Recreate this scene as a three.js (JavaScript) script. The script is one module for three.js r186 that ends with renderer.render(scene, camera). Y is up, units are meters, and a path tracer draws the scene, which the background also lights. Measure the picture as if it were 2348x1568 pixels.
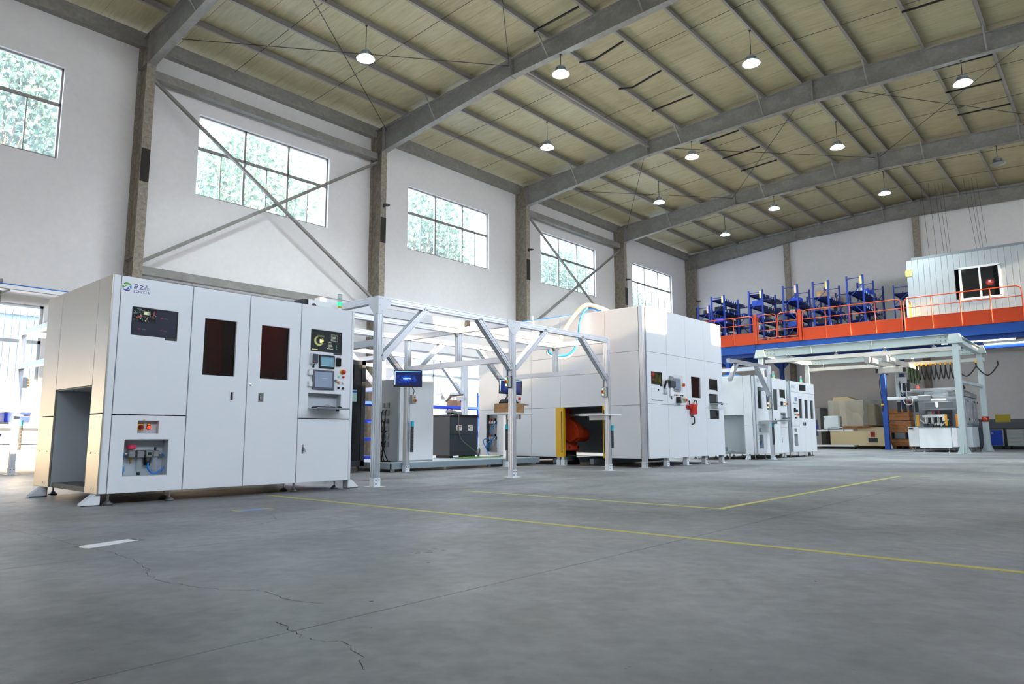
import * as THREE from 'three';
import { mergeGeometries } from 'three/addons/utils/BufferGeometryUtils.js';
import { RectAreaLightUniformsLib } from 'three/addons/lights/RectAreaLightUniformsLib.js';

// ---------------------------------------------------------------- camera, sky, sun, exposure
const scene = new THREE.Scene();
const camera = new THREE.PerspectiveCamera(52.06, 2348 / 1568, 0.05, 400);
camera.rotation.order = 'YXZ';
camera.position.set(0, 0.66, 0);
camera.rotation.set(0.1327943, -0.8512762, -0.0025889);

const renderer = new THREE.WebGLRenderer({ antialias: true });
renderer.toneMapping = THREE.LinearToneMapping;
renderer.toneMappingExposure = 4.8;
renderer.shadowMap.enabled = true;

const SKY = 3.0;                                   // hazy bright sky, a little bluer overhead
{
  const W = 64, H = 32, d = new Float32Array(W * H * 4);
  for (let j = 0; j < H; j++) for (let i = 0; i < W; i++) {
    const el = Math.max(0, (j + 0.5) / H * 2 - 1), t = Math.sqrt(el);
    const k = (j * W + i) * 4;
    d[k] = SKY * (1.0 - 0.36 * t); d[k + 1] = SKY * (1.02 - 0.24 * t); d[k + 2] = SKY * (1.06 - 0.04 * t); d[k + 3] = 1;
  }
  const t = new THREE.DataTexture(d, W, H, THREE.RGBAFormat, THREE.FloatType);
  t.mapping = THREE.EquirectangularReflectionMapping; t.magFilter = THREE.LinearFilter; t.needsUpdate = true;
  scene.background = t; scene.environment = t;
}
const sun = new THREE.DirectionalLight(0xffe2b8, 7);   // low sun from behind the camera's right, in through the high windows
sun.position.set(14 - 0.04 * 60, 0.35 * 60, 60 - 7); sun.target.position.set(14, 0, -7);
sun.castShadow = true; sun.shadow.radius = 1.5; sun.shadow.mapSize.set(4096, 4096);
Object.assign(sun.shadow.camera, { left: -40, right: 40, top: 40, bottom: -40, near: 1, far: 160 });
sun.name = 'sun'; scene.add(sun, sun.target);
RectAreaLightUniformsLib.init();

// ---------------------------------------------------------------- helpers
let seed = 7;
const rnd = () => { seed = (seed * 1664525 + 1013904223) >>> 0; return seed / 4294967296; };
const rr = (a, b) => a + (b - a) * rnd();
const V = (x, y, z) => new THREE.Vector3(x, y, z);
const taken = new Map();
const numbered = (n) => { const k = taken.get(n) || 0; taken.set(n, k + 1); return k ? n + '_' + String(k).padStart(3, '0') : n; };

class B {                                          // collects shapes, build() makes ONE named mesh
  constructor() { this.g = []; this.keep = false; }
  add(geo, m) {
    let g = geo.index ? geo.toNonIndexed() : geo;
    for (const k of Object.keys(g.attributes)) if (!['position', 'normal', 'uv'].includes(k)) g.deleteAttribute(k);
    if (!g.attributes.uv) g.setAttribute('uv', new THREE.BufferAttribute(new Float32Array(g.attributes.position.count * 2), 2));
    if (m) g.applyMatrix4(m);
    this.g.push(g); return this;
  }
  tris(p, uv) {
    const g = new THREE.BufferGeometry();
    g.setAttribute('position', new THREE.BufferAttribute(new Float32Array(p), 3));
    if (uv) g.setAttribute('uv', new THREE.BufferAttribute(new Float32Array(uv), 2));
    g.computeVertexNormals(); return this.add(g);
  }
  quad(a, b, c, d) { this.keep = true; return this.tris([...a, ...b, ...c, ...a, ...c, ...d], [0, 0, 1, 0, 1, 1, 0, 0, 1, 1, 0, 1]); }
  box(x0, y0, z0, x1, y1, z1, c = 0) {
    if (x1 < x0) [x0, x1] = [x1, x0]; if (y1 < y0) [y0, y1] = [y1, y0]; if (z1 < z0) [z0, z1] = [z1, z0];
    return this.obox([x0, y0, z0], [x1, y1, z1], c);
  }
  obox(lo, hi, c = 0, m) {
    const P = [], q = (a, b, d, e) => P.push(...a, ...b, ...d, ...a, ...d, ...e);
    const S = [lo, hi];
    if (!c) {
      const v = (i, j, k) => [S[i][0], S[j][1], S[k][2]];
      q(v(0, 0, 1), v(1, 0, 1), v(1, 1, 1), v(0, 1, 1)); q(v(1, 0, 0), v(0, 0, 0), v(0, 1, 0), v(1, 1, 0));
      q(v(1, 0, 1), v(1, 0, 0), v(1, 1, 0), v(1, 1, 1)); q(v(0, 0, 0), v(0, 0, 1), v(0, 1, 1), v(0, 1, 0));
      q(v(0, 1, 1), v(1, 1, 1), v(1, 1, 0), v(0, 1, 0)); q(v(0, 0, 0), v(1, 0, 0), v(1, 0, 1), v(0, 0, 1));
    } else {
      const cc = Math.min(c, (hi[0] - lo[0]) / 2.1, (hi[1] - lo[1]) / 2.1, (hi[2] - lo[2]) / 2.1);
      const vt = (s, f) => { const r = [0, 0, 0]; for (let a = 0; a < 3; a++) r[a] = s[a] ? hi[a] - (a === f ? 0 : cc) : lo[a] + (a === f ? 0 : cc); return r; };
      const tri = (a, b, d) => P.push(...a, ...b, ...d);
      const sgn = [[0, 0, 0], [1, 0, 0], [0, 1, 0], [1, 1, 0], [0, 0, 1], [1, 0, 1], [0, 1, 1], [1, 1, 1]];
      const face = (f, val, u, w) => { const mk = (i, j) => { const s = [0, 0, 0]; s[f] = val; s[u] = i; s[w] = j; return vt(s, f); };
        val ? q(mk(0, 0), mk(1, 0), mk(1, 1), mk(0, 1)) : q(mk(0, 0), mk(0, 1), mk(1, 1), mk(1, 0)); };
      for (const v of [0, 1]) { face(0, v, 1, 2); face(1, v, 2, 0); face(2, v, 0, 1); }
      for (let a = 0; a < 3; a++) { const u = (a + 1) % 3, w = (a + 2) % 3;
        for (const i of [0, 1]) for (const j of [0, 1]) { const s0 = [0, 0, 0], s1 = [0, 0, 0]; s0[u] = s1[u] = i; s0[w] = s1[w] = j; s1[a] = 1;
          const A = vt(s0, u), Bq = vt(s1, u), C = vt(s1, w), D = vt(s0, w); (i === j) ? q(A, Bq, C, D) : q(A, D, C, Bq); } }
      for (const s of sgn) { const a = vt(s, 0), b = vt(s, 1), d = vt(s, 2); ((s[0] + s[1] + s[2]) % 2) ? tri(a, b, d) : tri(a, d, b); }
    }
    const g = new THREE.BufferGeometry();
    g.setAttribute('position', new THREE.BufferAttribute(new Float32Array(P), 3)); g.computeVertexNormals();
    return this.add(g, m);
  }
  cyl(a, b, r0, r1 = r0, seg = 16, open = false) {
    const A = V(...a), C = V(...b), d = C.clone().sub(A), L = d.length();
    const m = new THREE.Matrix4().compose(A.clone().add(C).multiplyScalar(0.5), new THREE.Quaternion().setFromUnitVectors(V(0, 1, 0), d.normalize()), V(1, 1, 1));
    return this.add(new THREE.CylinderGeometry(r1, r0, L, seg, 1, open), m);
  }
  tube(pts, r, seg = 24, rad = 8, tension = 0.5) { return this.add(new THREE.TubeGeometry(new THREE.CatmullRomCurve3(pts.map((p) => V(...p)), false, 'catmullrom', tension), seg, r, rad)); }
  poly(pts, r, rad = 8) { for (let i = 0; i + 1 < pts.length; i++) this.cyl(pts[i], pts[i + 1], r, r, rad); return this; }
  sph(c, r, s = 12, sy = 1) { return this.add(new THREE.SphereGeometry(r, s, Math.max(6, s * 0.7 | 0)), new THREE.Matrix4().makeScale(1, sy, 1).setPosition(...c)); }
  tor(c, R, r, rot = [0, 0, 0], arc = Math.PI * 2, s = 20) { return this.add(new THREE.TorusGeometry(R, r, 8, s, arc), new THREE.Matrix4().makeRotationFromEuler(new THREE.Euler(...rot)).setPosition(...c)); }
  lathe(prof, c, axis = [0, 1, 0], seg = 20) {
    const m = new THREE.Matrix4().makeRotationFromQuaternion(new THREE.Quaternion().setFromUnitVectors(V(0, 1, 0), V(...axis).normalize())).setPosition(...c);
    return this.add(new THREE.LatheGeometry(prof.map((p) => new THREE.Vector2(p[0], p[1])), seg), m);
  }
  prism(a, b, pts, up = [0, 1, 0], caps = true) {   // pts: outline across, (right, up), swept from a to b
    const A = V(...a), d = V(...b).sub(A), n = d.clone().normalize();
    let u = V(...up); u.sub(n.clone().multiplyScalar(u.dot(n))).normalize();
    const r = u.clone().cross(n).normalize(), P = [];
    const at = (p, e) => { const v = A.clone().addScaledVector(r, p[0]).addScaledVector(u, p[1]); if (e) v.add(d); return v.toArray(); };
    let area = 0; for (let i = 0; i < pts.length; i++) { const p = pts[i], q = pts[(i + 1) % pts.length]; area += p[0] * q[1] - q[0] * p[1]; }
    const L = area > 0 ? pts : [...pts].reverse();
    for (let i = 0; i < L.length; i++) { const p = L[i], q = L[(i + 1) % L.length]; P.push(...at(p, 0), ...at(q, 0), ...at(q, 1), ...at(p, 0), ...at(q, 1), ...at(p, 1)); }
    if (caps) for (const t of THREE.ShapeUtils.triangulateShape(L.map((p) => new THREE.Vector2(...p)), [])) {
      P.push(...at(L[t[0]], 1), ...at(L[t[1]], 1), ...at(L[t[2]], 1)); P.push(...at(L[t[0]], 0), ...at(L[t[2]], 0), ...at(L[t[1]], 0)); }
    return this.tris(P);
  }
  bar(a, b, w, h, up) { return this.prism(a, b, [[-w / 2, -h / 2], [w / 2, -h / 2], [w / 2, h / 2], [-w / 2, h / 2]], up); }
  alu(a, b, w, h = w, up) { return this.prism(a, b, slotted(w, h), up); }
  ibeam(a, b, w, h, t, up) { const x = w / 2, y = h / 2, s = t / 2; return this.prism(a, b, [[-x, -y], [x, -y], [x, -y + t], [s, -y + t], [s, y - t], [x, y - t], [x, y], [-x, y], [-x, y - t], [-s, y - t], [-s, -y + t], [-x, -y + t]], up); }
  plateZ(x0, y0, x1, y1, holes, zf, th, bev = 0.003) {        // a sheet that faces +z, front at zf
    const s = new THREE.Shape([[x0, y0], [x1, y0], [x1, y1], [x0, y1]].map((p) => new THREE.Vector2(...p)));
    for (const [a, b, c, d] of holes) s.holes.push(new THREE.Path([[a, b], [a, d], [c, d], [c, b]].map((p) => new THREE.Vector2(...p))));
    const e = new THREE.ExtrudeGeometry(s, { depth: th - bev * 2, bevelEnabled: bev > 0, bevelSize: bev * 0.99, bevelOffset: -bev, bevelThickness: bev, bevelSegments: 1, curveSegments: 1 });
    return this.add(e, new THREE.Matrix4().makeTranslation(0, 0, zf - th + bev));
  }
  plateX(z0, y0, z1, y1, holes, xf, th, bev = 0.003) {        // a sheet that faces -x, front at xf; given in z and y
    const t = new B(); t.plateZ(z0, y0, z1, y1, holes, 0, th, bev);
    return this.add(t.g[0], new THREE.Matrix4().set(0, 0, -1, xf, 0, 1, 0, 0, 1, 0, 0, 0, 0, 0, 0, 1));
  }
  build(name, mat, parent) {
    const g = this.g.length > 1 ? mergeGeometries(this.g) : this.g[0];
    if (!this.keep) metric(g);
    const root = rootOf(parent);
    if (root && root.userData.base) g.translate(-root.userData.base[0], -root.userData.base[1], -root.userData.base[2]);
    const m = new THREE.Mesh(g, mat); m.castShadow = m.receiveShadow = true;
    m.name = parent ? name : numbered(name);
    (parent || scene).add(m);
    return m;
  }
}
B.prototype.parts = function (name, mat, parent) { const L = this.g; let r; for (const g of L) { const b = new B(); b.keep = this.keep; b.g = [g]; r = b.build(name, mat, parent); } return r; };   // every collected piece a mesh of its own
const bb = () => new B();
function rootOf(o) { while (o && o.parent && o.parent !== scene) o = o.parent; return o; }
function slotted(w, h) {
  const d = 0.006, g = 0.005, out = [];
  const side = (len) => { const n = len > 0.06 ? 2 : 1, q = []; for (let i = 0; i < n; i++) q.push(len * ((i + 0.5) / n - 0.5)); return q; };
  const put = (f, len) => { for (const c of side(len)) out.push(f(c - g, 0), f(c - g, d), f(c + g, d), f(c + g, 0)); };
  const x = w / 2, y = h / 2;
  out.push([-x, -y]); put((s, e) => [s, -y + e], w); out.push([x, -y]); put((s, e) => [x - e, s], h);
  out.push([x, y]); put((s, e) => [-s, y - e], w); out.push([-x, y]); put((s, e) => [-x + e, -s], h);
  return out;
}
function metric(g) {                                // texture coordinates in metres, by the way each face points
  const p = g.attributes.position, n = g.attributes.normal, u = g.attributes.uv;
  for (let i = 0; i < p.count; i += 3) {
    let ax = Math.abs(n.getX(i)), ay = Math.abs(n.getY(i)), az = Math.abs(n.getZ(i));
    for (let k = i; k < i + 3; k++) {
      if (ay >= ax && ay >= az) u.setXY(k, p.getX(k), p.getZ(k)); else if (ax >= az) u.setXY(k, p.getZ(k), p.getY(k)); else u.setXY(k, p.getX(k), p.getY(k));
    }
  }
}
function thing(name, label, category, at, group) {
  const o = new THREE.Group(); o.name = numbered(name); o.position.set(...at); scene.add(o);
  o.userData = { label, category, base: at }; if (group) o.userData.group = group;
  return o;
}
function tag(o, label, category, group) { Object.assign(o.userData, { label, category }); if (group) o.userData.group = group; return o; }
function struct(o, label, category) { o.userData.kind = 'structure'; if (label) o.userData.label = label; if (category) o.userData.category = category; return o; }
function dup(src, at, label, turn = 0) {
  const o = src.clone(); o.name = numbered(src.name.replace(/_\d{3}$/, '')); o.position.set(...at); o.rotation.y = turn;
  o.userData = { ...src.userData, label: label || src.userData.label, base: at }; scene.add(o); return o;
}

// ---------------------------------------------------------------- textures and materials
function hash2(x, y, s) { let h = (x * 374761393 + y * 668265263 + s * 974634777) | 0; h = Math.imul(h ^ (h >>> 13), 1274126177); return ((h ^ (h >>> 16)) >>> 0) / 4294967296; }
function tileNoise(x, y, n, s) {                    // value noise that repeats every n cells
  const i = Math.floor(x), j = Math.floor(y), f = x - i, g = y - j, a = f * f * (3 - 2 * f), b = g * g * (3 - 2 * g);
  const w = (k) => ((k % n) + n) % n, h = (p, q) => hash2(w(p), w(q), s);
  const t = h(i, j) + (h(i + 1, j) - h(i, j)) * a, u = h(i, j + 1) + (h(i + 1, j + 1) - h(i, j + 1)) * a;
  return t + (u - t) * b;
}
function fbm(u, v, n, oct, s) { let r = 0, a = 0.5, t = 0; for (let o = 0; o < oct; o++) { r += a * tileNoise(u * n, v * n, n, s + o * 17); t += a; a *= 0.55; n *= 2; } return r / t; }
function dataTex(size, fn, srgb, repeat = 1) {
  const d = new Uint8Array(size * size * 4);
  for (let j = 0; j < size; j++) for (let i = 0; i < size; i++) { const c = fn(i / size, j / size), k = (j * size + i) * 4; d[k] = c[0]; d[k + 1] = c[1]; d[k + 2] = c[2]; d[k + 3] = 255; }
  const t = new THREE.DataTexture(d, size, size); t.wrapS = t.wrapT = THREE.RepeatWrapping; t.magFilter = THREE.LinearFilter; t.minFilter = THREE.LinearMipmapLinearFilter;
  if (srgb) t.colorSpace = THREE.SRGBColorSpace; t.repeat.set(repeat, repeat); t.needsUpdate = true; return t;
}
const grey = (v) => { const c = Math.max(0, Math.min(255, v)); return [c, c, c]; };
function canvasTex(w, h, draw) {
  const c = document.createElement('canvas'); c.width = w; c.height = h; const x = c.getContext('2d'); draw(x, w, h);
  const t = new THREE.CanvasTexture(c); t.colorSpace = THREE.SRGBColorSpace; return t;
}
const std = (color, roughness = 0.5, metalness = 0, more = {}) => new THREE.MeshStandardMaterial({ color, roughness, metalness, ...more });
const phys = (o) => new THREE.MeshPhysicalMaterial(o);

const floorMap = dataTex(2048, (u, v) => {
  const big = fbm(u, v, 3, 5, 11), mid = fbm(u, v, 14, 4, 31), fine = fbm(u, v, 160, 3, 51), smear = fbm(u, v * 0.5, 10, 4, 91), blot = fbm(u + 0.15 * mid, v, 7, 4, 71);
  let g = 122 + (big - 0.5) * 62 + (mid - 0.5) * 34 + (fine - 0.5) * 22 + (smear - 0.5) * 22;
  g -= Math.max(0, blot - 0.58) * 70;
  const speck = tileNoise(u * 620, v * 620, 620, 5); if (speck > 0.988) g -= 26; if (speck < 0.004) g += 20;
  const w = (fbm(u, v, 4, 3, 131) - 0.5) * 9;
  return [g - 1 + w, g + 1, g + 2 - w];
}, true, 1 / 9);
const floorRough = dataTex(1024, (u, v) => grey(128 + (fbm(u, v, 5, 5, 201) - 0.5) * 80 + (fbm(u, v, 90, 3, 221) - 0.5) * 30), false, 1 / 9);
const grainTex = dataTex(512, (u, v) => grey(128 + (fbm(u, v, 40, 4, 301) - 0.5) * 240), false, 1 / 1.2);
const roughCast = dataTex(512, (u, v) => { const a = fbm(u, v, 12, 5, 321), b = fbm(u, v, 70, 3, 341); const g = 178 + (a - 0.5) * 60 + (b - 0.5) * 60; return [g + 3, g, g - 6]; }, true, 1);
const wallMap = dataTex(512, (u, v) => { const a = fbm(u, v, 4, 5, 361), b = fbm(u, v, 60, 3, 381); const g = 216 + (a - 0.5) * 12 + (b - 0.5) * 7; return [g, g - 2, g - 3]; }, true, 1 / 6);
const brushed = dataTex(512, (u, v) => grey(205 + (fbm(u, v, 120, 2, 401) - 0.5) * 50 + (fbm(u, v, 4, 3, 421) - 0.5) * 46), false, 1 / 1.1);
const roofMap = dataTex(512, (u, v) => { const a = fbm(u * 1, v * 0.12, 90, 2, 441), b = fbm(u, v, 3, 5, 461); const g = 166 + (a - 0.5) * 20 + (b - 0.5) * 26; return [g + 2, g - 6, g - 40]; }, true, 1 / 4);
const steelMap = dataTex(512, (u, v) => { const a = fbm(u, v, 5, 5, 481), b = fbm(u, v, 40, 3, 501); const g = 128 + (a > 0.58 ? 5 : 0) + (a - 0.5) * 18 + (b - 0.5) * 16; return [g + 2, g, g - 5]; }, true, 1 / 2.4);
const cardMap = dataTex(256, (u, v) => { const a = fbm(u, v, 6, 4, 521), b = fbm(u, v * 0.2, 60, 2, 541); const g = (a - 0.5) * 34 + (b - 0.5) * 22; return [176 + g, 138 + g, 98 + g]; }, true, 1 / 0.5);
const woodMap = dataTex(256, (u, v) => { const a = fbm(u * 0.2, v, 60, 3, 561), b = fbm(u, v, 4, 4, 581); const g = (a - 0.5) * 60 + (b - 0.5) * 40; return [170 + g, 112 + g * 0.8, 66 + g * 0.6]; }, true, 1);

const M = {
  floor: phys({ color: 0xffffff, roughness: 1, map: floorMap, roughnessMap: floorRough, bumpMap: grainTex, bumpScale: 0.0006, specularIntensity: 0.6 }),
  joint: std(0x3a3a39, 0.9),
  wall: std(0xffffff, 0.48, 0, { map: wallMap }),
  wallDark: std(0x5f646a, 0.6),
  roof: std(0xffffff, 0.5, 0, { map: roofMap }),
  steel: std(0xffffff, 0.55, 0.0, { map: steelMap }),
  cast: std(0xc9c0b4, 0.95, 0, { map: roughCast, bumpMap: roughCast, bumpScale: 0.006 }),
  purlin: std(0x88847f, 0.5, 0.1),
  rod: std(0x4a4743, 0.6, 0.4),
  blackTube: std(0x151515, 0.5),
  paint: std(0xe5e9ec, 0.36),
  paintGrey: std(0xb6bec2, 0.42),
  gap: std(0x2c3236, 0.8),
  stainless: phys({ color: 0xcac3b5, metalness: 1, roughness: 0.46, roughnessMap: brushed }),
  inner: std(0x565c5e, 0.6),
  alum: phys({ color: 0xd9dde3, metalness: 0.96, roughness: 0.36 }),
  alumPlate: std(0xe3e8ec, 0.4, 0.15),
  chrome: std(0xd8dadd, 0.18, 1),
  zinc: std(0xa8abad, 0.35, 0.9),
  white: std(0xe9ecee, 0.42),
  black: std(0x121315, 0.45),
  blackGloss: phys({ color: 0x0a0b0d, roughness: 0.08, clearcoat: 0.5 }),
  rubber: std(0x17181a, 0.75),
  darkGrey: std(0x2b3036, 0.5),
  charcoal: std(0x3b434c, 0.42),
  red: std(0xc21f1c, 0.4), redDark: std(0x7c1517, 0.4), pinkRed: std(0xc8284a, 0.45), yellow: std(0xe8b40e, 0.42), amberYellow: std(0xe9a81c, 0.42),
  green: std(0x2fae7c, 0.4), mint: std(0x9fe6cf, 0.35), orangeBtn: std(0xe98a1e, 0.4), cyan: std(0x35b9cf, 0.4),
  blueHose: std(0x1a7fd0, 0.35), blueDark: std(0x1b3f9c, 0.42), blueRack: std(0x18348a, 0.45), blueBeam: std(0x124a9c, 0.42), blueBin: std(0x2447d8, 0.4), bluePost: std(0x0f4396, 0.4),
  orange: std(0xbb3c0b, 0.42), orangeRail: std(0xc4481c, 0.4), robot: std(0xd5481a, 0.4), orangeHose: std(0xf2b08c, 0.45),
  card: std(0xffffff, 0.85, 0, { map: cardMap }), wood: std(0xffffff, 0.7, 0, { map: woodMap }),
  crane: std(0xaebbbb, 0.42), craneRail: std(0xc3c2bd, 0.4, 0.3),
  yellowPaint: std(0xbcb258, 0.6), paper: std(0xeceae2, 0.8), yellowPaper: std(0xe3d77c, 0.8), pinkPaper: std(0xe8bfae, 0.8),
  beige: std(0xcbb994, 0.6), hoseGrey: std(0x6b6f70, 0.6), greenWire: std(0x5f9a4c, 0.5),
  brass: std(0xb5863c, 0.35, 0.9),
  dusty: phys({ color: 0xf4f8fa, roughness: 0.15, transmission: 1, thickness: 0, ior: 1.3 }),
  glass: phys({ color: 0xffffff, roughness: 0.02, transmission: 1, thickness: 0, ior: 1.45 }),
  amber: phys({ color: new THREE.Color().setRGB(0.24, 0.05, 0.012), roughness: 0.03, transmission: 1, thickness: 0, ior: 1.5 }),
  tint: phys({ color: new THREE.Color().setRGB(0.45, 0.6, 0.6), roughness: 0.03, transmission: 1, thickness: 0, ior: 1.5 }),
  film: phys({ color: new THREE.Color().setRGB(0.8, 0.8, 0.74), roughness: 0.25, transmission: 0.62, thickness: 0, ior: 1.45 }),
  smoke: phys({ color: new THREE.Color().setRGB(0.1, 0.11, 0.12), roughness: 0.05, transmission: 0.9, thickness: 0, ior: 1.5 }),
  clear: phys({ color: 0xe9eef0, roughness: 0.08, transmission: 0.8, thickness: 0, ior: 1.45 }),
  lampOn: std(0xffffff, 0.4, 0, { emissive: 0xe8fbff, emissiveIntensity: 8 }),
  tubeOn: std(0xffffff, 0.4, 0, { emissive: 0xf2fbff, emissiveIntensity: 4 }),
  greenOn: std(0x35e08a, 0.3, 0, { emissive: 0x28d880, emissiveIntensity: 0.35 }),
  redOn: std(0xf02a1a, 0.3, 0, { emissive: 0xff3a18, emissiveIntensity: 0.5 }),
};
function plaque(tex, rough = 0.5) { return std(0xffffff, rough, 0, { map: tex }); }
function screenMat(tex, k = 0.32) { return std(0x050506, 0.12, 0, { emissive: 0xffffff, emissiveMap: tex, emissiveIntensity: k }); }

// ---------------------------------------------------------------- the hall
const XA = -9.9, XB = 38.9, ZL = -19.68, ZR = 5.98, RZ = -6.85, BAY = 7.93;
const COL = [-2, -1, 0, 1, 2, 3, 4].map((k) => 6.85 + BAY * k);             // near edge of each column
const roofY = (z) => 12.38 - 0.0505 * Math.abs(z - RZ);                       // underside of the roof sheets
const raftTop = (z) => roofY(z) - 0.21;
const raftBot = (z) => { const d = Math.abs(z - RZ); return d < 6.15 ? 11.47 - 0.15 * d / 6.15 : 11.32 - 0.66 * (d - 6.15) / 6.05; };

{ // floor: cast slabs with open joints between them
  const f = struct(new B().box(XA - 0.3, -0.3, ZL - 0.3, XB + 0.3, -0.012, ZR + 0.3).build('floor', M.joint), 'grey polished concrete floor of the hall', 'floor');
  const xs = [XA - 0.3, -5.42, 0.58, 6.58, 12.58, 18.58, 24.58, 30.58, 36.58, XB + 0.3], zs = [ZL - 0.3];
  for (let z = -4.33 - 2.12 * 7; z < ZR; z += 2.12) zs.push(z); zs.push(ZR + 0.3);
  const zz = zs.filter((z, i) => i === 0 || z - zs[i - 1] > 0.05);
  for (let i = 0; i + 1 < xs.length; i++) for (let j = 0; j + 1 < zz.length; j++)
    bb().box(xs[i] + 0.003, -0.011, zz[j] + 0.003, xs[i + 1] - 0.003, 0, zz[j + 1] - 0.003).build('slab', M.floor, f);
}
// yellow floor lines, painted
for (const [n, x0, z0, x1, z1] of [['long yellow painted floor line crossing in front of the first machine', 4.22, -7.4, 4.28, 5.5], ['yellow floor line ahead of the aluminium frame', 6.07, -6.1, 6.13, -2.8],
  ['yellow floor line running away from the camera towards the gantry', 6.07, -2.88, 12.75, -2.82], ['short far yellow floor line on the open floor', 12.69, -2.82, 12.75, 5.5]])
  tag(bb().box(x0, 0, z0, x1, 0.0012, z1).build('floor_line', M.yellowPaint), n, 'floor marking', 'yellow floor lines');
// cracks in the slab near the camera
const crackMat = std(0x2e2c2b, 0.95);
function crack(pts, label) {
  const P = [], q = []; let prev = null;
  for (let i = 0; i + 1 < pts.length; i++) for (let s = 0; s < 6; s++) { const t = s / 6; q.push([pts[i][0] + (pts[i + 1][0] - pts[i][0]) * t + rr(-0.012, 0.012), pts[i][1] + (pts[i + 1][1] - pts[i][1]) * t + rr(-0.012, 0.012)]); }
  q.push(pts[pts.length - 1]);
  for (let i = 0; i + 1 < q.length; i++) {
    const dx = q[i + 1][0] - q[i][0], dz = q[i + 1][1] - q[i][1], L = Math.hypot(dx, dz) || 1, w = rr(0.0006, 0.0022), nx = -dz / L, nz = dx / L;
    const a = prev || [[q[i][0] + nx * w, q[i][1] + nz * w], [q[i][0] - nx * w, q[i][1] - nz * w]], b = [[q[i + 1][0] + nx * w, q[i + 1][1] + nz * w], [q[i + 1][0] - nx * w, q[i + 1][1] - nz * w]];
    P.push(a[0][0], 0.0008, a[0][1], b[0][0], 0.0008, b[0][1], b[1][0], 0.0008, b[1][1], a[0][0], 0.0008, a[0][1], b[1][0], 0.0008, b[1][1], a[1][0], 0.0008, a[1][1]); prev = b;
  }
  return tag(new B().tris(P).build('floor_crack', crackMat), label, 'crack', 'cracks in the floor');
}
crack([[1.49, -6.32], [1.55, -5.52], [1.57, -4.92], [1.6, -4.43], [1.58, -4.08], [1.53, -3.77], [1.47, -3.66], [1.44, -3.42], [1.48, -3.2], [1.55, -3.0], [1.64, -2.9], [1.62, -2.69], [1.68, -2.47]], 'long zigzag crack beside the white paper on the floor');
crack([[1.42, -2.35], [1.38, -2.2], [1.36, -2.05], [1.43, -1.98], [1.36, -1.8], [1.3, -1.7]], 'short forked crack close to the camera');
crack([[3.2, -5.9], [3.22, -5.5], [3.05, -5.15], [2.8, -5.0]], 'short crack behind the blue floor plate');
crack([[5.05, -3.3], [5.0, -2.95], [5.2, -2.7], [5.1, -2.4]], 'hairline crack beyond the long yellow line');
{ // marks on the floor
  const s = new B(), blot = (cx, cz, r) => { const n = 14, P = []; const R = []; for (let i = 0; i < n; i++) R.push(r * rr(0.45, 1)); for (let i = 0; i < n; i++) { const a = i / n * 6.283, b = (i + 1) / n * 6.283; P.push(cx, 0.0007, cz, cx + Math.cos(b) * R[(i + 1) % n], 0.0007, cz + Math.sin(b) * R[(i + 1) % n] * 0.8, cx + Math.cos(a) * R[i], 0.0007, cz + Math.sin(a) * R[i] * 0.8); } s.tris(P); };
  for (let i = 0; i < 9; i++) blot(2.81 + rr(-0.1, 0.1), -3.1 + rr(-0.07, 0.07), rr(0.012, 0.045));
  tag(s.build('oil_stain', std(0x55585a, 0.5)), 'small dark ragged oil stain on the open floor', 'stain').userData.kind = 'stuff';
  const d = new B(); s.g = []; for (let i = 0; i < 60; i++) blot(rr(1.2, 9), rr(-6.5, 0.5), rr(0.003, 0.013));
  const k = tag(s.build('floor_specks', std(0x3b3936, 0.8)), 'tiny dark specks scattered over the floor', 'dirt'); k.userData.kind = 'stuff';
}
{
  const t = thing('floor_notice', 'white sheet taped flat to the floor near the camera', 'paper', [1.72, 0, -4.85]);
  bb().prism([1.57, 0.0008, -4.8], [1.88, 0.0008, -4.9], [[-0.055, -0.0006], [0.055, -0.0006], [0.055, 0.0006], [-0.055, 0.0006]]).build('sheet', M.white, t);
  bb().prism([1.54, 0.0006, -4.79], [1.92, 0.0006, -4.913], [[-0.075, -0.0004], [0.075, -0.0004], [0.075, 0.0004], [-0.075, 0.0004]]).build('tape_film', M.clear, t);
  const u = thing('floor_plate', 'blue number plate on the floor in front of the first machine', 'floor marking', [3.32, 0, -6.03]);
  bb().box(3.2, 0, -6.11, 3.44, 0.001, -5.96).build('plate', std(0x6f83b8, 0.5), u); bb().box(3.16, 0, -6.13, 3.19, 0.001, -5.94).box(3.45, 0, -6.13, 3.48, 0.001, -5.94).parts('yellow_edge', M.yellowPaint, u);
}

const winX = (c) => [c + 1.77, c + 6.22], winXR = (c) => [c + 0.5, c + 6.25], highTop = 11.0;
function wallWithHoles(name, z0, z1, holes, label) {
  const s = new THREE.Shape([[XA - 0.3, 0], [XB + 0.3, 0], [XB + 0.3, 11.6], [XA - 0.3, 11.6]].map((p) => new THREE.Vector2(...p)));
  for (const [a, b, c, d] of holes) s.holes.push(new THREE.Path([[a, b], [a, d], [c, d], [c, b]].map((p) => new THREE.Vector2(...p))));
  return struct(new B().add(new THREE.ExtrudeGeometry(s, { depth: z1 - z0, bevelEnabled: false }), new THREE.Matrix4().makeTranslation(0, 0, z0)).build(name, M.wall), label, 'wall');
}
const lowTop = 3.82, lowBot = 0.95;
const holesL = [], holesR = [];
for (let k = 0; k < 6; k++) { const [a, b] = winX(COL[k]); holesL.push([a, 7.58, b, 10.02]); if (k < 4) holesL.push([a, lowBot, b, lowTop]); const [p, q] = winXR(COL[k]); holesR.push([p, 7.58, q, highTop]); }
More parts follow.
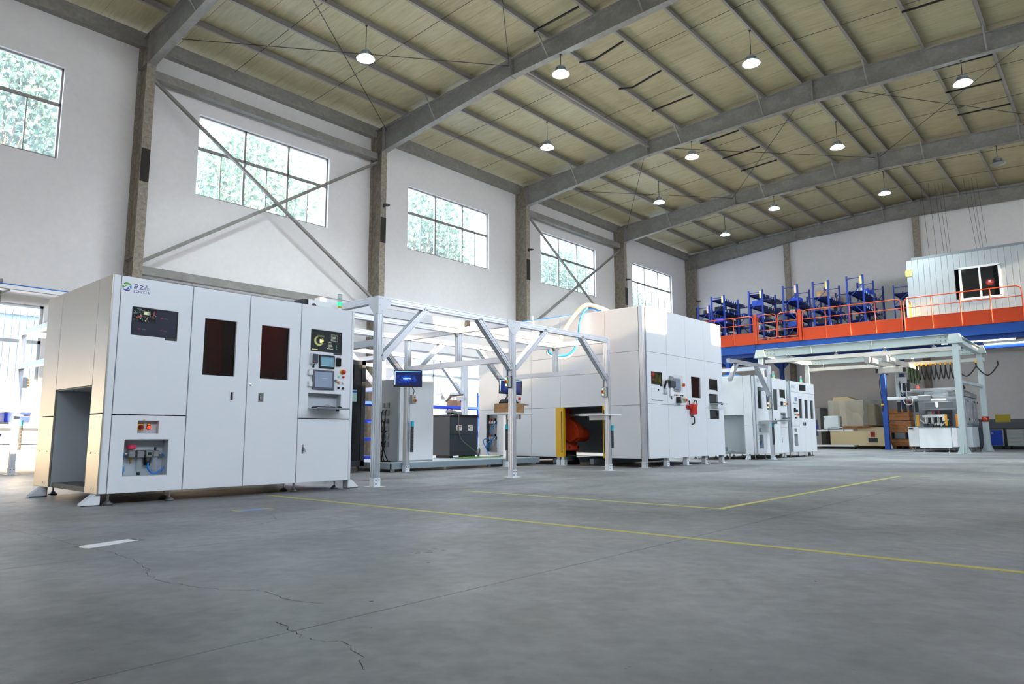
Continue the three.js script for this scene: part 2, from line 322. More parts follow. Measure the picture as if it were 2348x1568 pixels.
wallWithHoles('wall_left', ZL - 0.28, ZL, holesL, 'white plastered long wall with high and low windows');
wallWithHoles('wall_right', ZR, ZR + 0.28, holesR, 'white plastered long wall behind the camera');
function gable(name, x0, x1, label) {
  const s = new THREE.Shape([[ZL, 0], [ZR, 0], [ZR, roofY(ZR)], [RZ, roofY(RZ)], [ZL, roofY(ZL)]].map((p) => new THREE.Vector2(...p)));
  return struct(new B().add(new THREE.ExtrudeGeometry(s, { depth: x1 - x0, bevelEnabled: false }), new THREE.Matrix4().set(0, 0, -1, x1, 0, 1, 0, 0, 1, 0, 0, 0, 0, 0, 0, 1)).build(name, M.wall), label, 'wall');
}
gable('wall_far', XB, XB + 0.3, 'white plastered gable wall behind the mezzanine');
gable('wall_near', XA - 0.3, XA, 'white gable wall behind the camera');
struct(bb().box(XB - 0.02, 0, ZL + 0.02, XB, 1.35, ZR - 0.02).build('trim_1', M.wallDark), 'dark grey painted dado on the gable wall', 'wall trim');

{ // roof: ribbed sandwich panels, one beside the other, both slopes
  const roof = struct(new B().prism([XA - 0.3, roofY(ZL - 0.3) + 0.19, ZL - 0.3], [XA - 0.3, roofY(RZ) + 0.19, RZ], [[0, 0], [0, 0.02], [-(XB - XA + 0.6), 0.02], [-(XB - XA + 0.6), 0]])
    .prism([XA - 0.3, roofY(RZ) + 0.19, RZ], [XA - 0.3, roofY(ZR + 0.3) + 0.19, ZR + 0.3], [[0, 0], [0, 0.02], [-(XB - XA + 0.6), 0.02], [-(XB - XA + 0.6), 0]]).build('ceiling', M.steel), 'sloping roof of cream sandwich panels', 'roof');
  for (let x = XA - 0.3; x < XB + 0.2; x += 1.0) for (const [za, zb] of [[ZL - 0.3, RZ], [RZ, ZR + 0.3]]) {
    const P = [], w = Math.min(0.99, XB + 0.3 - x), out = [[0, 0.0], [0.03, 0.004], [0.06, 0], [w - 0.06, 0], [w - 0.03, 0.004], [w, 0]];
    bb().prism([x, roofY(za), za], [x, roofY(zb), zb], [[0, 0], [w, 0], [w, 0.12], [0, 0.12]].map(([a, b]) => [a, b]), [0, 1, 0]).build('roof_panel', M.roof, roof);
  }
}
// columns: H sections with rough fire coating
COL.forEach((c, i) => { for (const side of [0, 1]) {
  if (side && i > 3) continue;
  const zf = side ? ZR - 0.63 : ZL + 0.63, zw = side ? ZR : ZL, s = side ? -1 : 1, mid = c + 0.12, x = 0.12;
  const t = struct(new THREE.Group(), side ? 'coated steel column on the wall behind the camera' : ['', '', 'coated steel column behind the first white machine', 'coated steel column between second and third high window', 'coated steel column behind the tall enclosure', 'coated steel column by the last high window', 'coated steel corner column at the gable'][i] || 'coated steel column outside the view', 'column');
  t.name = numbered('steel_column'); t.position.set(mid, 0, zf); t.userData.base = [mid, 0, zf]; scene.add(t);
  bb().box(c, 0, zf, c + 0.24, raftBot(zf), zf - s * 0.018).build('front_flange', M.cast, t);
  bb().box(mid - 0.012, 0, zf - s * 0.018, mid + 0.012, raftTop(zw), zw).build('web', M.cast, t);
  bb().box(c, 0, zw + s * 0.001, c + 0.24, raftTop(zw), zw + s * 0.02).build('back_flange', M.cast, t);
  const st = bb(); for (const y of [10.66, 5.3]) st.box(c + 0.005, y, zw + s * 0.02, c + 0.235, y + 0.018, zf - s * 0.018); st.parts('stiffener', M.steel, t);
  if (!side) {
    bb().box(c + 0.012, 7.35, zf, c + 0.228, 8.25, zf + 0.03).build('burnt_bracket_plate', std(0x2b2826, 0.85), t);
    if (i > 2) bb().box(c + 0.1, 8.62, zf, c + 0.16, 8.74, zf + 0.05).box(c + 0.08, 8.66, zf + 0.05, c + 0.24, 8.7, zf + 0.22).build('lamp_arm', M.black, t);
  }
} });
// rafters: tapered I sections from eave to eave
COL.forEach((c, i) => {
  const x = i === 6 ? c + 0.1 : c + 0.12, za = ZL + 0.0, zb = ZR - 0.0, t = struct(new THREE.Group(), ['', '', 'tapered grey steel rafter nearest the camera', 'second tapered grey steel rafter', 'third tapered grey steel rafter', 'fourth tapered grey steel rafter', 'tapered grey steel rafter against the gable'][i] || 'grey steel rafter above the camera', 'rafter');
  t.name = numbered('roof_rafter'); t.position.set(x, 10.6, RZ); t.userData.base = [x, 10.6, RZ]; scene.add(t);
  const zs = [ZL + 0.02, -13.0, RZ, -0.7, ZR - 0.02], yb = (z) => (z < ZL + 0.7 || z > ZR - 0.7) ? raftBot(ZL + 0.63) : raftBot(z);
  const zb2 = [ZL + 0.63, -13.0, RZ, -0.7, ZR - 0.63];
  const w = bb();
  for (let k = 0; k < 4; k++) { const a = zb2[k], b = zb2[k + 1];
    w.tris((() => { const P = [], q = (a, b, c, d) => P.push(...a, ...b, ...c, ...a, ...c, ...d), e = 0.007; for (const s of [-e, e]) { const A = [x + s, raftBot(a), a], Bq = [x + s, raftBot(b), b], C = [x + s, raftTop(b), b], D = [x + s, raftTop(a), a]; s < 0 ? q(A, Bq, C, D) : q(A, D, C, Bq); } return P; })()); }
  w.box(x - 0.007, raftBot(ZL + 0.63), ZL + 0.02, x + 0.007, raftTop(ZL), ZL + 0.64).box(x - 0.007, raftBot(ZL + 0.63), ZR - 0.64, x + 0.007, raftTop(ZR), ZR - 0.02);
  w.build('web', M.steel, t);
  const bf = bb(); for (let k = 0; k < 4; k++) bf.bar([x, raftBot(zb2[k]), zb2[k]], [x, raftBot(zb2[k + 1]), zb2[k + 1]], 0.22, 0.018); bf.build('bottom_flange', M.steel, t);
  const tf = bb(); tf.bar([x, raftTop(ZL), ZL], [x, raftTop(RZ), RZ], 0.22, 0.018).bar([x, raftTop(RZ), RZ], [x, raftTop(ZR), ZR], 0.22, 0.018); tf.build('top_flange', M.steel, t);
  const pl = bb(); for (const z of [ZL + 0.63, -13.0, RZ, -0.7, ZR - 0.63]) pl.box(x - 0.115, raftBot(z) - 0.03, z - 0.016, x + 0.115, raftTop(z) + 0.02, z + 0.016); pl.parts('splice_plate', M.steel, t);
  const fb = bb(); for (const z of [-16.35, -11.6, -8.5, -5.2, -2.1, 2.6]) { fb.bar([x - 0.02, raftBot(z) + 0.03, z], [x - 0.55, roofY(z) - 0.19, z], 0.04, 0.04); if (i < 6) fb.bar([x + 0.02, raftBot(z) + 0.03, z], [x + 0.55, roofY(z) - 0.19, z], 0.04, 0.04); } fb.parts('fly_brace', M.steel, t);
});
// purlins: Z sections along the hall
const PZ = [-17.95, -16.35, -14.75, -13.15, -11.6, -10.05, -8.5, -7.2, -6.5, -5.2, -3.65, -2.1, -0.55, 1.05, 2.65, 4.25];
const ordinal = ['first', 'second', 'third', 'fourth', 'fifth', 'sixth', 'seventh', 'eighth', 'ninth', 'tenth', 'eleventh', 'twelfth', 'thirteenth', 'fourteenth', 'fifteenth', 'sixteenth'];
PZ.forEach((z, i) => { const h = 0.2, y = roofY(z) - h - 0.004;
  struct(bb().prism([XA, y, z], [XB - 0.01, y, z], [[-0.07, 0], [0.004, 0], [0.004, h - 0.008], [0.07, h - 0.008], [0.07, h], [-0.004, h], [-0.004, 0.008], [-0.07, 0.008]]).build('purlin', M.purlin), ordinal[i] + ' grey roof purlin counted from the window wall', 'purlin'); });
for (const [z, s, n] of [[ZL, 1, 'grey eave beam along the top of the window wall'], [ZR, -1, 'grey eave beam behind the camera']]) {
  const y = roofY(z) - 0.02;
  struct(bb().prism([XA, y - 0.42, z + s * 0.11], [XB, y - 0.42, z + s * 0.11], [[-0.11, 0], [0.11, 0], [0.11, 0.05], [0.09, 0.05], [0.06, 0.17], [0.09, 0.21], [0.09, 0.35], [-0.11, 0.4]]).build('eave_beam', M.steel), n, 'beam');
}
// sag rods between the purlins, two to a bay
for (let k = 1; k < 6; k++) for (const f of [2.64, 5.29]) { const x = COL[k] + f;
  struct(bb().cyl([x, roofY(ZL) - 0.12, ZL + 0.1], [x, roofY(RZ) - 0.12, RZ], 0.008, 0.008, 6).cyl([x, roofY(RZ) - 0.12, RZ], [x, roofY(ZR) - 0.12, ZR - 0.1], 0.008, 0.008, 6).build('sag_rod', M.rod), 'thin dark sag rod across the purlins of roof bay ' + ordinal[k - 1] + (f < 3 ? ', nearer one' : ', farther one'), 'rod'); }
// diagonal wind bracing under the roof in the two braced bays, and an eave strut tube
for (const k of [2, 4]) for (const [za, zb] of [[-18.9, -13.1], [-13.1, -6.95], [-6.75, -0.7]]) for (const fl of [0, 1]) {
  const a = COL[k] + 0.16, b = COL[k + 1] + 0.08, p = fl ? zb : za, q = fl ? za : zb;
  struct(bb().cyl([a, raftTop(p) - 0.16, p], [b, raftTop(q) - 0.16, q], 0.012, 0.012, 6).build('roof_brace_rod', M.rod), 'diagonal roof brace rod, ' + (k === 2 ? 'nearer' : 'farther') + ' braced bay, slope part ' + (za === -18.9 ? 'by the wall' : za === -13.1 ? 'by the ridge' : 'past the ridge') + (fl ? ', rising away' : ', falling away'), 'rod');
}
for (const [k, z] of [[1, -13.0], [3, -13.0]]) struct(bb().cyl([COL[k] + (k === 1 ? 0 : 0.12), raftTop(z) - 0.2, z], [COL[k + 1] + 0.12, raftTop(z) - 0.2, z], 0.055, 0.055, 12).build('tie_tube', M.purlin), k === 3 ? 'round grey tie tube between second and third rafters in view' : 'round grey tie tube above the camera', 'tube');
// short black tubes hung between purlins
{ let n = 0; for (const [za, zb, xs] of [[-11.6, -10.05, [10.1, 12.0, 14.2, 16.4, 18.6, 20.7, 24.4, 26.4, 28.2]], [-3.65, -2.1, [17.4, 20.2, 24.2, 26.2, 28.4]]])
  for (const x of xs) { const bent = x === 16.4 || x === 18.6; const y = (z) => roofY(z) - 0.24;
    const t = bent ? bb().bar([x, y(za), za], [x, y(za) - 0.12, za + 0.5], 0.045, 0.045).bar([x, y(za) - 0.12, za + 0.5], [x, y(zb), zb], 0.045, 0.045) : bb().bar([x, y(za), za], [x, y(zb), zb], 0.045, 0.045);
    struct(t.build('purlin_spacer', M.blackTube), 'short black square tube ' + (bent ? 'sagging ' : '') + 'between two purlins, ' + (za < -5 ? 'window' : 'far') + ' slope, ' + ordinal[n % 9] + ' along the hall', 'tube'); n++; } }
// girts and X braces on the window wall
for (const k of [2, 4]) {
  const a = COL[k] + 0.24, b = COL[k + 1] + 0.01, w = k === 2 ? 'nearest' : 'farther', z = ZL + 0.3;
  struct(bb().prism([a, 10.52, z], [b, 10.52, z], [[-0.1, -0.12], [0.1, -0.12], [0.1, -0.105], [-0.085, -0.105], [-0.085, 0.105], [0.1, 0.105], [0.1, 0.12], [-0.1, 0.12]]).build('wall_girt', M.steel), 'upper horizontal steel girt in the ' + w + ' braced wall bay', 'beam');
  struct(bb().prism([a, 5.03, z], [b, 5.03, z], [[-0.1, -0.11], [0.1, -0.11], [0.1, -0.095], [-0.085, -0.095], [-0.085, 0.095], [0.1, 0.095], [0.1, 0.11], [-0.1, 0.11]]).build('wall_girt', M.steel), 'lower horizontal steel girt in the ' + w + ' braced wall bay', 'beam');
  for (const [n, ya, yb, dz] of [['falling', 10.3, 5.22, 0.1], ['rising', 5.22, 10.3, -0.02]]) {
    const zc = ZL + 0.42 + dz, L = [[-0.045, -0.05], [0.045, -0.05], [0.045, -0.04], [0.006, -0.04], [0.006, 0.05], [-0.006, 0.05], [-0.006, -0.04], [-0.045, -0.04]];
    struct(bb().prism([a, ya, zc], [b, yb, zc], L.map(([p, q]) => [q, p]), [0, 0, 1]).build('wall_brace', M.steel), n + ' diagonal steel brace crossing the window of the ' + w + ' braced bay', 'brace');
  }
}
// windows: steel frames, three lights above, three sliding pairs below; barred low windows
const frameMat = std(0x8d8a85, 0.5, 0.3), barMat = std(0xb9bfc4, 0.5, 0.2);
let wn = 0;
function highWindow(c, z, side, label) {
  const [a, b] = side > 0 ? winX(c) : winXR(c), y0 = 7.58, y1 = side > 0 ? 10.02 : highTop, ym = 9.04, zc = z - side * 0.14, g = new THREE.Group();
  g.name = 'window_' + ++wn; g.position.set(a, y0, zc); g.userData = { base: [a, y0, zc], kind: 'structure', label, category: 'window' }; scene.add(g);
  const w3 = (b - a) / 3, f = bb(), e = 0.045;
  f.box(a, y0, zc - 0.04, a + e, y1, zc + 0.04).box(b - e, y0, zc - 0.04, b, y1, zc + 0.04).box(a, y0, zc - 0.04, b, y0 + e, zc + 0.04).box(a, y1 - e, zc - 0.04, b, y1, zc + 0.04).box(a, ym - 0.03, zc - 0.04, b, ym + 0.03, zc + 0.04);
  for (const i of [1, 2]) f.box(a + w3 * i - 0.03, y0, zc - 0.04, a + w3 * i + 0.03, y1, zc + 0.04);
  f.build('frame', frameMat, g);
  for (let i = 0; i < 3; i++) {
    bb().box(a + w3 * i + 0.04, ym + 0.02, zc - 0.003, a + w3 * (i + 1) - 0.04, y1 - 0.04, zc + 0.003).build('pane', side > 0 ? M.dusty : M.glass, g);
    for (const s of [0, 1]) { const p = a + w3 * i + 0.03 + s * (w3 / 2 - 0.03), q = p + w3 / 2 - 0.0, zo = zc + (s ? 0.014 : -0.014);
      const sash = bb(); sash.box(p, y0 + e, zo - 0.011, p + 0.028, ym - 0.03, zo + 0.011).box(q - 0.028, y0 + e, zo - 0.011, q, ym - 0.03, zo + 0.011).box(p, y0 + e, zo - 0.011, q, y0 + e + 0.028, zo + 0.011).box(p, ym - 0.058, zo - 0.011, q, ym - 0.03, zo + 0.011);
      const sm = sash.build('sash', frameMat, g); bb().box(p + 0.02, y0 + e + 0.02, zo - 0.002, q - 0.02, ym - 0.05, zo + 0.002).build('pane', side > 0 ? M.dusty : M.glass, sm); }
  }
}
function lowWindow(c, z, side, label) {
  const [a, b] = winX(c), y0 = lowBot, y1 = lowTop, ym = 2.93, zc = z - side * 0.14, g = new THREE.Group();
  g.name = 'window_' + ++wn; g.position.set(a, y0, zc); g.userData = { base: [a, y0, zc], kind: 'structure', label, category: 'window' }; scene.add(g);
  const w3 = (b - a) / 3, f = bb(), e = 0.06;
  f.box(a, y0, zc - 0.04, a + e, y1, zc + 0.04).box(b - e, y0, zc - 0.04, b, y1, zc + 0.04).box(a, y0, zc - 0.04, b, y0 + e, zc + 0.04).box(a, y1 - e, zc - 0.04, b, y1, zc + 0.04).box(a, ym - 0.04, zc - 0.04, b, ym + 0.04, zc + 0.04);
  for (const i of [1, 2]) f.box(a + w3 * i - 0.03, y0, zc - 0.04, a + w3 * i + 0.03, y1, zc + 0.04);
  f.build('frame', barMat, g);
  for (let i = 0; i < 3; i++) { bb().box(a + w3 * i + 0.04, ym + 0.03, zc - 0.003, a + w3 * (i + 1) - 0.04, y1 - 0.05, zc + 0.003).build('pane', M.glass, g); bb().box(a + w3 * i + 0.04, y0 + 0.05, zc - 0.003, a + w3 * (i + 1) - 0.04, ym - 0.03, zc + 0.003).build('pane', M.glass, g); }
  for (let x = a + 0.12; x < b; x += 0.15) bb().box(x - 0.008, y0, zc - side * 0.1 - 0.008, x + 0.008, y1, zc - side * 0.1 + 0.008).build('security_bar', barMat, g);
}
COL.slice(0, 6).forEach((c, i) => {
  highWindow(c, ZL, 1, 'high window on the far long wall, ' + ['out of view', 'with a dense tree outside, at the edge', 'crossed by the nearest X brace', 'between the two braced bays', 'crossed by the farther X brace', 'last before the gable'][i]);
  highWindow(c, ZR, -1, 'high window on the wall behind the camera, ' + ordinal[i] + ' along');
  if (i < 4) lowWindow(c, ZL, 1, 'barred low window on the far long wall, ' + ordinal[i] + ' along');
});
// gable posts
for (const [z, n] of [[-13.73, 'coated gable post beside the racks'], [-7.32, 'coated gable post above the site cabin']]) struct(bb().box(XB - 0.16, 0, z, XB, raftBot(z) + 0.2, z + 0.3, 0.01).build('gable_post', M.cast), n, 'column');

// ---------------------------------------------------------------- outside: yard, trees, the building over the way
struct(bb().box(-60, -0.45, -90, 110, -0.31, 90).build('yard_ground', std(0xb9b7b0, 0.9)), 'pale concrete yard outside', 'ground');
{ const t = thing('neighbour_building', 'plain pale factory building outside, opposite the windows behind the camera', 'building', [14, -0.31, 21]);
  bb().box(-45, -0.31, 18.2, 80, 8.6, 26).build('wall', std(0xc3c8cc, 0.7), t); bb().box(-45.2, 8.6, 18.0, 80.2, 8.8, 26.2).build('roof', std(0x8d9499, 0.6), t); }
{ const t = thing('yard_shed', 'pale blue grey shed seen through the barred low windows', 'building', [14, -0.31, -25]);
  bb().box(-40, -0.31, -26.5, 90, 4.3, -25).build('wall', std(0xa9bccb, 0.7), t); bb().prism([-40, 4.3, -25.75], [90, 4.3, -25.75], [[-0.95, 0], [0.95, 0], [0, 0.5]]).build('roof', std(0x7f93a6, 0.6), t); }
const leafGeo = (() => { const g = new THREE.BufferGeometry(); g.setAttribute('position', new THREE.BufferAttribute(new Float32Array([0, 0, 0, 0.055, 0.07, 0.012, 0, 0.17, 0, 0, 0, 0, 0, 0.17, 0, -0.055, 0.07, 0.012]), 3)); g.computeVertexNormals(); return g; })();
const leafMat = phys({ color: 0xffffff, roughness: 0.7, transmission: 0.35, thickness: 0, side: THREE.DoubleSide }), barkMat = std(0x5d5348, 0.9);
function tree(x, z, y0, y1, r, n, label, hue) {
  const t = thing('broadleaf_tree', label, 'tree', [x, -0.31, z], 'trees outside the windows');
  const cy = (y0 + y1) / 2, ry = (y1 - y0) / 2, tr = bb(); tr.cyl([x, -0.31, z], [x + 0.1, cy, z], 0.2, 0.1, 8); tr.build('trunk', barkMat, t);
  const br = bb(), pts = [];
  for (let i = 0; i < 22; i++) { const a = rr(0, 6.283), e = rr(-0.5, 1), q = rr(0.5, 0.95); const p = [x + Math.cos(a) * r * q * Math.cos(e), cy + ry * Math.sin(e) * q, z + Math.sin(a) * r * q * Math.cos(e)]; pts.push(p);
    br.cyl([x + 0.05, cy - ry * rr(0.1, 0.9), z], p, 0.05, 0.012, 5); }
  br.build('branches', barkMat, t);
  const im = new THREE.InstancedMesh(leafGeo, leafMat, n), m = new THREE.Matrix4(), q = new THREE.Quaternion(), c = new THREE.Color();
  for (let i = 0; i < n; i++) { const p = pts[Math.floor(rnd() * pts.length)], s = r * 0.42, u = () => rnd() + rnd() + rnd() - 1.5;
    q.setFromEuler(new THREE.Euler(rr(0, 6.3), rr(0, 6.3), rr(0, 6.3))); const k = rr(1.0, 1.9);
    m.compose(V(p[0] + u() * s - x, p[1] + u() * s * ry / r + 0.31, p[2] + u() * s - z), q, V(k, k, k)); im.setMatrixAt(i, m);
    c.setHSL(hue + 0.07 + rr(-0.04, 0.03), rr(0.2, 0.36), rr(0.09, 0.2)); im.setColorAt(i, c); }
  im.name = 'foliage'; im.userData.kind = 'stuff'; im.castShadow = true; t.add(im);
}
tree(6.0, -30, 7.2, 15.5, 3.6, 9000, 'dense leafy tree filling the first window in view', 0.32);
tree(15.3, -30, 8.2, 15.2, 3.3, 5200, 'leafy tree behind the window crossed by the near brace', 0.3);
tree(18.9, -30.5, 7, 12.2, 1.7, 1500, 'small tree top at the lower corner of the near braced window', 0.31);
tree(26.2, -30, 8, 15.4, 3.0, 5200, 'leafy tree at the near side of the third window', 0.33);
tree(28.4, -30.5, 7.5, 13.2, 1.9, 1800, 'lower tree in the middle of the third window', 0.31);
tree(38, -30, 8, 15.2, 2.9, 5200, 'leafy tree at the near side of the far braced window', 0.34);
tree(39.5, -30, 8, 13, 2.2, 2200, 'low tree at the end of the far braced window', 0.31);
tree(48.5, -30, 8, 12.6, 2.0, 2000, 'low tree top in the last high window', 0.31);

// ---------------------------------------------------------------- small fittings used by several machines
function airUnit(x, y, z, parent, s = 1, hoses = true, spread = 1) {      // filter, regulator and oiler on a bracket, front at +z
  const u = (n) => n * s, b = bb();
  b.box(x - u(0.145), y - u(0.03), z, x - u(0.085), y + u(0.03), z + u(0.07), u(0.006)).box(x - u(0.07), y - u(0.035), z, x - u(0.012), y + u(0.035), z + u(0.075), u(0.006)).box(x + u(0.0), y - u(0.035), z, x + u(0.06), y + u(0.035), z + u(0.075), u(0.006)).box(x + u(0.07), y - u(0.03), z, x + u(0.12), y + u(0.03), z + u(0.07), u(0.006)).cyl([x - u(0.17), y, z + u(0.035)], [x + u(0.15), y, z + u(0.035)], u(0.014));
  const body = b.build('air_unit', M.zinc, parent);
  bb().lathe([[0, u(0.085)], [u(0.036), u(0.08)], [u(0.036), u(0.045)], [u(0.028), u(0.04)], [0, u(0.04)]], [x - u(0.115), y, z + u(0.035)]).build('red_knob', M.pinkRed, body);
  bb().lathe([[0, 0], [u(0.024), 0], [u(0.024), -u(0.11)], [u(0.014), -u(0.13)], [0, -u(0.13)]], [x - u(0.041), y - u(0.035), z + u(0.037)]).lathe([[0, 0], [u(0.024), 0], [u(0.024), -u(0.1)], [u(0.018), -u(0.115)], [0, -u(0.115)]], [x + u(0.095), y - u(0.03), z + u(0.037)]).parts('bowl', M.clear, body);
  bb().lathe([[0, 0], [u(0.015), 0], [u(0.013), -u(0.025)], [0, -u(0.025)]], [x - u(0.041), y - u(0.165), z + u(0.037)]).lathe([[0, 0], [u(0.027), 0], [u(0.027), -u(0.07)], [0, -u(0.07)]], [x + u(0.028), y - u(0.035), z + u(0.037)]).lathe([[0, u(0.06)], [u(0.01), u(0.06)], [u(0.01), u(0.03)], [0, u(0.03)]], [x + u(0.095), y, z + u(0.035)]).parts('black_cap', M.black, body);
  bb().box(x + u(0.018), y - u(0.012), z + u(0.075), x + u(0.05), y + u(0.014), z + u(0.079)).build('gauge_display', std(0x123322, 0.3), body);
  bb().cyl([x - u(0.115), y - u(0.03), z + u(0.035)], [x - u(0.115), y - u(0.055), z + u(0.035)], u(0.012)).cyl([x - u(0.115), y - u(0.055), z + u(0.035)], [x - u(0.115), y - u(0.085), z + u(0.035)], u(0.007)).build('drain', M.brass, body);
  if (hoses) bb().tube([[x + u(0.15), y, z + u(0.04)], [x + u(0.185), y - u(0.03), z + u(0.05)], [x + u(0.18), y - u(0.12), z + u(0.05)], [x + u(0.09), y - u(0.18), z + u(0.05)], [x + u(0.03), y - u(0.13), z + u(0.06)], [x + u(0.03), y - u(0.08), z + u(0.06)]], u(0.0085), 28)
    .tube([[x - u(0.17), y, z + u(0.04)], [x - u(0.2), y - u(0.04), z + u(0.04)], [x - u(0.175), y - u(0.14), z + u(0.05)], [x - u(0.2), y - u(0.2), z + u(0.04)], [x - u(0.24), y - u(0.205), z + u(0.0)]], u(0.0085), 24).parts('blue_hose', M.blueHose, body);
  return body;
}
function button(x, y, z, mat, parent, r = 0.014, sq = true) {
  const b = bb(); if (sq) b.box(x - r * 1.25, y - r * 1.25, z, x + r * 1.25, y + r * 2.1, z + 0.006, 0.002); else b.cyl([x, y, z], [x, y, z + 0.006], r * 1.3);
  const base = b.build('push_button', sq ? M.white : M.zinc, parent); bb().cyl([x, y, z + 0.006], [x, y, z + 0.022], r, r * 0.92, 14).build('button_cap', mat, base);
}
function eStop(x, y, z, parent, r = 0.03, ax = [0, 0, 1]) {
  const c = (k) => [x + ax[0] * k, y + ax[1] * k, z + ax[2] * k];
  const base = bb().cyl(c(0), c(0.025), r * 1.1, r * 0.95).build('stop_collar', M.yellow, parent);
  bb().lathe([[0, 0.05], [r * 0.7, 0.048], [r * 0.95, 0.038], [r * 0.85, 0.028], [r * 0.5, 0.022], [0, 0.022]], c(0), ax).build('stop_mushroom', M.red, base);
}
function levelFoot(x, z, top, parent, r = 0.045) {
  const f = bb().lathe([[0, 0.012], [r, 0.004], [r, 0.012], [r * 0.6, 0.03], [0.02, 0.04], [0, 0.04]], [x, 0, z]).cyl([x, 0.03, z], [x, top, z], 0.009).build('levelling_foot', M.zinc, parent);
  bb().cyl([x, top - 0.03, z], [x, top - 0.012, z], 0.018, 0.018, 6).build('nut', M.zinc, f);
  bb().cyl([x, 0, z], [x, 0.006, z], r * 1.04, r * 1.04, 20).build('rubber_pad', M.rubber, f);
}
function wedgeFoot(x, z, dx, parent) {             // folded anchor bracket: low toe at x, high heel at x + dx
  const P = [[0, 0], [dx, 0], [dx, 0.11], [dx * 0.62, 0.11], [0, 0.022]], b = bb();
  for (const s of [-0.045, 0.039]) { const sh = new THREE.Shape(P.map((p) => new THREE.Vector2(x + p[0], p[1]))); b.add(new THREE.ExtrudeGeometry(sh, { depth: 0.006, bevelEnabled: false }), new THREE.Matrix4().makeTranslation(0, 0, z + s)); }
  b.box(x, 0, z - 0.045, x + dx, 0.008, z + 0.045).box(x + dx - Math.sign(dx) * 0.008, 0, z - 0.045, x + dx, 0.11, z + 0.045);
  const f = b.build('anchor_bracket', M.paint, parent); bb().cyl([x + dx * 0.3, 0.008, z], [x + dx * 0.3, 0.03, z], 0.012, 0.012, 6).cyl([x + dx * 0.3, 0.03, z], [x + dx * 0.3, 0.05, z], 0.006).build('anchor_bolt', M.zinc, f);
}
function recess(x0, y0, x1, y1, zf, d, mat, parent) {          // a five-sided box set into a front panel
  const t = 0.004; return bb().box(x0, y0, zf - d - t, x1, y1, zf - d).box(x0 - t, y0 - t, zf - d, x0, y1 + t, zf - 0.002).box(x1, y0 - t, zf - d, x1 + t, y1 + t, zf - 0.002).box(x0, y1, zf - d, x1, y1 + t, zf - 0.002).box(x0, y0 - t, zf - d, x1, y0, zf - 0.002).build('recess_box', mat, parent);
}
function screen(x0, y0, x1, y1, z, tex, parent, k = 0.32, bez = 0.012) {
  const b = bb().plateZ(x0, y0, x1, y1, [[x0 + bez, y0 + bez, x1 - bez, y1 - bez]], z, 0.02, 0.002).build('screen_bezel', M.black, parent);
  bb().quad([x0 + bez, y0 + bez, z - 0.006], [x1 - bez, y0 + bez, z - 0.006], [x1 - bez, y1 - bez, z - 0.006], [x0 + bez, y1 - bez, z - 0.006]).build('display_screen', screenMat(tex, k), b);
  return b;
}
function keyboardSet(x0, x1, y, z0, z1, where) {               // keyboard and mouse on a pull-out tray, each a thing
  const w = x1 - x0, t = thing('keyboard', 'black computer keyboard on the tray of ' + where, 'keyboard', [x0 + w * 0.36, y, (z0 + z1) / 2], 'keyboards on machine trays');
  bb().box(x0 + 0.02, y, z0 + 0.02, x0 + w * 0.7, y + 0.014, z1 - 0.02, 0.003).build('case', M.black, t);
  const k = bb(); for (let r = 0; r < 5; r++) for (let c = 0; c < 15; c++) { const a = x0 + 0.03 + (w * 0.7 - 0.06) * c / 15, q = z0 + 0.028 + (z1 - z0 - 0.06) * r / 5; k.box(a, y + 0.014, q, a + (w * 0.7 - 0.06) / 15 - 0.003, y + 0.021, q + (z1 - z0 - 0.06) / 5 - 0.003); }
  k.build('keys', M.darkGrey, t).userData.kind = 'stuff';
  const m = thing('computer_mouse', 'black computer mouse beside the keyboard of ' + where, 'mouse', [x0 + w * 0.84, y, (z0 + z1) / 2], 'mice on machine trays');
  bb().add(new THREE.SphereGeometry(1, 16, 8, 0, 6.2832, 0, Math.PI / 2), new THREE.Matrix4().makeScale(0.034, 0.032, 0.055).setPosition(x0 + w * 0.84, y, (z0 + z1) / 2)).build('shell', M.black, m);
  bb().tube([[x0 + w * 0.84, y + 0.01, z0 + 0.03], [x0 + w * 0.6, y + 0.05, z0 - 0.03], [x0 + w * 0.45, y + 0.01, z0 + 0.01]], 0.002, 14, 5).build('cord', M.black, m);
}
function towerLight(x, y, z, label, on = true) {
  const t = thing('signal_tower_light', label, 'signal light', [x, y, z], 'stack lights on machines');
  bb().cyl([x, y, z], [x, y + 0.055, z], 0.028, 0.028, 16).build('base', M.white, t); bb().cyl([x, y + 0.055, z], [x, y + 0.085, z], 0.02, 0.024, 16).build('amber_neck', M.amberYellow, t);
  bb().cyl([x, y + 0.085, z], [x, y + 0.135, z], 0.03, 0.03, 18).build('green_lens', M.greenOn, t);
  bb().cyl([x, y + 0.137, z], [x, y + 0.185, z], 0.03, 0.03, 18).build('clear_lens', M.clear, t); bb().cyl([x, y + 0.187, z], [x, y + 0.24, z], 0.03, 0.03, 18).build('clear_lens', M.clear, t); bb().lathe([[0, 0.012], [0.026, 0.006], [0.031, 0], [0, 0]], [x, y + 0.24, z]).build('cap', M.white, t);
}
const INK = '#2d2a86';
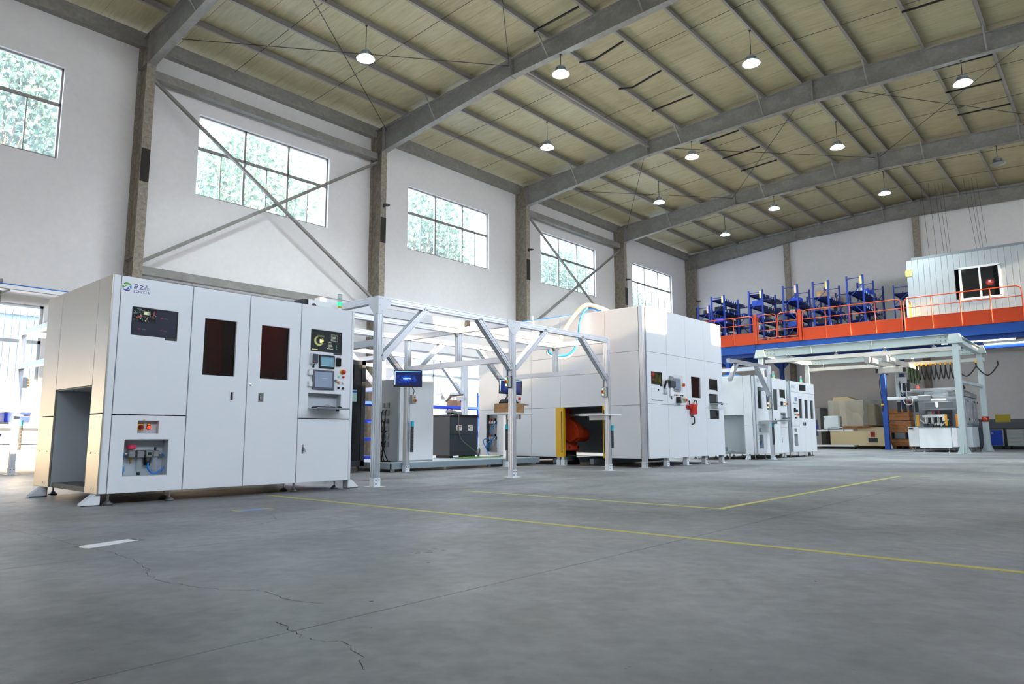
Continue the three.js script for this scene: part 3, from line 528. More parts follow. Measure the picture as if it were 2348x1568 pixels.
function drawLogo(x, w, h, faint) {                             // round two-colour mark, three characters and the name
  x.clearRect(0, 0, w, h); x.fillStyle = '#e5e9ec'; x.fillRect(0, 0, w, h);
  const cx = h * 0.46, cy = h * 0.5, R = h * 0.42; x.save(); x.beginPath(); x.arc(cx, cy, R, 0, 6.2832); x.clip();
  let g = x.createLinearGradient(cx - R, cy - R, cx + R, cy - R * 0.2); g.addColorStop(0, '#2f7d3c'); g.addColorStop(1, '#8cc63e'); x.fillStyle = g; x.fillRect(cx - R, cy - R, 2 * R, R);
  g = x.createLinearGradient(cx + R, cy - R * 0.3, cx, cy + R); g.addColorStop(0, '#3f86d6'); g.addColorStop(1, '#33309a'); x.fillStyle = g; x.fillRect(cx - R, cy, 2 * R, R); x.fillStyle = '#2f86d0'; x.beginPath(); x.moveTo(cx + R * 0.2, cy - R * 0.05); x.lineTo(cx + R, cy - R * 0.6); x.lineTo(cx + R, cy + R * 0.5); x.fill(); x.fillStyle = '#3f9440'; x.beginPath(); x.moveTo(cx - R * 0.2, cy + R * 0.05); x.lineTo(cx - R, cy - R * 0.5); x.lineTo(cx - R, cy + R * 0.6); x.fill();
  x.fillStyle = '#e5e9ec'; const poly = (p) => { x.beginPath(); p.forEach(([a, b], i) => i ? x.lineTo(cx + a * R, cy + b * R) : x.moveTo(cx + a * R, cy + b * R)); x.fill(); };
  poly([[-0.55, -0.55], [0.85, -0.5], [-0.1, 0.45], [0.55, 0.5], [0.55, 0.68], [-0.85, 0.52], [0.12, -0.4], [-0.45, -0.42]]); poly([[-0.95, -0.55], [-0.75, -0.7], [-0.3, -0.05], [-0.45, 0.1]]); poly([[0.95, 0.55], [0.75, 0.72], [0.3, 0.1], [0.45, -0.05]]); x.restore();
  x.strokeStyle = INK; x.lineWidth = h * 0.055; x.lineCap = 'butt'; const line = (p) => { x.beginPath(); p.forEach(([a, b], i) => i ? x.lineTo(a * h, b * h) : x.moveTo(a * h, b * h)); x.stroke(); };
  x.translate(0, -h * 0.06); x.scale(1, 1.12); line([[1.12, 0.26], [1.2, 0.2], [1.36, 0.2], [1.46, 0.3]]); line([[1.18, 0.3], [1.1, 0.58]]); line([[1.18, 0.3], [1.26, 0.58]]); line([[1.36, 0.3], [1.3, 0.58]]); line([[1.38, 0.3], [1.48, 0.58]]);
  line([[1.62, 0.26], [1.9, 0.26], [1.58, 0.57], [1.94, 0.57]]); line([[1.72, 0.16], [1.78, 0.24]]);
  x.lineWidth = h * 0.028; for (const [a, b] of [[2.22, 0.16], [2.1, 0.38], [2.36, 0.38]]) { line([[a - 0.11, b + 0.06], [a, b], [a + 0.11, b + 0.06]]); line([[a - 0.08, b + 0.1], [a + 0.08, b + 0.1]]); line([[a, b + 0.03], [a, b + 0.19]]); line([[a - 0.11, b + 0.19], [a + 0.11, b + 0.19]]); }
  x.setTransform(1, 0, 0, 1, 0, 0); x.fillStyle = INK; x.font = 'bold ' + Math.round(h * 0.3) + 'px sans-serif'; x.textBaseline = 'alphabetic'; 'ZONZSIN'.split('').forEach((ch, i) => x.fillText(ch, h * (1.06 + i * 0.218), h * 0.95));
}
const logoTex = canvasTex(640, 200, drawLogo);
function logo(x0, y0, w, z, parent) { const h = w * 200 / 640; bb().quad([x0, y0, z], [x0 + w, y0, z], [x0 + w, y0 + h, z], [x0, y0 + h, z]).build('maker_logo', plaque(logoTex, 0.4), parent).userData.label = 'round green and blue maker mark with lettering'; }
const T = {
  cctv: canvasTex(512, 320, (x, w, h) => {
    x.fillStyle = '#262b39'; x.fillRect(0, 0, w, h); x.fillStyle = '#141a20'; x.fillRect(0, 0, w * 0.52, h * 0.52);
    for (let i = 0; i < 70; i++) { x.strokeStyle = ['#2f423d', '#5f7a74', '#0f1412', '#6a564c', '#3c4c48', '#8f9e98'][i % 6]; x.lineWidth = 2 + rnd() * 7; x.beginPath(); const a = rnd() * 250, b = rnd() * 160; x.moveTo(a, b); x.lineTo(Math.min(264, a + rnd() * 70 - 20), Math.min(164, b + rnd() * 60 - 20)); x.stroke(); }
    x.fillStyle = '#9aa886'; x.fillRect(122, 30, 62, 44); x.fillStyle = '#c9cfae'; x.fillRect(130, 34, 30, 34); x.fillStyle = '#8a4a3e'; x.save(); x.translate(40, 110); x.rotate(-0.5); x.fillRect(0, 0, 70, 20); x.restore(); x.fillStyle = '#7a3240'; x.save(); x.translate(238, 14); x.rotate(0.25); x.fillRect(0, 0, 18, 90); x.restore(); x.fillStyle = '#d8efe6'; x.fillRect(140, 140, 12, 14); x.fillRect(84, 118, 8, 8);
    x.fillStyle = '#262b39'; x.fillRect(w * 0.52, 0, w, h * 0.55); x.fillRect(0, h * 0.52, w, h);
    for (const [a, b] of [[0.62, 0.3], [0.13, 0.8], [0.62, 0.78]]) { x.font = 'italic bold 15px sans-serif'; x.fillStyle = '#d8262c'; x.fillText('HIK', a * w, b * h); x.fillStyle = '#7f8a96'; x.font = 'italic 14px sans-serif'; x.fillText('VISION', a * w + 42, b * h + 3); }
    x.fillStyle = '#e06a3a'; x.fillRect(w - 26, h - 30, 8, 8);
  }),
  vision: canvasTex(512, 320, (x, w, h) => {
    x.fillStyle = '#20262a'; x.fillRect(0, 0, w, h); x.strokeStyle = '#8f945c'; x.lineWidth = 26; x.beginPath(); x.arc(130, 160, 66, 0, 6.2832); x.stroke(); x.strokeStyle = 'rgba(190,196,130,0.4)'; x.lineWidth = 40; x.beginPath(); x.arc(130, 160, 64, 1, 3.6); x.stroke(); x.fillStyle = '#20262a'; x.fillRect(110, 70, 110, 40);
    x.fillStyle = '#5c6148'; x.fillRect(96, 70, 120, 26); x.fillStyle = '#e6e0a0'; x.fillRect(142, 130, 36, 62); x.fillRect(170, 148, 40, 26); x.fillStyle = '#20262a'; x.fillRect(150, 118, 30, 14); x.fillRect(186, 180, 30, 14);
    x.fillStyle = '#cfd4c0'; x.font = '13px sans-serif'; x.fillText('Parameter Settings', 330, 44); for (let i = 1; i < 6; i++) { x.fillRect(332, 36 + i * 20, 56 + (i * 37) % 40, 5); x.fillRect(440, 36 + i * 20, 14, 4); } for (let i = 0; i < 6; i++) x.fillRect(294, 170 + i * 20, 50 + (i * 53) % 46, 5); x.fillStyle = '#57d97a'; for (const y of [210, 232, 262]) { x.beginPath(); x.arc(436, y, 6, 0, 7); x.fill(); } x.strokeStyle = '#5d6862'; x.lineWidth = 1; for (const y of [154, 246]) { x.beginPath(); x.moveTo(290, y); x.lineTo(490, y); x.stroke(); } x.fillStyle = '#c9bf7a'; x.fillRect(14, 296, 100, 12); x.fillStyle = '#f0efe0'; x.fillRect(494, 24, 8, 6); x.beginPath(); x.arc(284, 270, 7, 0, 7); x.fill();
  }),
  hmi: canvasTex(256, 192, (x, w, h) => { x.fillStyle = '#4c6d80'; x.fillRect(0, 0, w, h); x.fillStyle = '#2e4656'; x.fillRect(0, 0, w, 14); x.fillStyle = '#b9c9cf'; x.fillRect(0, h - 14, w, 4); for (let i = 0; i < 8; i++) { x.fillStyle = 'rgba(120,160,180,0.25)'; x.fillRect(20 + i * 26, 34, 20, 120); } }),
  panel: canvasTex(320, 256, (x, w, h) => { x.fillStyle = '#5d6c82'; x.fillRect(0, 0, w, h); for (let i = 0; i < 500; i++) { x.fillStyle = 'rgba(150,165,185,' + rnd() * 0.16 + ')'; x.fillRect(rnd() * w, rnd() * h, 2 + rnd() * 26, 1 + rnd() * 6); } x.fillStyle = '#c9d3dd'; x.fillRect(130, 104, 110, 3); }),
  blue: canvasTex(512, 288, (x, w, h) => {
    x.fillStyle = '#0b1230'; x.fillRect(0, 0, w, h); for (let i = 0; i < 260; i++) { const a = rnd() * 6.28, r = Math.pow(rnd(), 1.6) * 190, px = 220 + Math.cos(a) * r * 1.1, py = 150 + Math.sin(a) * r * 0.5, s = 8 + rnd() * 26; const g = x.createRadialGradient(px, py, 0, px, py, s); g.addColorStop(0, 'rgba(50,120,255,0.16)'); g.addColorStop(1, 'rgba(20,60,200,0)'); x.fillStyle = g; x.fillRect(px - s, py - s, 2 * s, 2 * s); }
    x.fillStyle = '#6fa2ff'; x.fillRect(0, 0, w, 12); x.fillStyle = '#9cc4ff'; x.fillRect(0, 12, 12, h - 26); x.fillStyle = '#e9f1ff'; for (let i = 0; i < 10; i++) { x.fillRect(162 + i * 15, 142, 11, 2); x.fillRect(162 + i * 15, 152, 11, 2); x.fillRect(166 + i * 15, 142, 2, 14); } for (let i = 0; i < 24; i++) { x.fillStyle = '#bcd2ff'; x.fillRect(rnd() * w, rnd() * h, 2, 2); }
  }),
  dark: canvasTex(128, 96, (x, w, h) => { x.fillStyle = '#10120f'; x.fillRect(0, 0, w, h); x.fillStyle = '#34362c'; x.fillRect(16, 22, 14, 22); x.fillStyle = '#2b2e26'; x.fillRect(50, 24, 16, 22); x.fillRect(88, 22, 10, 14); }),
  robotView: canvasTex(256, 200, (x, w, h) => { x.fillStyle = '#191c12'; x.fillRect(0, 0, w, h); for (let i = 0; i < 60; i++) { x.strokeStyle = ['#3a3a1c', '#52512a', '#20261a'][i % 3]; x.lineWidth = 3 + rnd() * 8; x.beginPath(); const a = 90 + rnd() * 150; x.moveTo(a, rnd() * h); x.lineTo(a + rnd() * 20, rnd() * h); x.stroke(); } x.fillStyle = '#6d2a1c'; x.beginPath(); x.arc(50, 40, 40, 0, 7); x.fill(); x.fillRect(30, 110, 46, 40); }),
  warn: canvasTex(160, 96, (x, w, h) => { x.fillStyle = '#f1f1ee'; x.fillRect(0, 0, w, h); x.fillStyle = '#cf3b2e'; x.fillRect(74, 12, 76, 16); x.fillStyle = '#e0a02a'; x.beginPath(); x.moveTo(40, 24); x.lineTo(66, 84); x.lineTo(14, 84); x.fill(); x.fillStyle = '#8b8b88'; for (let i = 0; i < 4; i++) x.fillRect(78, 38 + i * 12, 66, 4); }),
  warn2: canvasTex(160, 96, (x, w, h) => { x.fillStyle = '#f1f1ee'; x.fillRect(0, 0, w, h); x.fillStyle = '#d98a2a'; x.fillRect(74, 12, 76, 18); x.fillStyle = '#2b2e33'; x.beginPath(); x.arc(40, 42, 16, 0.6, 5); x.fill(); x.fillRect(24, 26, 8, 26); x.fillStyle = '#8b8b88'; for (let i = 0; i < 4; i++) x.fillRect(78, 40 + i * 12, 66, 4); }),
};

// ---------------------------------------------------------------- machine one, nearest the camera
{
  const X0 = 2.53, X1 = 5.44, zf = -7.5, zb = -9.49, y0 = 0.11, y1 = 2.27, th = 0.03;
  const m = thing('inspection_machine', 'large white enclosure nearest the camera with two amber windows and a steel side', 'machine', [(X0 + X1) / 2, 0, (zf + zb) / 2]);
  // shell
  bb().box(X0 + 0.01, y1 - 0.02, zb, X1 - 0.01, y1, zf - th).build('top_panel', M.paint, m);
  bb().box(X0 + 0.02, y0, zb, X1 - 0.02, y1 - 0.02, zb + 0.02).build('back_panel', M.paint, m);
  bb().box(X1 - 0.025, y0, zb, X1, y1, zf - th - 0.002).build('side_panel', M.paint, m);
  bb().box(X0 + 0.02, y0, zb, X1 - 0.02, y0 + 0.05, zf - th - 0.03).build('base_frame', M.inner, m);
  bb().plateZ(X0 + 0.03, y0 + 0.04, X1 - 0.03, y1 - 0.02, [[2.65, 0.2, 3.24, 2.15], [3.4, 0.2, 3.93, 2.15], [4.06, 0.2, 4.59, 2.15], [4.72, 0.92, 5.33, 2.15]], zf - th - 0.004, 0.02, 0).build('inner_frame', M.gap, m);
  for (const x of [3.327, 4.658]) bb().box(x - 0.015, y0 + 0.05, zb + 0.03, x + 0.015, y1 - 0.03, zf - th - 0.03).build('inner_partition', M.gap, m);
  bb().box(X0, y0, zf - th, 2.6, y1, zf, 0.006).build('corner_post', M.paint, m); bb().box(5.402, y0, zf - th, X1, y1, zf, 0.006).build('corner_post', M.paint, m);
  // front panels and doors
  const a1 = bb().plateZ(2.607, 0.881, 3.322, y1, [[2.722, 1.68, 3.182, 1.97]], zf, th).build('front_panel', M.paint, m);
  const a2 = bb().plateZ(2.607, y0, 3.322, 0.87, [[2.848, 0.69, 3.054, 0.818], [2.735, 0.268, 3.16, 0.63]], zf, th).build('service_panel', M.paint, m);
  const d1 = bb().plateZ(3.332, y0, 3.986, y1, [[3.473, 1.322, 3.837, 1.943], [3.8, 1.06, 3.832, 1.148]], zf, th).build('door', M.paint, m);
  const d2 = bb().plateZ(3.996, y0, 4.653, y1, [[4.144, 1.32, 4.505, 1.944], [4.148, 1.064, 4.186, 1.143]], zf, th).build('door', M.paint, m);
  const c1 = bb().plateZ(4.663, 0.876, 5.397, y1, [[4.799, 1.702, 5.253, 1.973], [4.79, 1.0, 5.262, 1.182]], zf, th).build('control_panel', M.paint, m);
  const c2 = bb().plateZ(4.663, y0, 5.397, 0.866, [], zf, th).build('cabinet_door', M.paint, m);
  logo(2.607, 2.108, 0.34, zf + 0.001, a1);
  screen(2.722, 1.68, 3.182, 1.97, zf - 0.002, T.cctv, a1, 0.24, 0.01);
  bb().box(3.06, 1.655, zf - 0.004, 3.18, 1.682, zf + 0.002).build('screen_tab', M.darkGrey, a1);
  recess(2.848, 0.69, 3.054, 0.818, zf - 0.01, 0.05, M.paintGrey, a2);
  { const s = bb().box(2.858, 0.715, zf - 0.06, 2.925, 0.79, zf - 0.048, 0.004).build('main_switch', M.black, a2); bb().box(2.863, 0.72, zf - 0.048, 2.92, 0.785, zf - 0.044).build('yellow_face', M.amberYellow, s); bb().cyl([2.892, 0.752, zf - 0.044], [2.892, 0.752, zf - 0.02], 0.025, 0.023).box(2.884, 0.73, zf - 0.02, 2.9, 0.774, zf - 0.008).build('rotary_knob', M.redDark, s); }
  { const s = bb().box(2.957, 0.735, zf - 0.06, 2.993, 0.792, zf - 0.052).build('power_lamp', M.black, a2); bb().box(2.96, 0.774, zf - 0.052, 2.99, 0.79, zf - 0.05).build('lamp_tag', M.amberYellow, s); bb().cyl([2.975, 0.752, zf - 0.052], [2.975, 0.752, zf - 0.03], 0.016, 0.014).build('lamp_lens', M.redOn, s); }
  bb().box(2.895, 0.822, zf, 2.915, 0.829, zf + 0.001).build('yellow_sticker', M.yellow, a2);
  recess(2.735, 0.268, 3.16, 0.63, zf - 0.01, 0.13, M.paintGrey, a2); airUnit(2.965, 0.485, zf - 0.135, a2, 1.12);
  bb().box(3.468, 1.317, zf - th - 0.006, 3.842, 1.948, zf - th - 0.002).build('amber_window', M.amber, d1); bb().box(4.139, 1.315, zf - th - 0.006, 4.51, 1.949, zf - th - 0.002).build('amber_window', M.amber, d2);
  { const h = bb().plateZ(3.785, 1.045, 3.846, 1.163, [[3.8, 1.06, 3.832, 1.148]], zf + 0.005, 0.008, 0.002).build('recessed_handle', M.white, d1); bb().box(3.8, 1.06, zf - 0.03, 3.832, 1.148, zf - 0.026).build('grip_back', M.darkGrey, h); }
  { const h = bb().plateZ(4.134, 1.05, 4.2, 1.157, [[4.148, 1.064, 4.186, 1.143]], zf + 0.005, 0.008, 0.002).build('recessed_handle', M.zinc, d2); bb().box(4.148, 1.064, zf - 0.03, 4.186, 1.143, zf - 0.026).build('grip_back', M.darkGrey, h); bb().box(4.16, 1.07, zf - 0.026, 4.176, 1.137, zf - 0.004, 0.003).build('latch', M.chrome, h); }
  bb().lathe([[0, 0.004], [0.013, 0.003], [0.015, 0], [0, 0]], [4.031, 1.242, zf], [0, 0, 1]).build('key_lock', M.chrome, d2);
  // interior seen through the amber windows
  bb().box(3.37, 1.0, -9.2, 4.62, 1.1, -7.75).build('work_table', M.inner, m);
  bb().box(3.5, 1.1, -8.9, 3.95, 1.5, -8.4, 0.03).build('inner_housing', M.robot, m); bb().box(4.2, 1.1, -8.3, 4.6, 1.45, -7.9, 0.02).build('inner_housing', M.robot, m); bb().box(4.56, 1.1, -8.3, 4.63, 2.1, -7.7).build('inner_column', M.orange, m); bb().cyl([3.7, 1.1, -8.0], [3.72, 1.9, -8.05], 0.09, 0.05).build('inner_spindle', M.zinc, m);
  { const l = bb().box(3.45, 2.12, -8.4, 4.5, 2.15, -8.36).build('inner_light_tube', std(0xffffff, 0.4, 0, { emissive: 0xfff0d8, emissiveIntensity: 0.5 }), m); const pl = new THREE.PointLight(0xffe8c8, 0.12); pl.position.set(0, 2.05, 0.12); pl.name = 'inner_light'; pl.castShadow = true; m.add(pl); }
  // operator panel
  screen(4.799, 1.702, 5.253, 1.973, zf - 0.002, T.vision, c1, 0.26, 0.01); bb().box(5.13, 1.678, zf - 0.004, 5.25, 1.703, zf + 0.002).build('screen_tab', M.darkGrey, c1);
  { const p = bb().box(4.917, 1.497, zf, 5.146, 1.663, zf + 0.018, 0.006).build('small_touch_panel', M.black, c1); bb().quad([4.937, 1.52, zf + 0.0185], [5.126, 1.52, zf + 0.0185], [5.126, 1.645, zf + 0.0185], [4.937, 1.645, zf + 0.0185]).build('display_screen', screenMat(T.hmi, 0.35), p); }
  { const p = bb().box(4.83, 1.228, zf, 5.14, 1.472, zf + 0.022, 0.006).build('large_touch_panel', std(0x565c6b, 0.4), c1); bb().quad([4.862, 1.258, zf + 0.0225], [5.108, 1.258, zf + 0.0225], [5.108, 1.448, zf + 0.0225], [4.862, 1.448, zf + 0.0225]).build('display_screen', screenMat(T.panel, 0.35), p);
    bb().box(4.78, 1.205, zf + 0.024, 5.18, 1.485, zf + 0.028).build('clear_cover', M.glass, c1); for (const y of [1.4, 1.26]) bb().box(4.772, y, zf, 4.822, y + 0.065, zf + 0.035, 0.004).build('cover_hinge', M.white, c1); bb().box(5.158, 1.335, zf, 5.178, 1.365, zf + 0.035, 0.002).build('cover_latch', M.zinc, c1); }
  { const p = bb().box(4.79, 1.54, zf, 4.88, 1.672, zf + 0.045, 0.006).build('wall_box', M.white, c1); bb().box(4.8, 1.55, zf + 0.045, 4.874, 1.66, zf + 0.062, 0.006).build('box_face', M.charcoal, p); bb().box(4.815, 1.556, zf + 0.0622, 4.835, 1.566, zf + 0.064).build('red_label', M.red, p); bb().poly([[4.84, 1.54, zf + 0.03], [4.815, 1.505, zf + 0.05]], 0.006).sph([4.812, 1.5, zf + 0.052], 0.014).build('lever', M.black, p); }
  bb().box(5.165, 1.533, zf, 5.24, 1.645, zf + 0.03, 0.012).build('card_reader', M.blackGloss, c1);
  eStop(5.272, 1.468, zf, c1, 0.03); [[5.215, 1.405, M.mint], [5.281, 1.402, M.red], [5.217, 1.333, M.orangeBtn], [5.283, 1.331, M.white], [5.214, 1.262, M.black], [5.28, 1.26, M.black]].forEach(([x, y, k]) => button(x, y, zf, k, c1, 0.015));
  recess(4.79, 1.0, 5.262, 1.182, zf - 0.01, 0.08, M.paintGrey, c1);
  for (const x of [4.82, 5.2]) bb().poly([[x, 1.15, zf - 0.086], [x + 0.01, 1.15, zf - 0.03], [x + 0.01, 1.13, zf - 0.03]], 0.005).build('tray_catch', M.zinc, c1);
  { const t = bb().box(4.79, 0.985, zf - 0.06, 5.26, 0.995, zf + 0.2, 0.002).box(4.79, 0.985, zf + 0.192, 5.26, 1.003, zf + 0.2).build('keyboard_tray', M.paintGrey, c1); bb().cyl([5.12, 0.985, zf + 0.14], [5.12, 0.965, zf + 0.14], 0.018, 0.02).build('tray_knob', M.black, t); }
  keyboardSet(4.8, 5.25, 0.9955, zf - 0.0, zf + 0.185, 'the machine nearest the camera');
  { const k = bb().box(4.722, 0.45, zf, 4.745, 0.56, zf + 0.01, 0.003).build('swing_handle', M.chrome, c2); bb().bar([4.734, 0.53, zf + 0.02], [4.76, 0.47, zf + 0.03], 0.018, 0.012).build('lever', M.chrome, k); bb().cyl([4.734, 0.49, zf + 0.01], [4.734, 0.49, zf + 0.016], 0.008).build('keyhole', M.black, k); }
  // stainless side facing the camera's left
  const sx = X0 - 0.012;
  bb().plateX(-9.49, 0.888, -8.975, y1, [], sx, 0.02).build('steel_side_panel', M.stainless, m); bb().plateX(-9.49, y0, -8.975, 0.88, [], sx, 0.02).build('steel_side_panel', M.stainless, m);
  bb().plateX(-8.97, 1.175, -7.85, y1, [], sx, 0.02).build('steel_side_panel', M.stainless, m);
  bb().plateX(-7.845, 0.888, -7.505, y1, [], sx, 0.02).build('steel_side_panel', M.stainless, m); bb().plateX(-7.845, y0, -7.505, 0.88, [], sx, 0.02).build('steel_side_panel', M.stainless, m);
  const bl = bb(); for (const [z, y] of [[-7.62, 0.5], [-7.75, 0.5], [-9.1, 0.5], [-9.35, 0.5]]) bl.cyl([sx, y, z], [sx - 0.004, y, z], 0.008, 0.008, 10); bl.parts('rivet', M.zinc, m);
  const hs = bb(); for (const z of [-7.6, -7.66, -9.1, -9.16]) hs.box(sx - 0.001, y0 + 0.035, z - 0.006, sx + 0.002, y0 + 0.06, z + 0.006); hs.parts('slot_hole', M.black, m);
  // opening in the side: jambs, recessed hatch, dark inside
  bb().box(X0 + 0.01, y0, -8.985, X0 + 0.35, 1.175, -8.965).box(X0 + 0.01, 1.165, -8.97, X0 + 0.4, 1.18, -7.85).box(X0 + 0.01, y0, -7.855, X0 + 0.35, 1.175, -7.845).parts('opening_jamb', M.paintGrey, m);
  bb().plateX(-8.965, y0 + 0.02, -7.86, 0.9, [], X0 + 0.33, 0.02).build('hatch_panel', M.paintGrey, m); bb().box(X0 + 0.3, y0 + 0.01, -8.9, X0 + 0.33, y0 + 0.09, -7.86, 0.004).build('hatch_rail', M.paintGrey, m);
  bb().box(X0 + 0.34, 0.9, -8.95, X0 + 0.42, 0.93, -7.87).build('hatch_sill', M.zinc, m);
  const vs = bb(); for (let i = 0; i < 14; i++) vs.box(X0 + 0.5, 0.94 + i * 0.016, -8.9, X0 + 0.51, 0.948 + i * 0.016, -8.84); vs.parts('duct_slot', M.white, m);
  bb().box(2.95, 0.93, -8.75, 3.2, 1.3, -8.5, 0.03).build('inner_motor', M.black, m);
  // feet
  for (const [x, z] of [[2.64, -7.56], [3.235, -7.58], [3.29, -7.85], [4.7, -7.6], [4.68, -7.8], [5.34, -7.7], [2.7, -9.42], [3.3, -9.42], [4.7, -9.42], [5.34, -9.42]]) levelFoot(x, z, y0, m);
  wedgeFoot(2.4, -7.58, 0.17, m); wedgeFoot(2.4, -9.2, 0.17, m); wedgeFoot(5.6, -7.6, -0.17, m);
  // on the roof
  towerLight(5.34, y1, -7.7, 'stack light with green lens on top of the nearest machine');
  const jb = thing('junction_box', 'white box with a round hole on top of the nearest machine', 'electrical box', [5.16, y1, -8.0]);
  bb().box(5.0, y1, -8.15, 5.36, y1 + 0.16, -7.9, 0.004).build('case', M.white, jb); bb().box(4.94, y1, -8.15, 5.0, y1 + 0.16, -7.92).build('black_end', M.black, jb); bb().cyl([5.08, y1 + 0.08, -7.9], [5.08, y1 + 0.08, -7.897], 0.035).build('cable_hole', M.black, jb);
  const hb = thing('cable_bundle', 'red and blue cables lying on top of the nearest machine', 'cable', [4.8, y1, -8.0]);
  bb().tube([[4.5, y1 + 0.012, -7.9], [4.7, y1 + 0.03, -7.95], [4.94, y1 + 0.08, -8.0]], 0.012).tube([[4.55, y1 + 0.012, -8.05], [4.75, y1 + 0.04, -8.02], [4.94, y1 + 0.11, -8.02]], 0.012).parts('blue_hose', M.blueHose, hb); bb().tube([[4.4, y1 + 0.01, -7.85], [4.65, y1 + 0.02, -7.9], [4.94, y1 + 0.05, -7.97]], 0.01).tube([[4.4, y1 + 0.03, -7.95], [4.65, y1 + 0.04, -7.98], [4.94, y1 + 0.06, -8.03]], 0.01).parts('red_cable', M.red, hb);
}

// ---------------------------------------------------------------- aluminium operator frames
function footBracket(x, z, parent) {
  const f = bb().box(x - 0.1, 0, z - 0.1, x + 0.1, 0.006, z + 0.1, 0.002).box(x - 0.05, 0.006, z + 0.045, x + 0.05, 0.12, z + 0.052, 0.002).box(x - 0.052, 0.006, z - 0.05, x - 0.045, 0.12, z + 0.05, 0.002).build('foot_bracket', M.alumPlate, parent);
  bb().cyl([x - 0.025, 0.09, z + 0.052], [x - 0.025, 0.09, z + 0.058], 0.008, 0.008, 8).cyl([x + 0.025, 0.09, z + 0.052], [x + 0.025, 0.09, z + 0.058], 0.008, 0.008, 8).cyl([x - 0.025, 0.04, z + 0.052], [x - 0.025, 0.04, z + 0.058], 0.008, 0.008, 8).parts('bolt', M.darkGrey, f);
}
function gusset(x, y, z, l, r, parent) {            // flat corner plate on the front of a post top
  const P = [[x - 0.045, y - 0.24], [x + 0.045, y - 0.24]]; if (r) P.push([x + 0.17, y - 0.09], [x + 0.17, y]); else P.push([x + 0.045, y]); if (l) P.push([x - 0.17, y], [x - 0.17, y - 0.09]); else P.push([x - 0.045, y]);
  const g = bb().add(new THREE.ExtrudeGeometry(new THREE.Shape(P.map((p) => new THREE.Vector2(...p))), { depth: 0.006, bevelEnabled: false }), new THREE.Matrix4().makeTranslation(0, 0, z)).build('gusset_plate', M.alumPlate, parent);
  const s = bb(); for (const [dx, dy] of [[-0.02, -0.03], [0.02, -0.03], [-0.02, -0.12], [0.02, -0.2], ...(r ? [[0.12, -0.03], [0.15, -0.05]] : []), ...(l ? [[-0.12, -0.03], [-0.15, -0.05]] : [])]) s.cyl([x + dx, y + dy, z + 0.006], [x + dx, y + dy, z + 0.009], 0.005, 0.005, 6); s.parts('screw', M.zinc, g);
}
function sideGusset(x, y, z, parent) { bb().add(new THREE.ExtrudeGeometry(new THREE.Shape([[-0.045, -0.24], [0.045, -0.24], [0.045, 0], [-0.17, 0], [-0.17, -0.09]].map((p) => new THREE.Vector2(z + p[0], y + p[1]))), { depth: 0.006, bevelEnabled: false }), new THREE.Matrix4().set(0, 0, -1, x, 0, 1, 0, 0, 1, 0, 0, 0, 0, 0, 0, 1)).build('gusset_plate', M.alumPlate, parent); }
const aluBox = 0.09;
{
  const f = thing('aluminium_frame', 'aluminium profile frame spanning between the nearest machine and the tall enclosure', 'frame', [8.55, 0, -8.8]), T1 = 2.53, ym = T1 - aluBox / 2, XS = [5.82, 8.55, 11.32];
  for (const z of [-7.49, -10.1]) for (const x of XS) { bb().alu([x, 0.004, z], [x, T1, z], aluBox, aluBox, [0, 0, 1]).build('post', M.alum, f); footBracket(x, z, f); }
  for (const z of [-7.49, -8.78, -10.1]) for (const [a, b] of [[5.82, 8.55], [8.55, 11.32]]) bb().alu([a + 0.045, ym, z], [b - 0.045, ym, z], aluBox).build('top_rail', M.alum, f);
  for (const x of XS) { bb().alu([x, ym, -7.535], [x, ym, -10.055], aluBox).build('cross_rail', M.alum, f); bb().alu([x, 1.9, -7.535], [x, 1.9, -10.055], aluBox).build('lower_cross_rail', M.alum, f); if (x > 6) { bb().alu([x, 1.945, -8.74], [x, ym - 0.045, -8.74], aluBox, aluBox, [0, 0, 1]).build('hanger_post', M.alum, f);
    const k = bb(); for (const s of [-1, 1]) k.add(new THREE.ExtrudeGeometry(new THREE.Shape([[0, 0], [s * 0.07, 0], [0, -0.07]].map((p) => new THREE.Vector2(...p))), { depth: 0.05, bevelEnabled: false }), new THREE.Matrix4().makeTranslation(x + s * 0.045, 2.44, -8.76)); k.parts('corner_bracket', M.zinc, f); } }
  for (const z of [-7.49, -10.1]) for (const [xa, ya, xb, yb] of [[5.865, 1.69, 6.66, 2.46], [8.505, 1.73, 7.74, 2.46], [8.595, 1.75, 9.42, 2.46], [11.275, 1.74, 10.46, 2.46]]) bb().alu([xa, ya, z], [xb, yb, z], aluBox, aluBox, [0, 0, 1]).build('diagonal_brace', M.alum, f);
  gusset(5.82, T1, -7.445, 0, 1, f); gusset(8.55, T1, -7.445, 1, 1, f); gusset(11.32, T1, -7.445, 0, 0, f); sideGusset(5.775, T1, -7.49, f);
  // cable duct lying along the middle rail
  const d = thing('cable_duct', 'long white cable duct lying on the middle rail of the operator frame', 'cable duct', [8.3, T1, -8.78]);
  bb().box(5.7, T1, -8.85, 11.42, T1 + 0.13, -8.71, 0.003).build('duct_body', M.white, d); bb().box(5.7, T1 + 0.13, -8.855, 11.42, T1 + 0.138, -8.705).build('duct_lid', M.white, d);
  const w = thing('security_camera', 'small black camera standing on the middle frame rail', 'camera', [8.7, T1, -8.66]); bb().cyl([8.7, T1 - 0.02, -8.66], [8.7, T1 + 0.05, -8.66], 0.02).build('stem', M.white, w); bb().box(8.66, T1 + 0.05, -8.7, 8.74, T1 + 0.15, -8.63, 0.01).build('body', M.black, w);
}
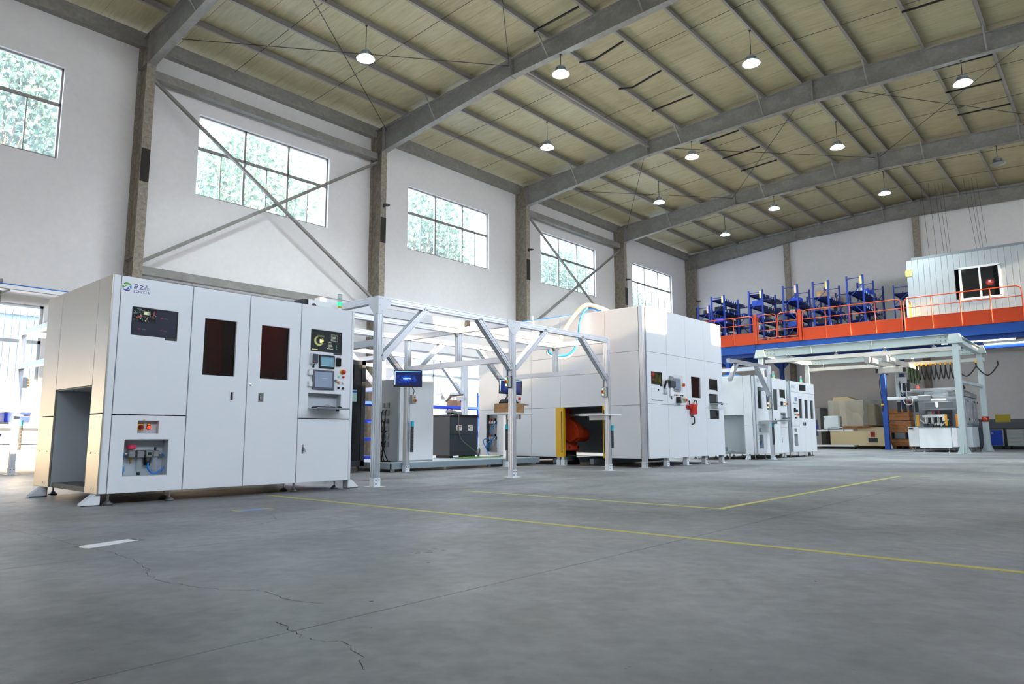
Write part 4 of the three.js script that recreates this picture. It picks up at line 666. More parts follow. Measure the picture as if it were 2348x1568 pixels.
function monitor(x, y, z, yaw, label, tilt = 0) {
  const t = thing('monitor', label, 'monitor', [x, y, z], 'monitors on the operator frame'); const W = 0.26, H = 0.155;
  const add = (b, n, m, p) => { const r = b.build(n, m, p); return r; };
  t.userData.base = [0, 0, 0];
  const c = add(bb().box(-W, -H, -0.02, W, H, 0.015, 0.006), 'case', M.black, t); add(bb().quad([-W + 0.018, -H + 0.03, 0.0155], [W - 0.018, -H + 0.03, 0.0155], [W - 0.018, H - 0.018, 0.0155], [-W + 0.018, H - 0.018, 0.0155]), 'display_screen', screenMat(T.blue, 0.7), t); add(bb().box(-0.03, -0.04, -0.14, 0.03, 0.04, -0.02, 0.005), 'arm_mount', M.darkGrey, t);
  t.rotation.set(0, yaw, tilt, 'YXZ'); return t;
}
monitor(8.42, 1.7, -9.93, -0.62, 'monitor with a blue starry screen on the frame post in front of the grey cabinet');
monitor(11.27, 1.69, -9.92, -0.5, 'monitor with a blue starry screen beside the taller shelf with the cardboard box', -0.05);
function buttonBox(x, y, z, label) {                // buttons face -x
  const t = thing('button_box', label, 'control box', [x, y, z], 'push-button boxes on frame posts');
  bb().box(x - 0.05, y - 0.09, z - 0.045, x, y + 0.09, z + 0.045, 0.005).build('case', std(0xb9bab2, 0.5), t); bb().box(x - 0.002, y - 0.1, z - 0.05, x + 0.03, y + 0.1, z + 0.05, 0.004).build('back_plate', M.charcoal, t);
  for (const d of [0.055, -0.055]) { const r = bb().cyl([x - 0.05, y + d, z], [x - 0.058, y + d, z], 0.022).build('bezel', std(0x2e6a48, 0.4), t); bb().cyl([x - 0.058, y + d, z], [x - 0.07, y + d, z], 0.016, 0.014).build('lit_button_lamp', std(0xe9fff4, 0.3, 0, { emissive: 0xbfffe0, emissiveIntensity: 0.6 }), r); }
  eStop(x - 0.05, y, z, t, 0.024, [-1, 0, 0]); bb().tube([[x - 0.02, y + 0.09, z], [x - 0.02, y + 0.15, z], [x + 0.0, y + 0.24, z - 0.01]], 0.008, 10, 6).build('cable', M.black, t);
}
buttonBox(8.475, 1.52, -7.5, 'two green buttons and a stop button on the middle frame post');
buttonBox(11.245, 1.48, -7.5, 'two green buttons and a stop button on the last frame post before the tall enclosure');
{ const t = thing('stop_button_box', 'grey box with one stop button on the frame post under the first monitor', 'control box', [8.62, 1.33, -10.04]); bb().box(8.597, 1.25, -10.08, 8.69, 1.42, -10.0, 0.005).build('case', std(0xb9bab2, 0.5), t); eStop(8.645, 1.31, -10.0, t, 0.026); button(8.645, 1.375, -10.0, M.red, t, 0.012, false); bb().tube([[8.65, 1.42, -10.04], [8.66, 1.5, -10.03], [8.62, 1.56, -10.04]], 0.006, 10, 6).build('cable', M.black, t); }
function powerStrip(x, y0, y1, z, label) { const t = thing('power_strip', label, 'power strip', [x, y0, z], 'power strips on frame posts'); bb().box(x - 0.025, y0, z - 0.02, x + 0.025, y1 - 0.1, z + 0.025, 0.004).build('strip', M.charcoal, t); bb().box(x - 0.026, y1 - 0.1, z - 0.02, x + 0.026, y1, z + 0.03, 0.004).build('cyan_end', M.cyan, t); const s = bb(); for (let y = y0 + 0.03; y < y1 - 0.13; y += 0.055) s.box(x - 0.014, y, z + 0.025, x + 0.014, y + 0.034, z + 0.027); s.parts('socket', M.black, t); }
powerStrip(8.62, 0.36, 0.93, -10.025, 'tall black power strip with cyan end on the post under the first monitor'); powerStrip(11.25, 0.35, 0.9, -10.03, 'tall black power strip with cyan end under the shelf with the cardboard box'); powerStrip(11.39, 0.42, 0.85, -7.45, 'black power strip on the last frame post before the tall enclosure');
{ const s = thing('shelf_board', 'white shelf board on the last frame post before the tall enclosure', 'shelf', [11.25, 1.03, -7.75]); bb().box(11.02, 1.03, -7.85, 11.6, 1.06, -7.36, 0.003).build('board', M.white, s); bb().box(11.29, 0.95, -7.9, 11.35, 1.03, -7.44).build('bracket', M.zinc, s);
  const u = thing('shelf_board', 'white shelf board carrying the cardboard box, on a rear frame post', 'shelf', [11.2, 1.1, -9.9]); bb().box(10.85, 1.1, -10.3, 11.62, 1.13, -9.6, 0.003).build('board', M.white, u); bb().box(11.29, 1.0, -10.05, 11.35, 1.1, -9.7).build('bracket', M.zinc, u);
  const c = thing('cardboard_box', 'open cardboard box on the shelf of the rear frame post', 'box', [11.2, 1.13, -9.9]); const q = bb(); q.box(10.95, 1.13, -10.1, 11.4, 1.136, -9.65).box(10.95, 1.13, -9.66, 11.4, 1.33, -9.65).box(10.95, 1.13, -10.1, 11.4, 1.33, -10.09).box(10.95, 1.13, -10.1, 10.96, 1.33, -9.65).box(11.39, 1.13, -10.1, 11.4, 1.33, -9.65); q.build('carton', M.card, c); bb().prism([11.4, 1.32, -10.08], [11.4, 1.32, -9.66], [[0, 0], [0.18, -0.02], [0.18, -0.013], [0, 0.007]]).build('flap', M.card, c);
  const d = thing('tool_bag', 'black tool bag stuffed in the cardboard box', 'bag', [11.15, 1.15, -9.88]); bb().box(10.98, 1.15, -10.05, 11.35, 1.42, -9.72, 0.06).build('bag', M.rubber, d); bb().tube([[11.05, 1.41, -9.88], [11.15, 1.5, -9.88], [11.28, 1.41, -9.88]], 0.012).build('handle', M.black, d);
  const e = thing('red_canister', 'small red and white canister beside the black tool bag', 'bottle', [11.37, 1.14, -9.75]); bb().cyl([11.3, 1.34, -9.69], [11.3, 1.4, -9.69], 0.03).build('white_part', M.white, e); bb().cyl([11.3, 1.4, -9.69], [11.3, 1.46, -9.69], 0.03).build('red_cap', M.red, e);
}
// ---------------------------------------------------------------- platform with cabinets behind the frame
{ const p = thing('base_platform', 'low grey steel platform under the control cabinets', 'platform', [10.4, 0, -11.2]);
  bb().box(8.25, 0.16, -12.4, 12.55, 0.17, -10.17).build('deck', M.paintGrey, p); bb().box(8.25, 0.055, -10.19, 12.55, 0.16, -10.17).box(8.25, 0.055, -12.4, 8.27, 0.16, -10.17).parts('skirt', std(0x8fa0a8, 0.5), p);
  for (const [x, z] of [[8.4, -10.3], [9.7, -10.3], [11.0, -10.3], [12.4, -10.3], [8.4, -12.3], [12.4, -12.3]]) bb().box(x - 0.03, 0, z - 0.03, x + 0.03, 0.16, z + 0.03).build('leg', M.white, p); }
{ const c = thing('control_cabinet', 'tall light grey control cabinet with plugs on its side', 'cabinet', [9.16, 0.17, -10.8]);
  bb().box(8.7, 0.17, -11.15, 9.6, 1.75, -10.52, 0.006).build('body', M.paintGrey, c); bb().box(8.715, 0.19, -10.52, 9.585, 1.73, -10.5, 0.004).build('door', M.paint, c);
  const pl = bb(), fr = bb(); for (let r = 0; r < 6; r++) for (let k = 0; k < 3; k++) { const y = 1.25 - r * 0.15, z = -11.0 + k * 0.09; fr.box(8.69, y - 0.05, z - 0.035, 8.7, y + 0.05, z + 0.035); if ((r + k) % 4) pl.box(8.63, y - 0.045, z - 0.028, 8.69, y + 0.04, z + 0.028, 0.006); } fr.parts('socket_plate', M.zinc, c); pl.parts('connector_plug', std(0x9a9c9a, 0.5, 0.3), c);
  const cb = bb(); for (let i = 0; i < 12; i++) { const z = -11.0 + (i % 3) * 0.09 + rr(-0.02, 0.02), y = 1.2 - (i / 3 | 0) * 0.2; cb.tube([[8.64, y - 0.04, z], [8.6, y - 0.12, z + rr(-0.02, 0.02)], [8.6, 0.45, z + rr(-0.04, 0.04)], [8.55 + rr(-0.03, 0.03), 0.2, z + rr(-0.1, 0.2)], [8.5, 0.185, -10.6 + rr(-0.2, 0.25)]], 0.011, 18, 6); } cb.parts('black_cable', M.rubber, c);
}
{ const c = thing('robot_controller', 'dark grey robot controller cabinet with two warning labels', 'cabinet', [11.26, 0.17, -11.58]);
  bb().box(10.82, 0.22, -11.87, 11.7, 1.13, -11.31, 0.01).build('body', M.charcoal, c); bb().box(10.84, 0.68, -11.31, 11.69, 1.06, -11.295, 0.004).build('upper_door', M.charcoal, c); bb().box(10.84, 0.3, -11.31, 11.69, 0.66, -11.295, 0.004).build('lower_door', M.charcoal, c); bb().box(10.81, 1.07, -11.88, 11.71, 1.13, -11.285, 0.01).build('top_tray', M.black, c); bb().box(10.86, 0.17, -11.8, 10.95, 0.22, -11.35).box(11.57, 0.17, -11.8, 11.66, 0.22, -11.35).parts('plinth', M.black, c);
  bb().quad([11.0, 0.78, -11.294], [11.17, 0.78, -11.294], [11.17, 0.89, -11.294], [11.0, 0.89, -11.294]).build('warning_label', plaque(T.warn), c); bb().quad([11.36, 0.78, -11.294], [11.53, 0.78, -11.294], [11.53, 0.89, -11.294], [11.36, 0.89, -11.294]).build('warning_label', plaque(T.warn2), c);
  const t = thing('teach_pendant', 'grey teach pendant lying on the robot controller', 'controller', [11.1, 1.13, -11.5]); bb().bar([10.95, 1.2, -11.5], [11.28, 1.16, -11.5], 0.2, 0.05).build('case', std(0xb4b6b4, 0.5), t); bb().bar([10.99, 1.225, -11.5], [11.16, 1.2, -11.5], 0.14, 0.012).build('display_screen', M.darkGrey, t); bb().cyl([10.98, 1.22, -11.44], [10.98, 1.25, -11.44], 0.02).build('stop_mushroom', M.red, t); bb().box(10.97, 1.13, -11.56, 11.0, 1.19, -11.44).build('stand', M.black, t);
  const h = thing('pendant_cable', 'grey cable hanging from the teach pendant to a coil on the platform', 'cable', [11.2, 0.17, -11.2]); bb().tube([[11.1, 1.17, -11.42], [11.05, 1.12, -11.27], [11.03, 0.9, -11.26], [11.1, 0.6, -11.25], [11.35, 0.4, -11.2], [11.5, 0.25, -11.1], [11.3, 0.185, -10.9], [11.0, 0.185, -10.95], [10.8, 0.19, -10.8]], 0.012, 50).build('cable', M.hoseGrey, h); for (let i = 0; i < 4; i++) bb().tor([11.5, 0.3, -11.1 + i * 0.012], 0.1 - i * 0.008, 0.012, [0, 0.5, 0]).build('coil', M.zinc, h);
  bb().tube([[10.6, 0.185, -10.9], [11.0, 0.19, -10.7], [11.4, 0.185, -10.95], [11.9, 0.185, -10.8]], 0.012, 24).tube([[10.7, 0.2, -10.8], [11.2, 0.2, -10.95], [11.7, 0.185, -10.6]], 0.01, 24).parts('green_wire', M.greenWire, h);
}
{ const c = thing('glass_cabinet', 'tall black cabinet with a smoked glass door beside the nearest machine', 'cabinet', [8.0, 0, -11.3]);
  const x0 = 7.55, x1 = 8.2, zf = -10.9, zb = -11.6, f = bb(); f.box(x0, 0.1, zb, x0 + 0.07, 2.08, zf).box(x1 - 0.09, 0.1, zb, x1, 2.08, zf).box(x0, 0.1, zb, x1, 0.2, zf).box(x0, 2.0, zb, x1, 2.08, zf).box(x0, 0.1, zb, x1, 2.08, zb + 0.02); f.build('frame', M.darkGrey, c);
  bb().box(x0 + 0.06, 0.2, zf - 0.02, x1 - 0.08, 2.0, zf - 0.012).build('glass_door', M.smoke, c); bb().box(x0 + 0.07, 0.95, zb + 0.02, x1 - 0.09, 0.97, zf - 0.05).box(x0 + 0.07, 0.55, zb + 0.02, x1 - 0.09, 0.58, zf - 0.05).parts('inner_shelf', M.zinc, c); bb().bar([x0 + 0.07, 1.25, -11.2], [x1 - 0.1, 1.75, -11.2], 0.04, 0.05).build('inner_strut', M.alum, c);
  bb().box(x0 + 0.2, 1.3, zf - 0.011, x0 + 0.46, 1.52, zf - 0.008).build('notice_sheet', std(0xa9cfc9, 0.7), c); bb().box(x0 + 0.2, 1.47, zf - 0.0085, x0 + 0.46, 1.495, zf - 0.007).build('blue_header', M.blueBin, c); bb().add(new THREE.SphereGeometry(0.06, 14, 8, 0, 6.2832, 0, 1.571), new THREE.Matrix4().makeTranslation(8.0, 1.16, -11.1)).build('inner_sensor', M.white, c);
  for (const [x, z] of [[x0 + 0.08, zf - 0.08], [x1 - 0.08, zf - 0.08], [x0 + 0.08, zb + 0.08], [x1 - 0.08, zb + 0.08]]) bb().cyl([x - 0.015, 0.04, z], [x + 0.015, 0.04, z], 0.04).box(x - 0.02, 0.06, z - 0.02, x + 0.02, 0.1, z + 0.02).build('castor', M.black, c);
}
// ---------------------------------------------------------------- sunlit frame and racks farther back
{ const f = thing('aluminium_frame', 'sunlit aluminium frame standing behind the control cabinets', 'frame', [10.6, 0, -13.1]), y = 2.55;
  for (const x of [7.6, 10.3, 13.05]) { bb().alu([x, 0.004, -13.1], [x, y, -13.1], 0.16, aluBox, [0, 0, 1]).build('post', M.alum, f); footBracket(x, -13.1, f); bb().alu([x, 0.004, -15.6], [x, y, -15.6], aluBox, aluBox, [0, 0, 1]).build('post', M.alum, f); bb().alu([x, y - 0.045, -13.15], [x, y - 0.045, -15.55], aluBox).build('cross_rail', M.alum, f); bb().alu([x, 1.75, -13.15], [x, 1.75, -15.55], aluBox).build('cross_rail', M.alum, f); }
  for (const z of [-13.1, -15.6]) bb().alu([7.6, y + 0.045, z], [13.05, y + 0.045, z], aluBox).build('top_rail', M.alum, f);
  for (const [xa, xb] of [[7.7, 8.5], [10.2, 9.4], [10.4, 11.2], [12.95, 12.15]]) bb().alu([xa, 1.75, -13.1], [xb, 2.52, -13.1], aluBox, aluBox, [0, 0, 1]).build('diagonal_brace', M.alum, f);
  bb().alu([10.3, 1.62, -13.1], [13.05, 1.62, -13.1], aluBox).build('side_rail', M.alum, f);
  const p = thing('tilted_tablet', 'dark tablet on a swing arm in front of the blue rack', 'tablet', [12.2, 1.75, -12.95]); bb().obox([-0.1, -0.18, -0.012], [0.1, 0.18, 0.012], 0.008, new THREE.Matrix4().makeRotationFromEuler(new THREE.Euler(-0.2, -0.5, 0.35)).setPosition(12.25, 1.7, -12.95)).build('case', M.charcoal, p); bb().tube([[12.3, 1.7, -12.97], [12.5, 1.68, -13.0], [12.95, 1.72, -13.06]], 0.018, 14).build('arm', M.black, p);
}
function rack(name, label, group, x0, x1, z0, z1, y0, levels, top, mat, nx, w = 0.045) {
  const r = thing(name, label, 'rack', [(x0 + x1) / 2, y0, (z0 + z1) / 2], group); const step = (x1 - x0) / nx;
  for (let i = 0; i <= nx; i++) for (const z of [z0, z1]) bb().box(x0 + step * i - w / 2, y0, z - w / 2, x0 + step * i + w / 2, y0 + top, z + w / 2).build('upright', mat, r);
  for (let i = 0; i <= nx; i++) { const x = x0 + step * i; bb().bar([x, y0 + 0.12, z0], [x, y0 + top * 0.35, z1], 0.02, 0.03).bar([x, y0 + top * 0.62, z0], [x, y0 + top * 0.35, z1], 0.02, 0.03).bar([x, y0 + top * 0.62, z0], [x, y0 + top * 0.86, z1], 0.02, 0.03).bar([x, y0 + top - 0.12, z0], [x, y0 + top - 0.12, z1], 0.025, 0.035).build('end_brace', mat, r); }
  for (const y of levels) for (let i = 0; i < nx; i++) { const a = x0 + step * i + w / 2, b = x0 + step * (i + 1) - w / 2; const s = bb().box(a, y0 + y, z0, b, y0 + y + 0.012, z1).build('shelf', mat, r); bb().box(a, y0 + y - 0.06, z0 - 0.015, b, y0 + y + 0.014, z0 + 0.015).box(a, y0 + y - 0.06, z1 - 0.015, b, y0 + y + 0.014, z1 + 0.015).build('shelf_beam', mat, s); }
  return r;
}
rack('storage_rack', 'blue storage rack with cartons behind the control cabinets', null, 13.4, 17.8, -17.2, -16.5, 0, [0.25, 0.9, 1.6], 2.15, M.blueBin, 3);
[[13.7, 0.34, 0.42, 'tall brown carton on the blue rack beside its first post'], [14.15, 0.42, 0.55, 'large brown carton on the top shelf of the blue rack'], [14.75, 0.4, 0.4, 'brown carton next to the large carton on the blue rack'], [16.2, 0.5, 0.36, 'wide low carton at the far end of the blue rack']].forEach(([x, w, h, n]) => tag(bb().box(x, 1.612, -17.1, x + w, 1.612 + h, -16.6, 0.006).build('cardboard_box', M.card), n, 'box', 'cartons on the blue rack'));
[[13.6, 0.912, M.blueBin, 'blue bin on the middle shelf of the floor rack, nearest'], [14.2, 0.912, M.yellow, 'yellow bin on the middle shelf of the floor rack'], [15.0, 0.912, M.orangeBtn, 'orange bin on the middle shelf of the floor rack'], [15.6, 0.912, M.white, 'white bin on the middle shelf of the floor rack']].forEach(([x, y, m, n]) => { const b = thing('storage_bin', n, 'bin', [x, y, -16.85], 'bins on the blue rack'); bb().box(x, y, -17.05, x + 0.42, y + 0.2, -16.6, 0.01).build('tub', m, b); bb().box(x - 0.01, y + 0.2, -17.06, x + 0.43, y + 0.22, -16.59).build('rim', m, b); });
rack('storage_rack', 'blue rack beside the black glass cabinet', null, 9.0, 11.8, -14.9, -14.2, 0, [0.15, 0.6, 1.05, 1.5], 1.8, M.blueBin, 2);
[[9.1, 0.162, M.yellow, 'yellow crate at the bottom of the rack beside the glass cabinet'], [9.1, 0.612, M.amberYellow, 'amber crate on the second shelf of the rack beside the glass cabinet'], [9.15, 1.062, M.redDark, 'dark red case on the third shelf of the rack beside the glass cabinet'], [9.7, 1.062, M.white, 'white case on the third shelf of the rack beside the glass cabinet'], [9.2, 1.512, M.blueBin, 'blue crate on top of the rack beside the glass cabinet']].forEach(([x, y, m, n]) => { const b = thing('storage_bin', n, 'bin', [x, y, -14.5], 'bins beside the glass cabinet'); bb().box(x, y, -14.8, x + 0.4, y + 0.22, -14.25, 0.01).build('tub', m, b); bb().box(x - 0.01, y + 0.2, -14.81, x + 0.41, y + 0.23, -14.24).build('rim', m, b); });
// ---------------------------------------------------------------- far left: frame, tray, work bench by the window
{ const f = thing('aluminium_frame', 'aluminium frame half hidden behind the steel side of the nearest machine', 'frame', [3.6, 0, -13.5]), y = 2.55;
  for (const z of [-14.9, -11.4]) { bb().alu([3.6, 0.004, z], [3.6, y, z], aluBox, aluBox, [0, 0, 1]).build('post', M.alum, f); footBracket(3.6, z, f); }
  bb().alu([3.6, y - 0.045, -14.85], [3.6, y - 0.045, -11.45], aluBox).build('top_rail', M.alum, f); bb().alu([3.6, 1.9, -14.85], [3.6, 1.9, -11.45], aluBox).build('lower_rail', M.alum, f); bb().alu([3.65, y - 0.045, -14.9], [7.6, y - 0.045, -14.9], aluBox).build('cross_rail', M.alum, f); bb().alu([3.6, 1.945, -13.4], [3.6, 2.46, -13.4], 0.06).build('hanger_post', M.alum, f); bb().box(3.55, 1.02, -15.0, 4.3, 1.05, -14.7).build('shelf_plate', M.zinc, f);
  const c = thing('security_camera', 'small black camera on the rail behind the nearest machine', 'camera', [3.6, y, -12.6]); bb().box(3.55, y, -12.66, 3.65, y + 0.1, -12.56, 0.02).build('body', M.black, c);
  const b = thing('button_box', 'push-button box on the frame post at the far left', 'control box', [3.69, 1.62, -14.9]); bb().box(3.645, 1.53, -14.95, 3.72, 1.72, -14.86, 0.005).build('case', M.zinc, b); for (const d of [0.05, 0, -0.05]) bb().cyl([3.72, 1.625 + d, -14.9], [3.75, 1.625 + d, -14.9], 0.02).build('button_cap', M.amberYellow, b);
  powerStrip(3.67, 0.42, 0.95, -14.83, 'black power strip with cyan end on the far left frame post');
  const t = thing('cable_tray', 'white cable tray with blue hoses on wall brackets', 'cable tray', [4.2, 4.05, -19.0]); bb().box(-2, 4.0, -19.25, 14.5, 4.01, -18.95).box(-2, 4.0, -18.96, 14.5, 4.1, -18.95).box(-2, 4.0, -19.25, 14.5, 4.1, -19.24).build('tray', M.white, t); const h = bb(); for (let i = 0; i < 4; i++) h.tube([[-2, 4.09 + i * 0.02, -19.0 - i * 0.06], [2, 4.11 + i * 0.01, -19.02 - i * 0.05], [5, 4.1 + rr(0, 0.03), -19.0 - i * 0.06], [14.4, 4.1, -19.0 - i * 0.05]], 0.022, 40, 7); h.parts('blue_hose', M.blueHose, t);
  for (const x of [0.6, 4.2, 7.6, 10.6, 13.6]) bb().box(x, 3.75, ZL, x + 0.04, 4.35, ZL + 0.04).bar([x + 0.02, 3.97, ZL + 0.02], [x + 0.02, 3.97, -18.9], 0.04, 0.04).bar([x + 0.02, 4.3, ZL + 0.02], [x + 0.02, 4.0, -19.3], 0.02, 0.02).build('wall_bracket', M.steel, t);
  const w = thing('work_bench', 'steel work bench with blue bins at the far left', 'bench', [2.9, 0, -16.6]); bb().box(2.2, 0.9, -17, 4.6, 0.94, -16.2).build('bench_top', M.zinc, w); bb().box(2.2, 0.5, -17, 4.6, 0.52, -16.2).build('lower_shelf', M.zinc, w); for (const [x, z] of [[2.25, -16.95], [4.55, -16.95], [2.25, -16.25], [4.55, -16.25]]) bb().box(x - 0.03, 0, z - 0.03, x + 0.03, 0.9, z + 0.03).build('leg', M.zinc, w);
  [[3.3, 0.52, 'blue bin on the lower shelf of the far left bench'], [3.2, 0.94, 'blue bin on top of the far left bench'], [3.75, 0.94, 'second blue bin on top of the far left bench']].forEach(([x, y, n]) => { const b = thing('storage_bin', n, 'bin', [x, y, -16.6], 'blue bins on the bench'); bb().box(x, y, -16.85, x + 0.42, y + 0.18, -16.3, 0.01).build('tub', M.blueBin, b); bb().box(x - 0.01, y + 0.16, -16.86, x + 0.43, y + 0.19, -16.29).build('rim', M.blueBin, b); });
  const k = thing('waste_bin', 'black waste bin under the bench at the far left', 'bin', [3.4, 0, -15.9]); bb().lathe([[0, 0], [0.17, 0], [0.22, 0.42], [0.23, 0.42], [0.23, 0.44], [0.21, 0.44], [0.16, 0.02], [0, 0.02]], [3.35, 0, -15.9]).build('tub', M.black, k);
}

// ---------------------------------------------------------------- the tall enclosure with the robot inside
{
  const X0 = 12.66, X1 = 16.36, zf = -7.45, zb = -12.2, y0 = 0.18, y1 = 3.36, th = 0.03;
  const m = thing('robot_enclosure', 'tallest white enclosure with an open side bay and a red lock unit on its front', 'machine', [(X0 + X1) / 2, 0, (zf + zb) / 2]);
  bb().box(X0 + 0.02, y1 - 0.02, zb, X1 - 0.02, y1, zf - th).build('top_panel', M.paint, m); bb().box(X0 + 0.02, y0, zb, X1 - 0.02, y1 - 0.02, zb + 0.02).build('back_panel', M.paint, m); bb().box(X1 - 0.025, y0, zb, X1, y1, zf - th).build('side_panel', M.paint, m);
  bb().plateZ(X0 + 0.1, y0 + 0.02, X1 - 0.03, y1 - 0.02, [], zf - th - 0.004, 0.01, 0).build('inner_frame', M.gap, m);
  bb().alu([X0 + 0.045, 0.005, zf - 0.07], [X0 + 0.045, y1, zf - 0.07], 0.09, 0.09, [0, 0, 1]).build('corner_profile', M.alum, m);
  const xs = [X0 + 0.1, 13.605, 14.485, 15.395, X1], g = 0.003;
  const P = (a, b, c, d, n, holes = []) => bb().plateZ(a + g, b + g, c - g, d - g, holes, zf, th).build(n, M.paint, m);
  const tp = []; for (let i = 0; i < 4; i++) tp.push(P(xs[i], 2.4, xs[i + 1], y1, 'upper_panel'));
  const p1 = P(xs[0], 1.31, xs[1], 2.4, 'screen_panel', [[12.92, 1.72, 13.38, 1.99]]), p2 = P(xs[1], 1.31, xs[2], 2.4, 'operator_panel'), dr = P(xs[2], y0, xs[3], 2.4, 'door', [[14.71, 1.51, 15.17, 1.99]]);
  const p4 = P(xs[3], 1.29, xs[4], 2.4, 'screen_panel', [[15.62, 1.73, 16.07, 1.99], [15.6, 1.4, 16.06, 1.635]]), l1 = P(xs[0], y0, xs[1], 1.31, 'lower_panel'), l2 = P(xs[1], y0, xs[2], 1.31, 'lower_panel'), l4 = P(xs[3], y0, xs[4], 1.29, 'lower_panel', [[15.6, 1.035, 16.1, 1.25]]);
  logo(12.84, 3.1, 0.43, zf + 0.001, tp[0]);
  screen(12.92, 1.72, 13.38, 1.99, zf - 0.002, T.robotView, p1, 0.3); bb().box(13.28, 1.69, zf - 0.004, 13.38, 1.72, zf + 0.002).build('screen_tab', M.black, p1); bb().plateZ(12.91, 1.39, 13.37, 1.645, [], zf + 0.006, 0.006, 0.002).build('flap', M.paint, p1); bb().sph([13.18, 1.61, zf + 0.014], 0.02, 10).build('flap_knob', M.black, p1); bb().box(12.92, 1.385, zf, 13.37, 1.4, zf + 0.014, 0.002).build('flap_rail', M.zinc, p1);
  { const s = bb().box(13.64, 1.7, zf, 13.86, 1.84, zf + 0.07, 0.008).build('swing_panel', M.charcoal, p2); bb().tube([[13.45, 1.62, zf + 0.005], [13.43, 1.78, zf + 0.06], [13.52, 1.83, zf + 0.06], [13.64, 1.82, zf + 0.05]], 0.022, 18).build('cable', M.black, s); bb().box(13.42, 1.54, zf, 13.55, 1.66, zf + 0.03, 0.004).build('cable_box', M.paintGrey, p2); bb().box(13.68, 1.84, zf + 0.01, 13.78, 1.93, zf + 0.06, 0.006).build('swing_joint', M.zinc, s); bb().box(13.68, 1.5, zf, 13.8, 1.68, zf + 0.04, 0.004).build('small_box', M.white, p2); bb().poly([[13.74, 1.5, zf + 0.02], [13.71, 1.45, zf + 0.04]], 0.007).sph([13.7, 1.44, zf + 0.045], 0.014, 8).build('lever', M.black, p2);
    const q = bb().box(13.84, 1.62, zf, 14.16, 1.9, zf + 0.03, 0.006).build('touch_panel', std(0x8d9097, 0.4), p2); bb().quad([13.87, 1.66, zf + 0.031], [14.13, 1.66, zf + 0.031], [14.13, 1.87, zf + 0.031], [13.87, 1.87, zf + 0.031]).build('display_screen', screenMat(T.panel, 0.35), q); bb().box(13.8, 1.59, zf + 0.034, 14.24, 1.97, zf + 0.038).build('clear_cover', M.glass, p2);
    eStop(14.3, 1.77, zf, p2, 0.04); [M.green, M.red, M.orangeBtn, M.white, M.black, M.black].forEach((k, i) => button(13.88 + i * 0.075, 1.53, zf, k, p2, 0.016)); }
  { const s = bb().box(13.98, 1.37, zf, 14.2, 1.48, zf + 0.13, 0.006).build('button_station', std(0xb9bab2, 0.5), p2); bb().box(13.97, 1.36, zf, 14.02, 1.49, zf + 0.11).build('side_plate', M.black, s); eStop(14.14, 1.425, zf + 0.13, s, 0.032); button(14.06, 1.425, zf + 0.13, M.green, s, 0.016, false); }
  bb().box(14.705, 1.505, zf - th - 0.006, 15.175, 1.995, zf - th - 0.001).build('amber_window', phys({ color: new THREE.Color().setRGB(0.16, 0.025, 0.01), roughness: 0.04, transmission: 0.9, thickness: 0 }), dr);
  { const s = bb().box(14.42, 1.25, zf, 14.6, 1.33, zf + 0.06, 0.01).box(14.58, 1.12, zf, 14.8, 1.36, zf + 0.09, 0.02).build('red_lock_unit', M.red, dr); bb().cyl([14.44, 1.29, zf + 0.06], [14.44, 1.29, zf + 0.068], 0.02).build('lock_eye', M.black, s); bb().tor([14.78, 1.36, zf + 0.05], 0.08, 0.014, [0, 0, -0.6], 4.2).build('lock_ring', M.black, s); bb().cyl([14.5, 1.33, zf + 0.04], [14.5, 1.4, zf + 0.04], 0.012).sph([14.5, 1.41, zf + 0.04], 0.02, 8).build('lock_pin', M.black, s); }
  bb().tube([[14.66, 1.08, zf], [14.66, 1.07, zf + 0.05], [14.68, 1.05, zf + 0.06], [14.68, 0.93, zf + 0.06], [14.66, 0.91, zf + 0.05], [14.66, 0.9, zf]], 0.014, 24, 8, 0.2).build('door_handle', M.black, dr);
  screen(15.62, 1.73, 16.07, 1.99, zf - 0.002, T.dark, p4, 0.35); bb().box(15.98, 1.705, zf - 0.004, 16.07, 1.73, zf + 0.002).build('screen_tab', M.black, p4);
  recess(15.6, 1.4, 16.06, 1.635, zf - 0.01, 0.1, M.paintGrey, p4); { const t = bb().box(15.59, 1.392, zf - 0.06, 16.06, 1.402, zf + 0.24, 0.002).build('keyboard_tray', M.paintGrey, p4); bb().cyl([15.95, 1.392, zf + 0.15], [15.95, 1.37, zf + 0.15], 0.02).build('tray_knob', M.black, t); } keyboardSet(15.6, 16.05, 1.4025, zf, zf + 0.22, 'the tallest enclosure');
  recess(15.6, 1.035, 16.1, 1.25, zf - 0.01, 0.06, M.zinc, l4); bb().box(15.64, 1.05, zf - 0.068, 16.05, 1.23, zf - 0.05, 0.004).build('socket_plate', std(0x9a968f, 0.4, 0.4), l4); bb().tube([[15.75, 1.06, zf - 0.045], [15.85, 1.1, zf - 0.02], [15.98, 1.08, zf - 0.02], [16.04, 1.12, zf - 0.02], [16.04, 1.2, zf - 0.02], [15.98, 1.22, zf - 0.045]], 0.012, 24).build('patch_cable', M.black, l4); bb().box(15.8, 1.14, zf - 0.05, 15.84, 1.17, zf - 0.045).box(15.92, 1.14, zf - 0.05, 15.96, 1.17, zf - 0.045).parts('white_socket', M.white, l4);
  // side towards the frame: panels, open bay with yellow light curtains, air recess
  const zs = [-12.2, -11.54, -10.5, -9.64, -8.42, zf - 0.13], ys = [y0, 1.28, 2.41, y1];
  bb().plateX(-12.15, y0 + 0.03, zf - 0.15, y1 - 0.03, [[-9.64, y0 + 0.04, -8.42, 1.26], [-11.95, 0.27, -11.42, 1.2]], X0 + 0.032, 0.01, 0).build('side_frame', M.gap, m);
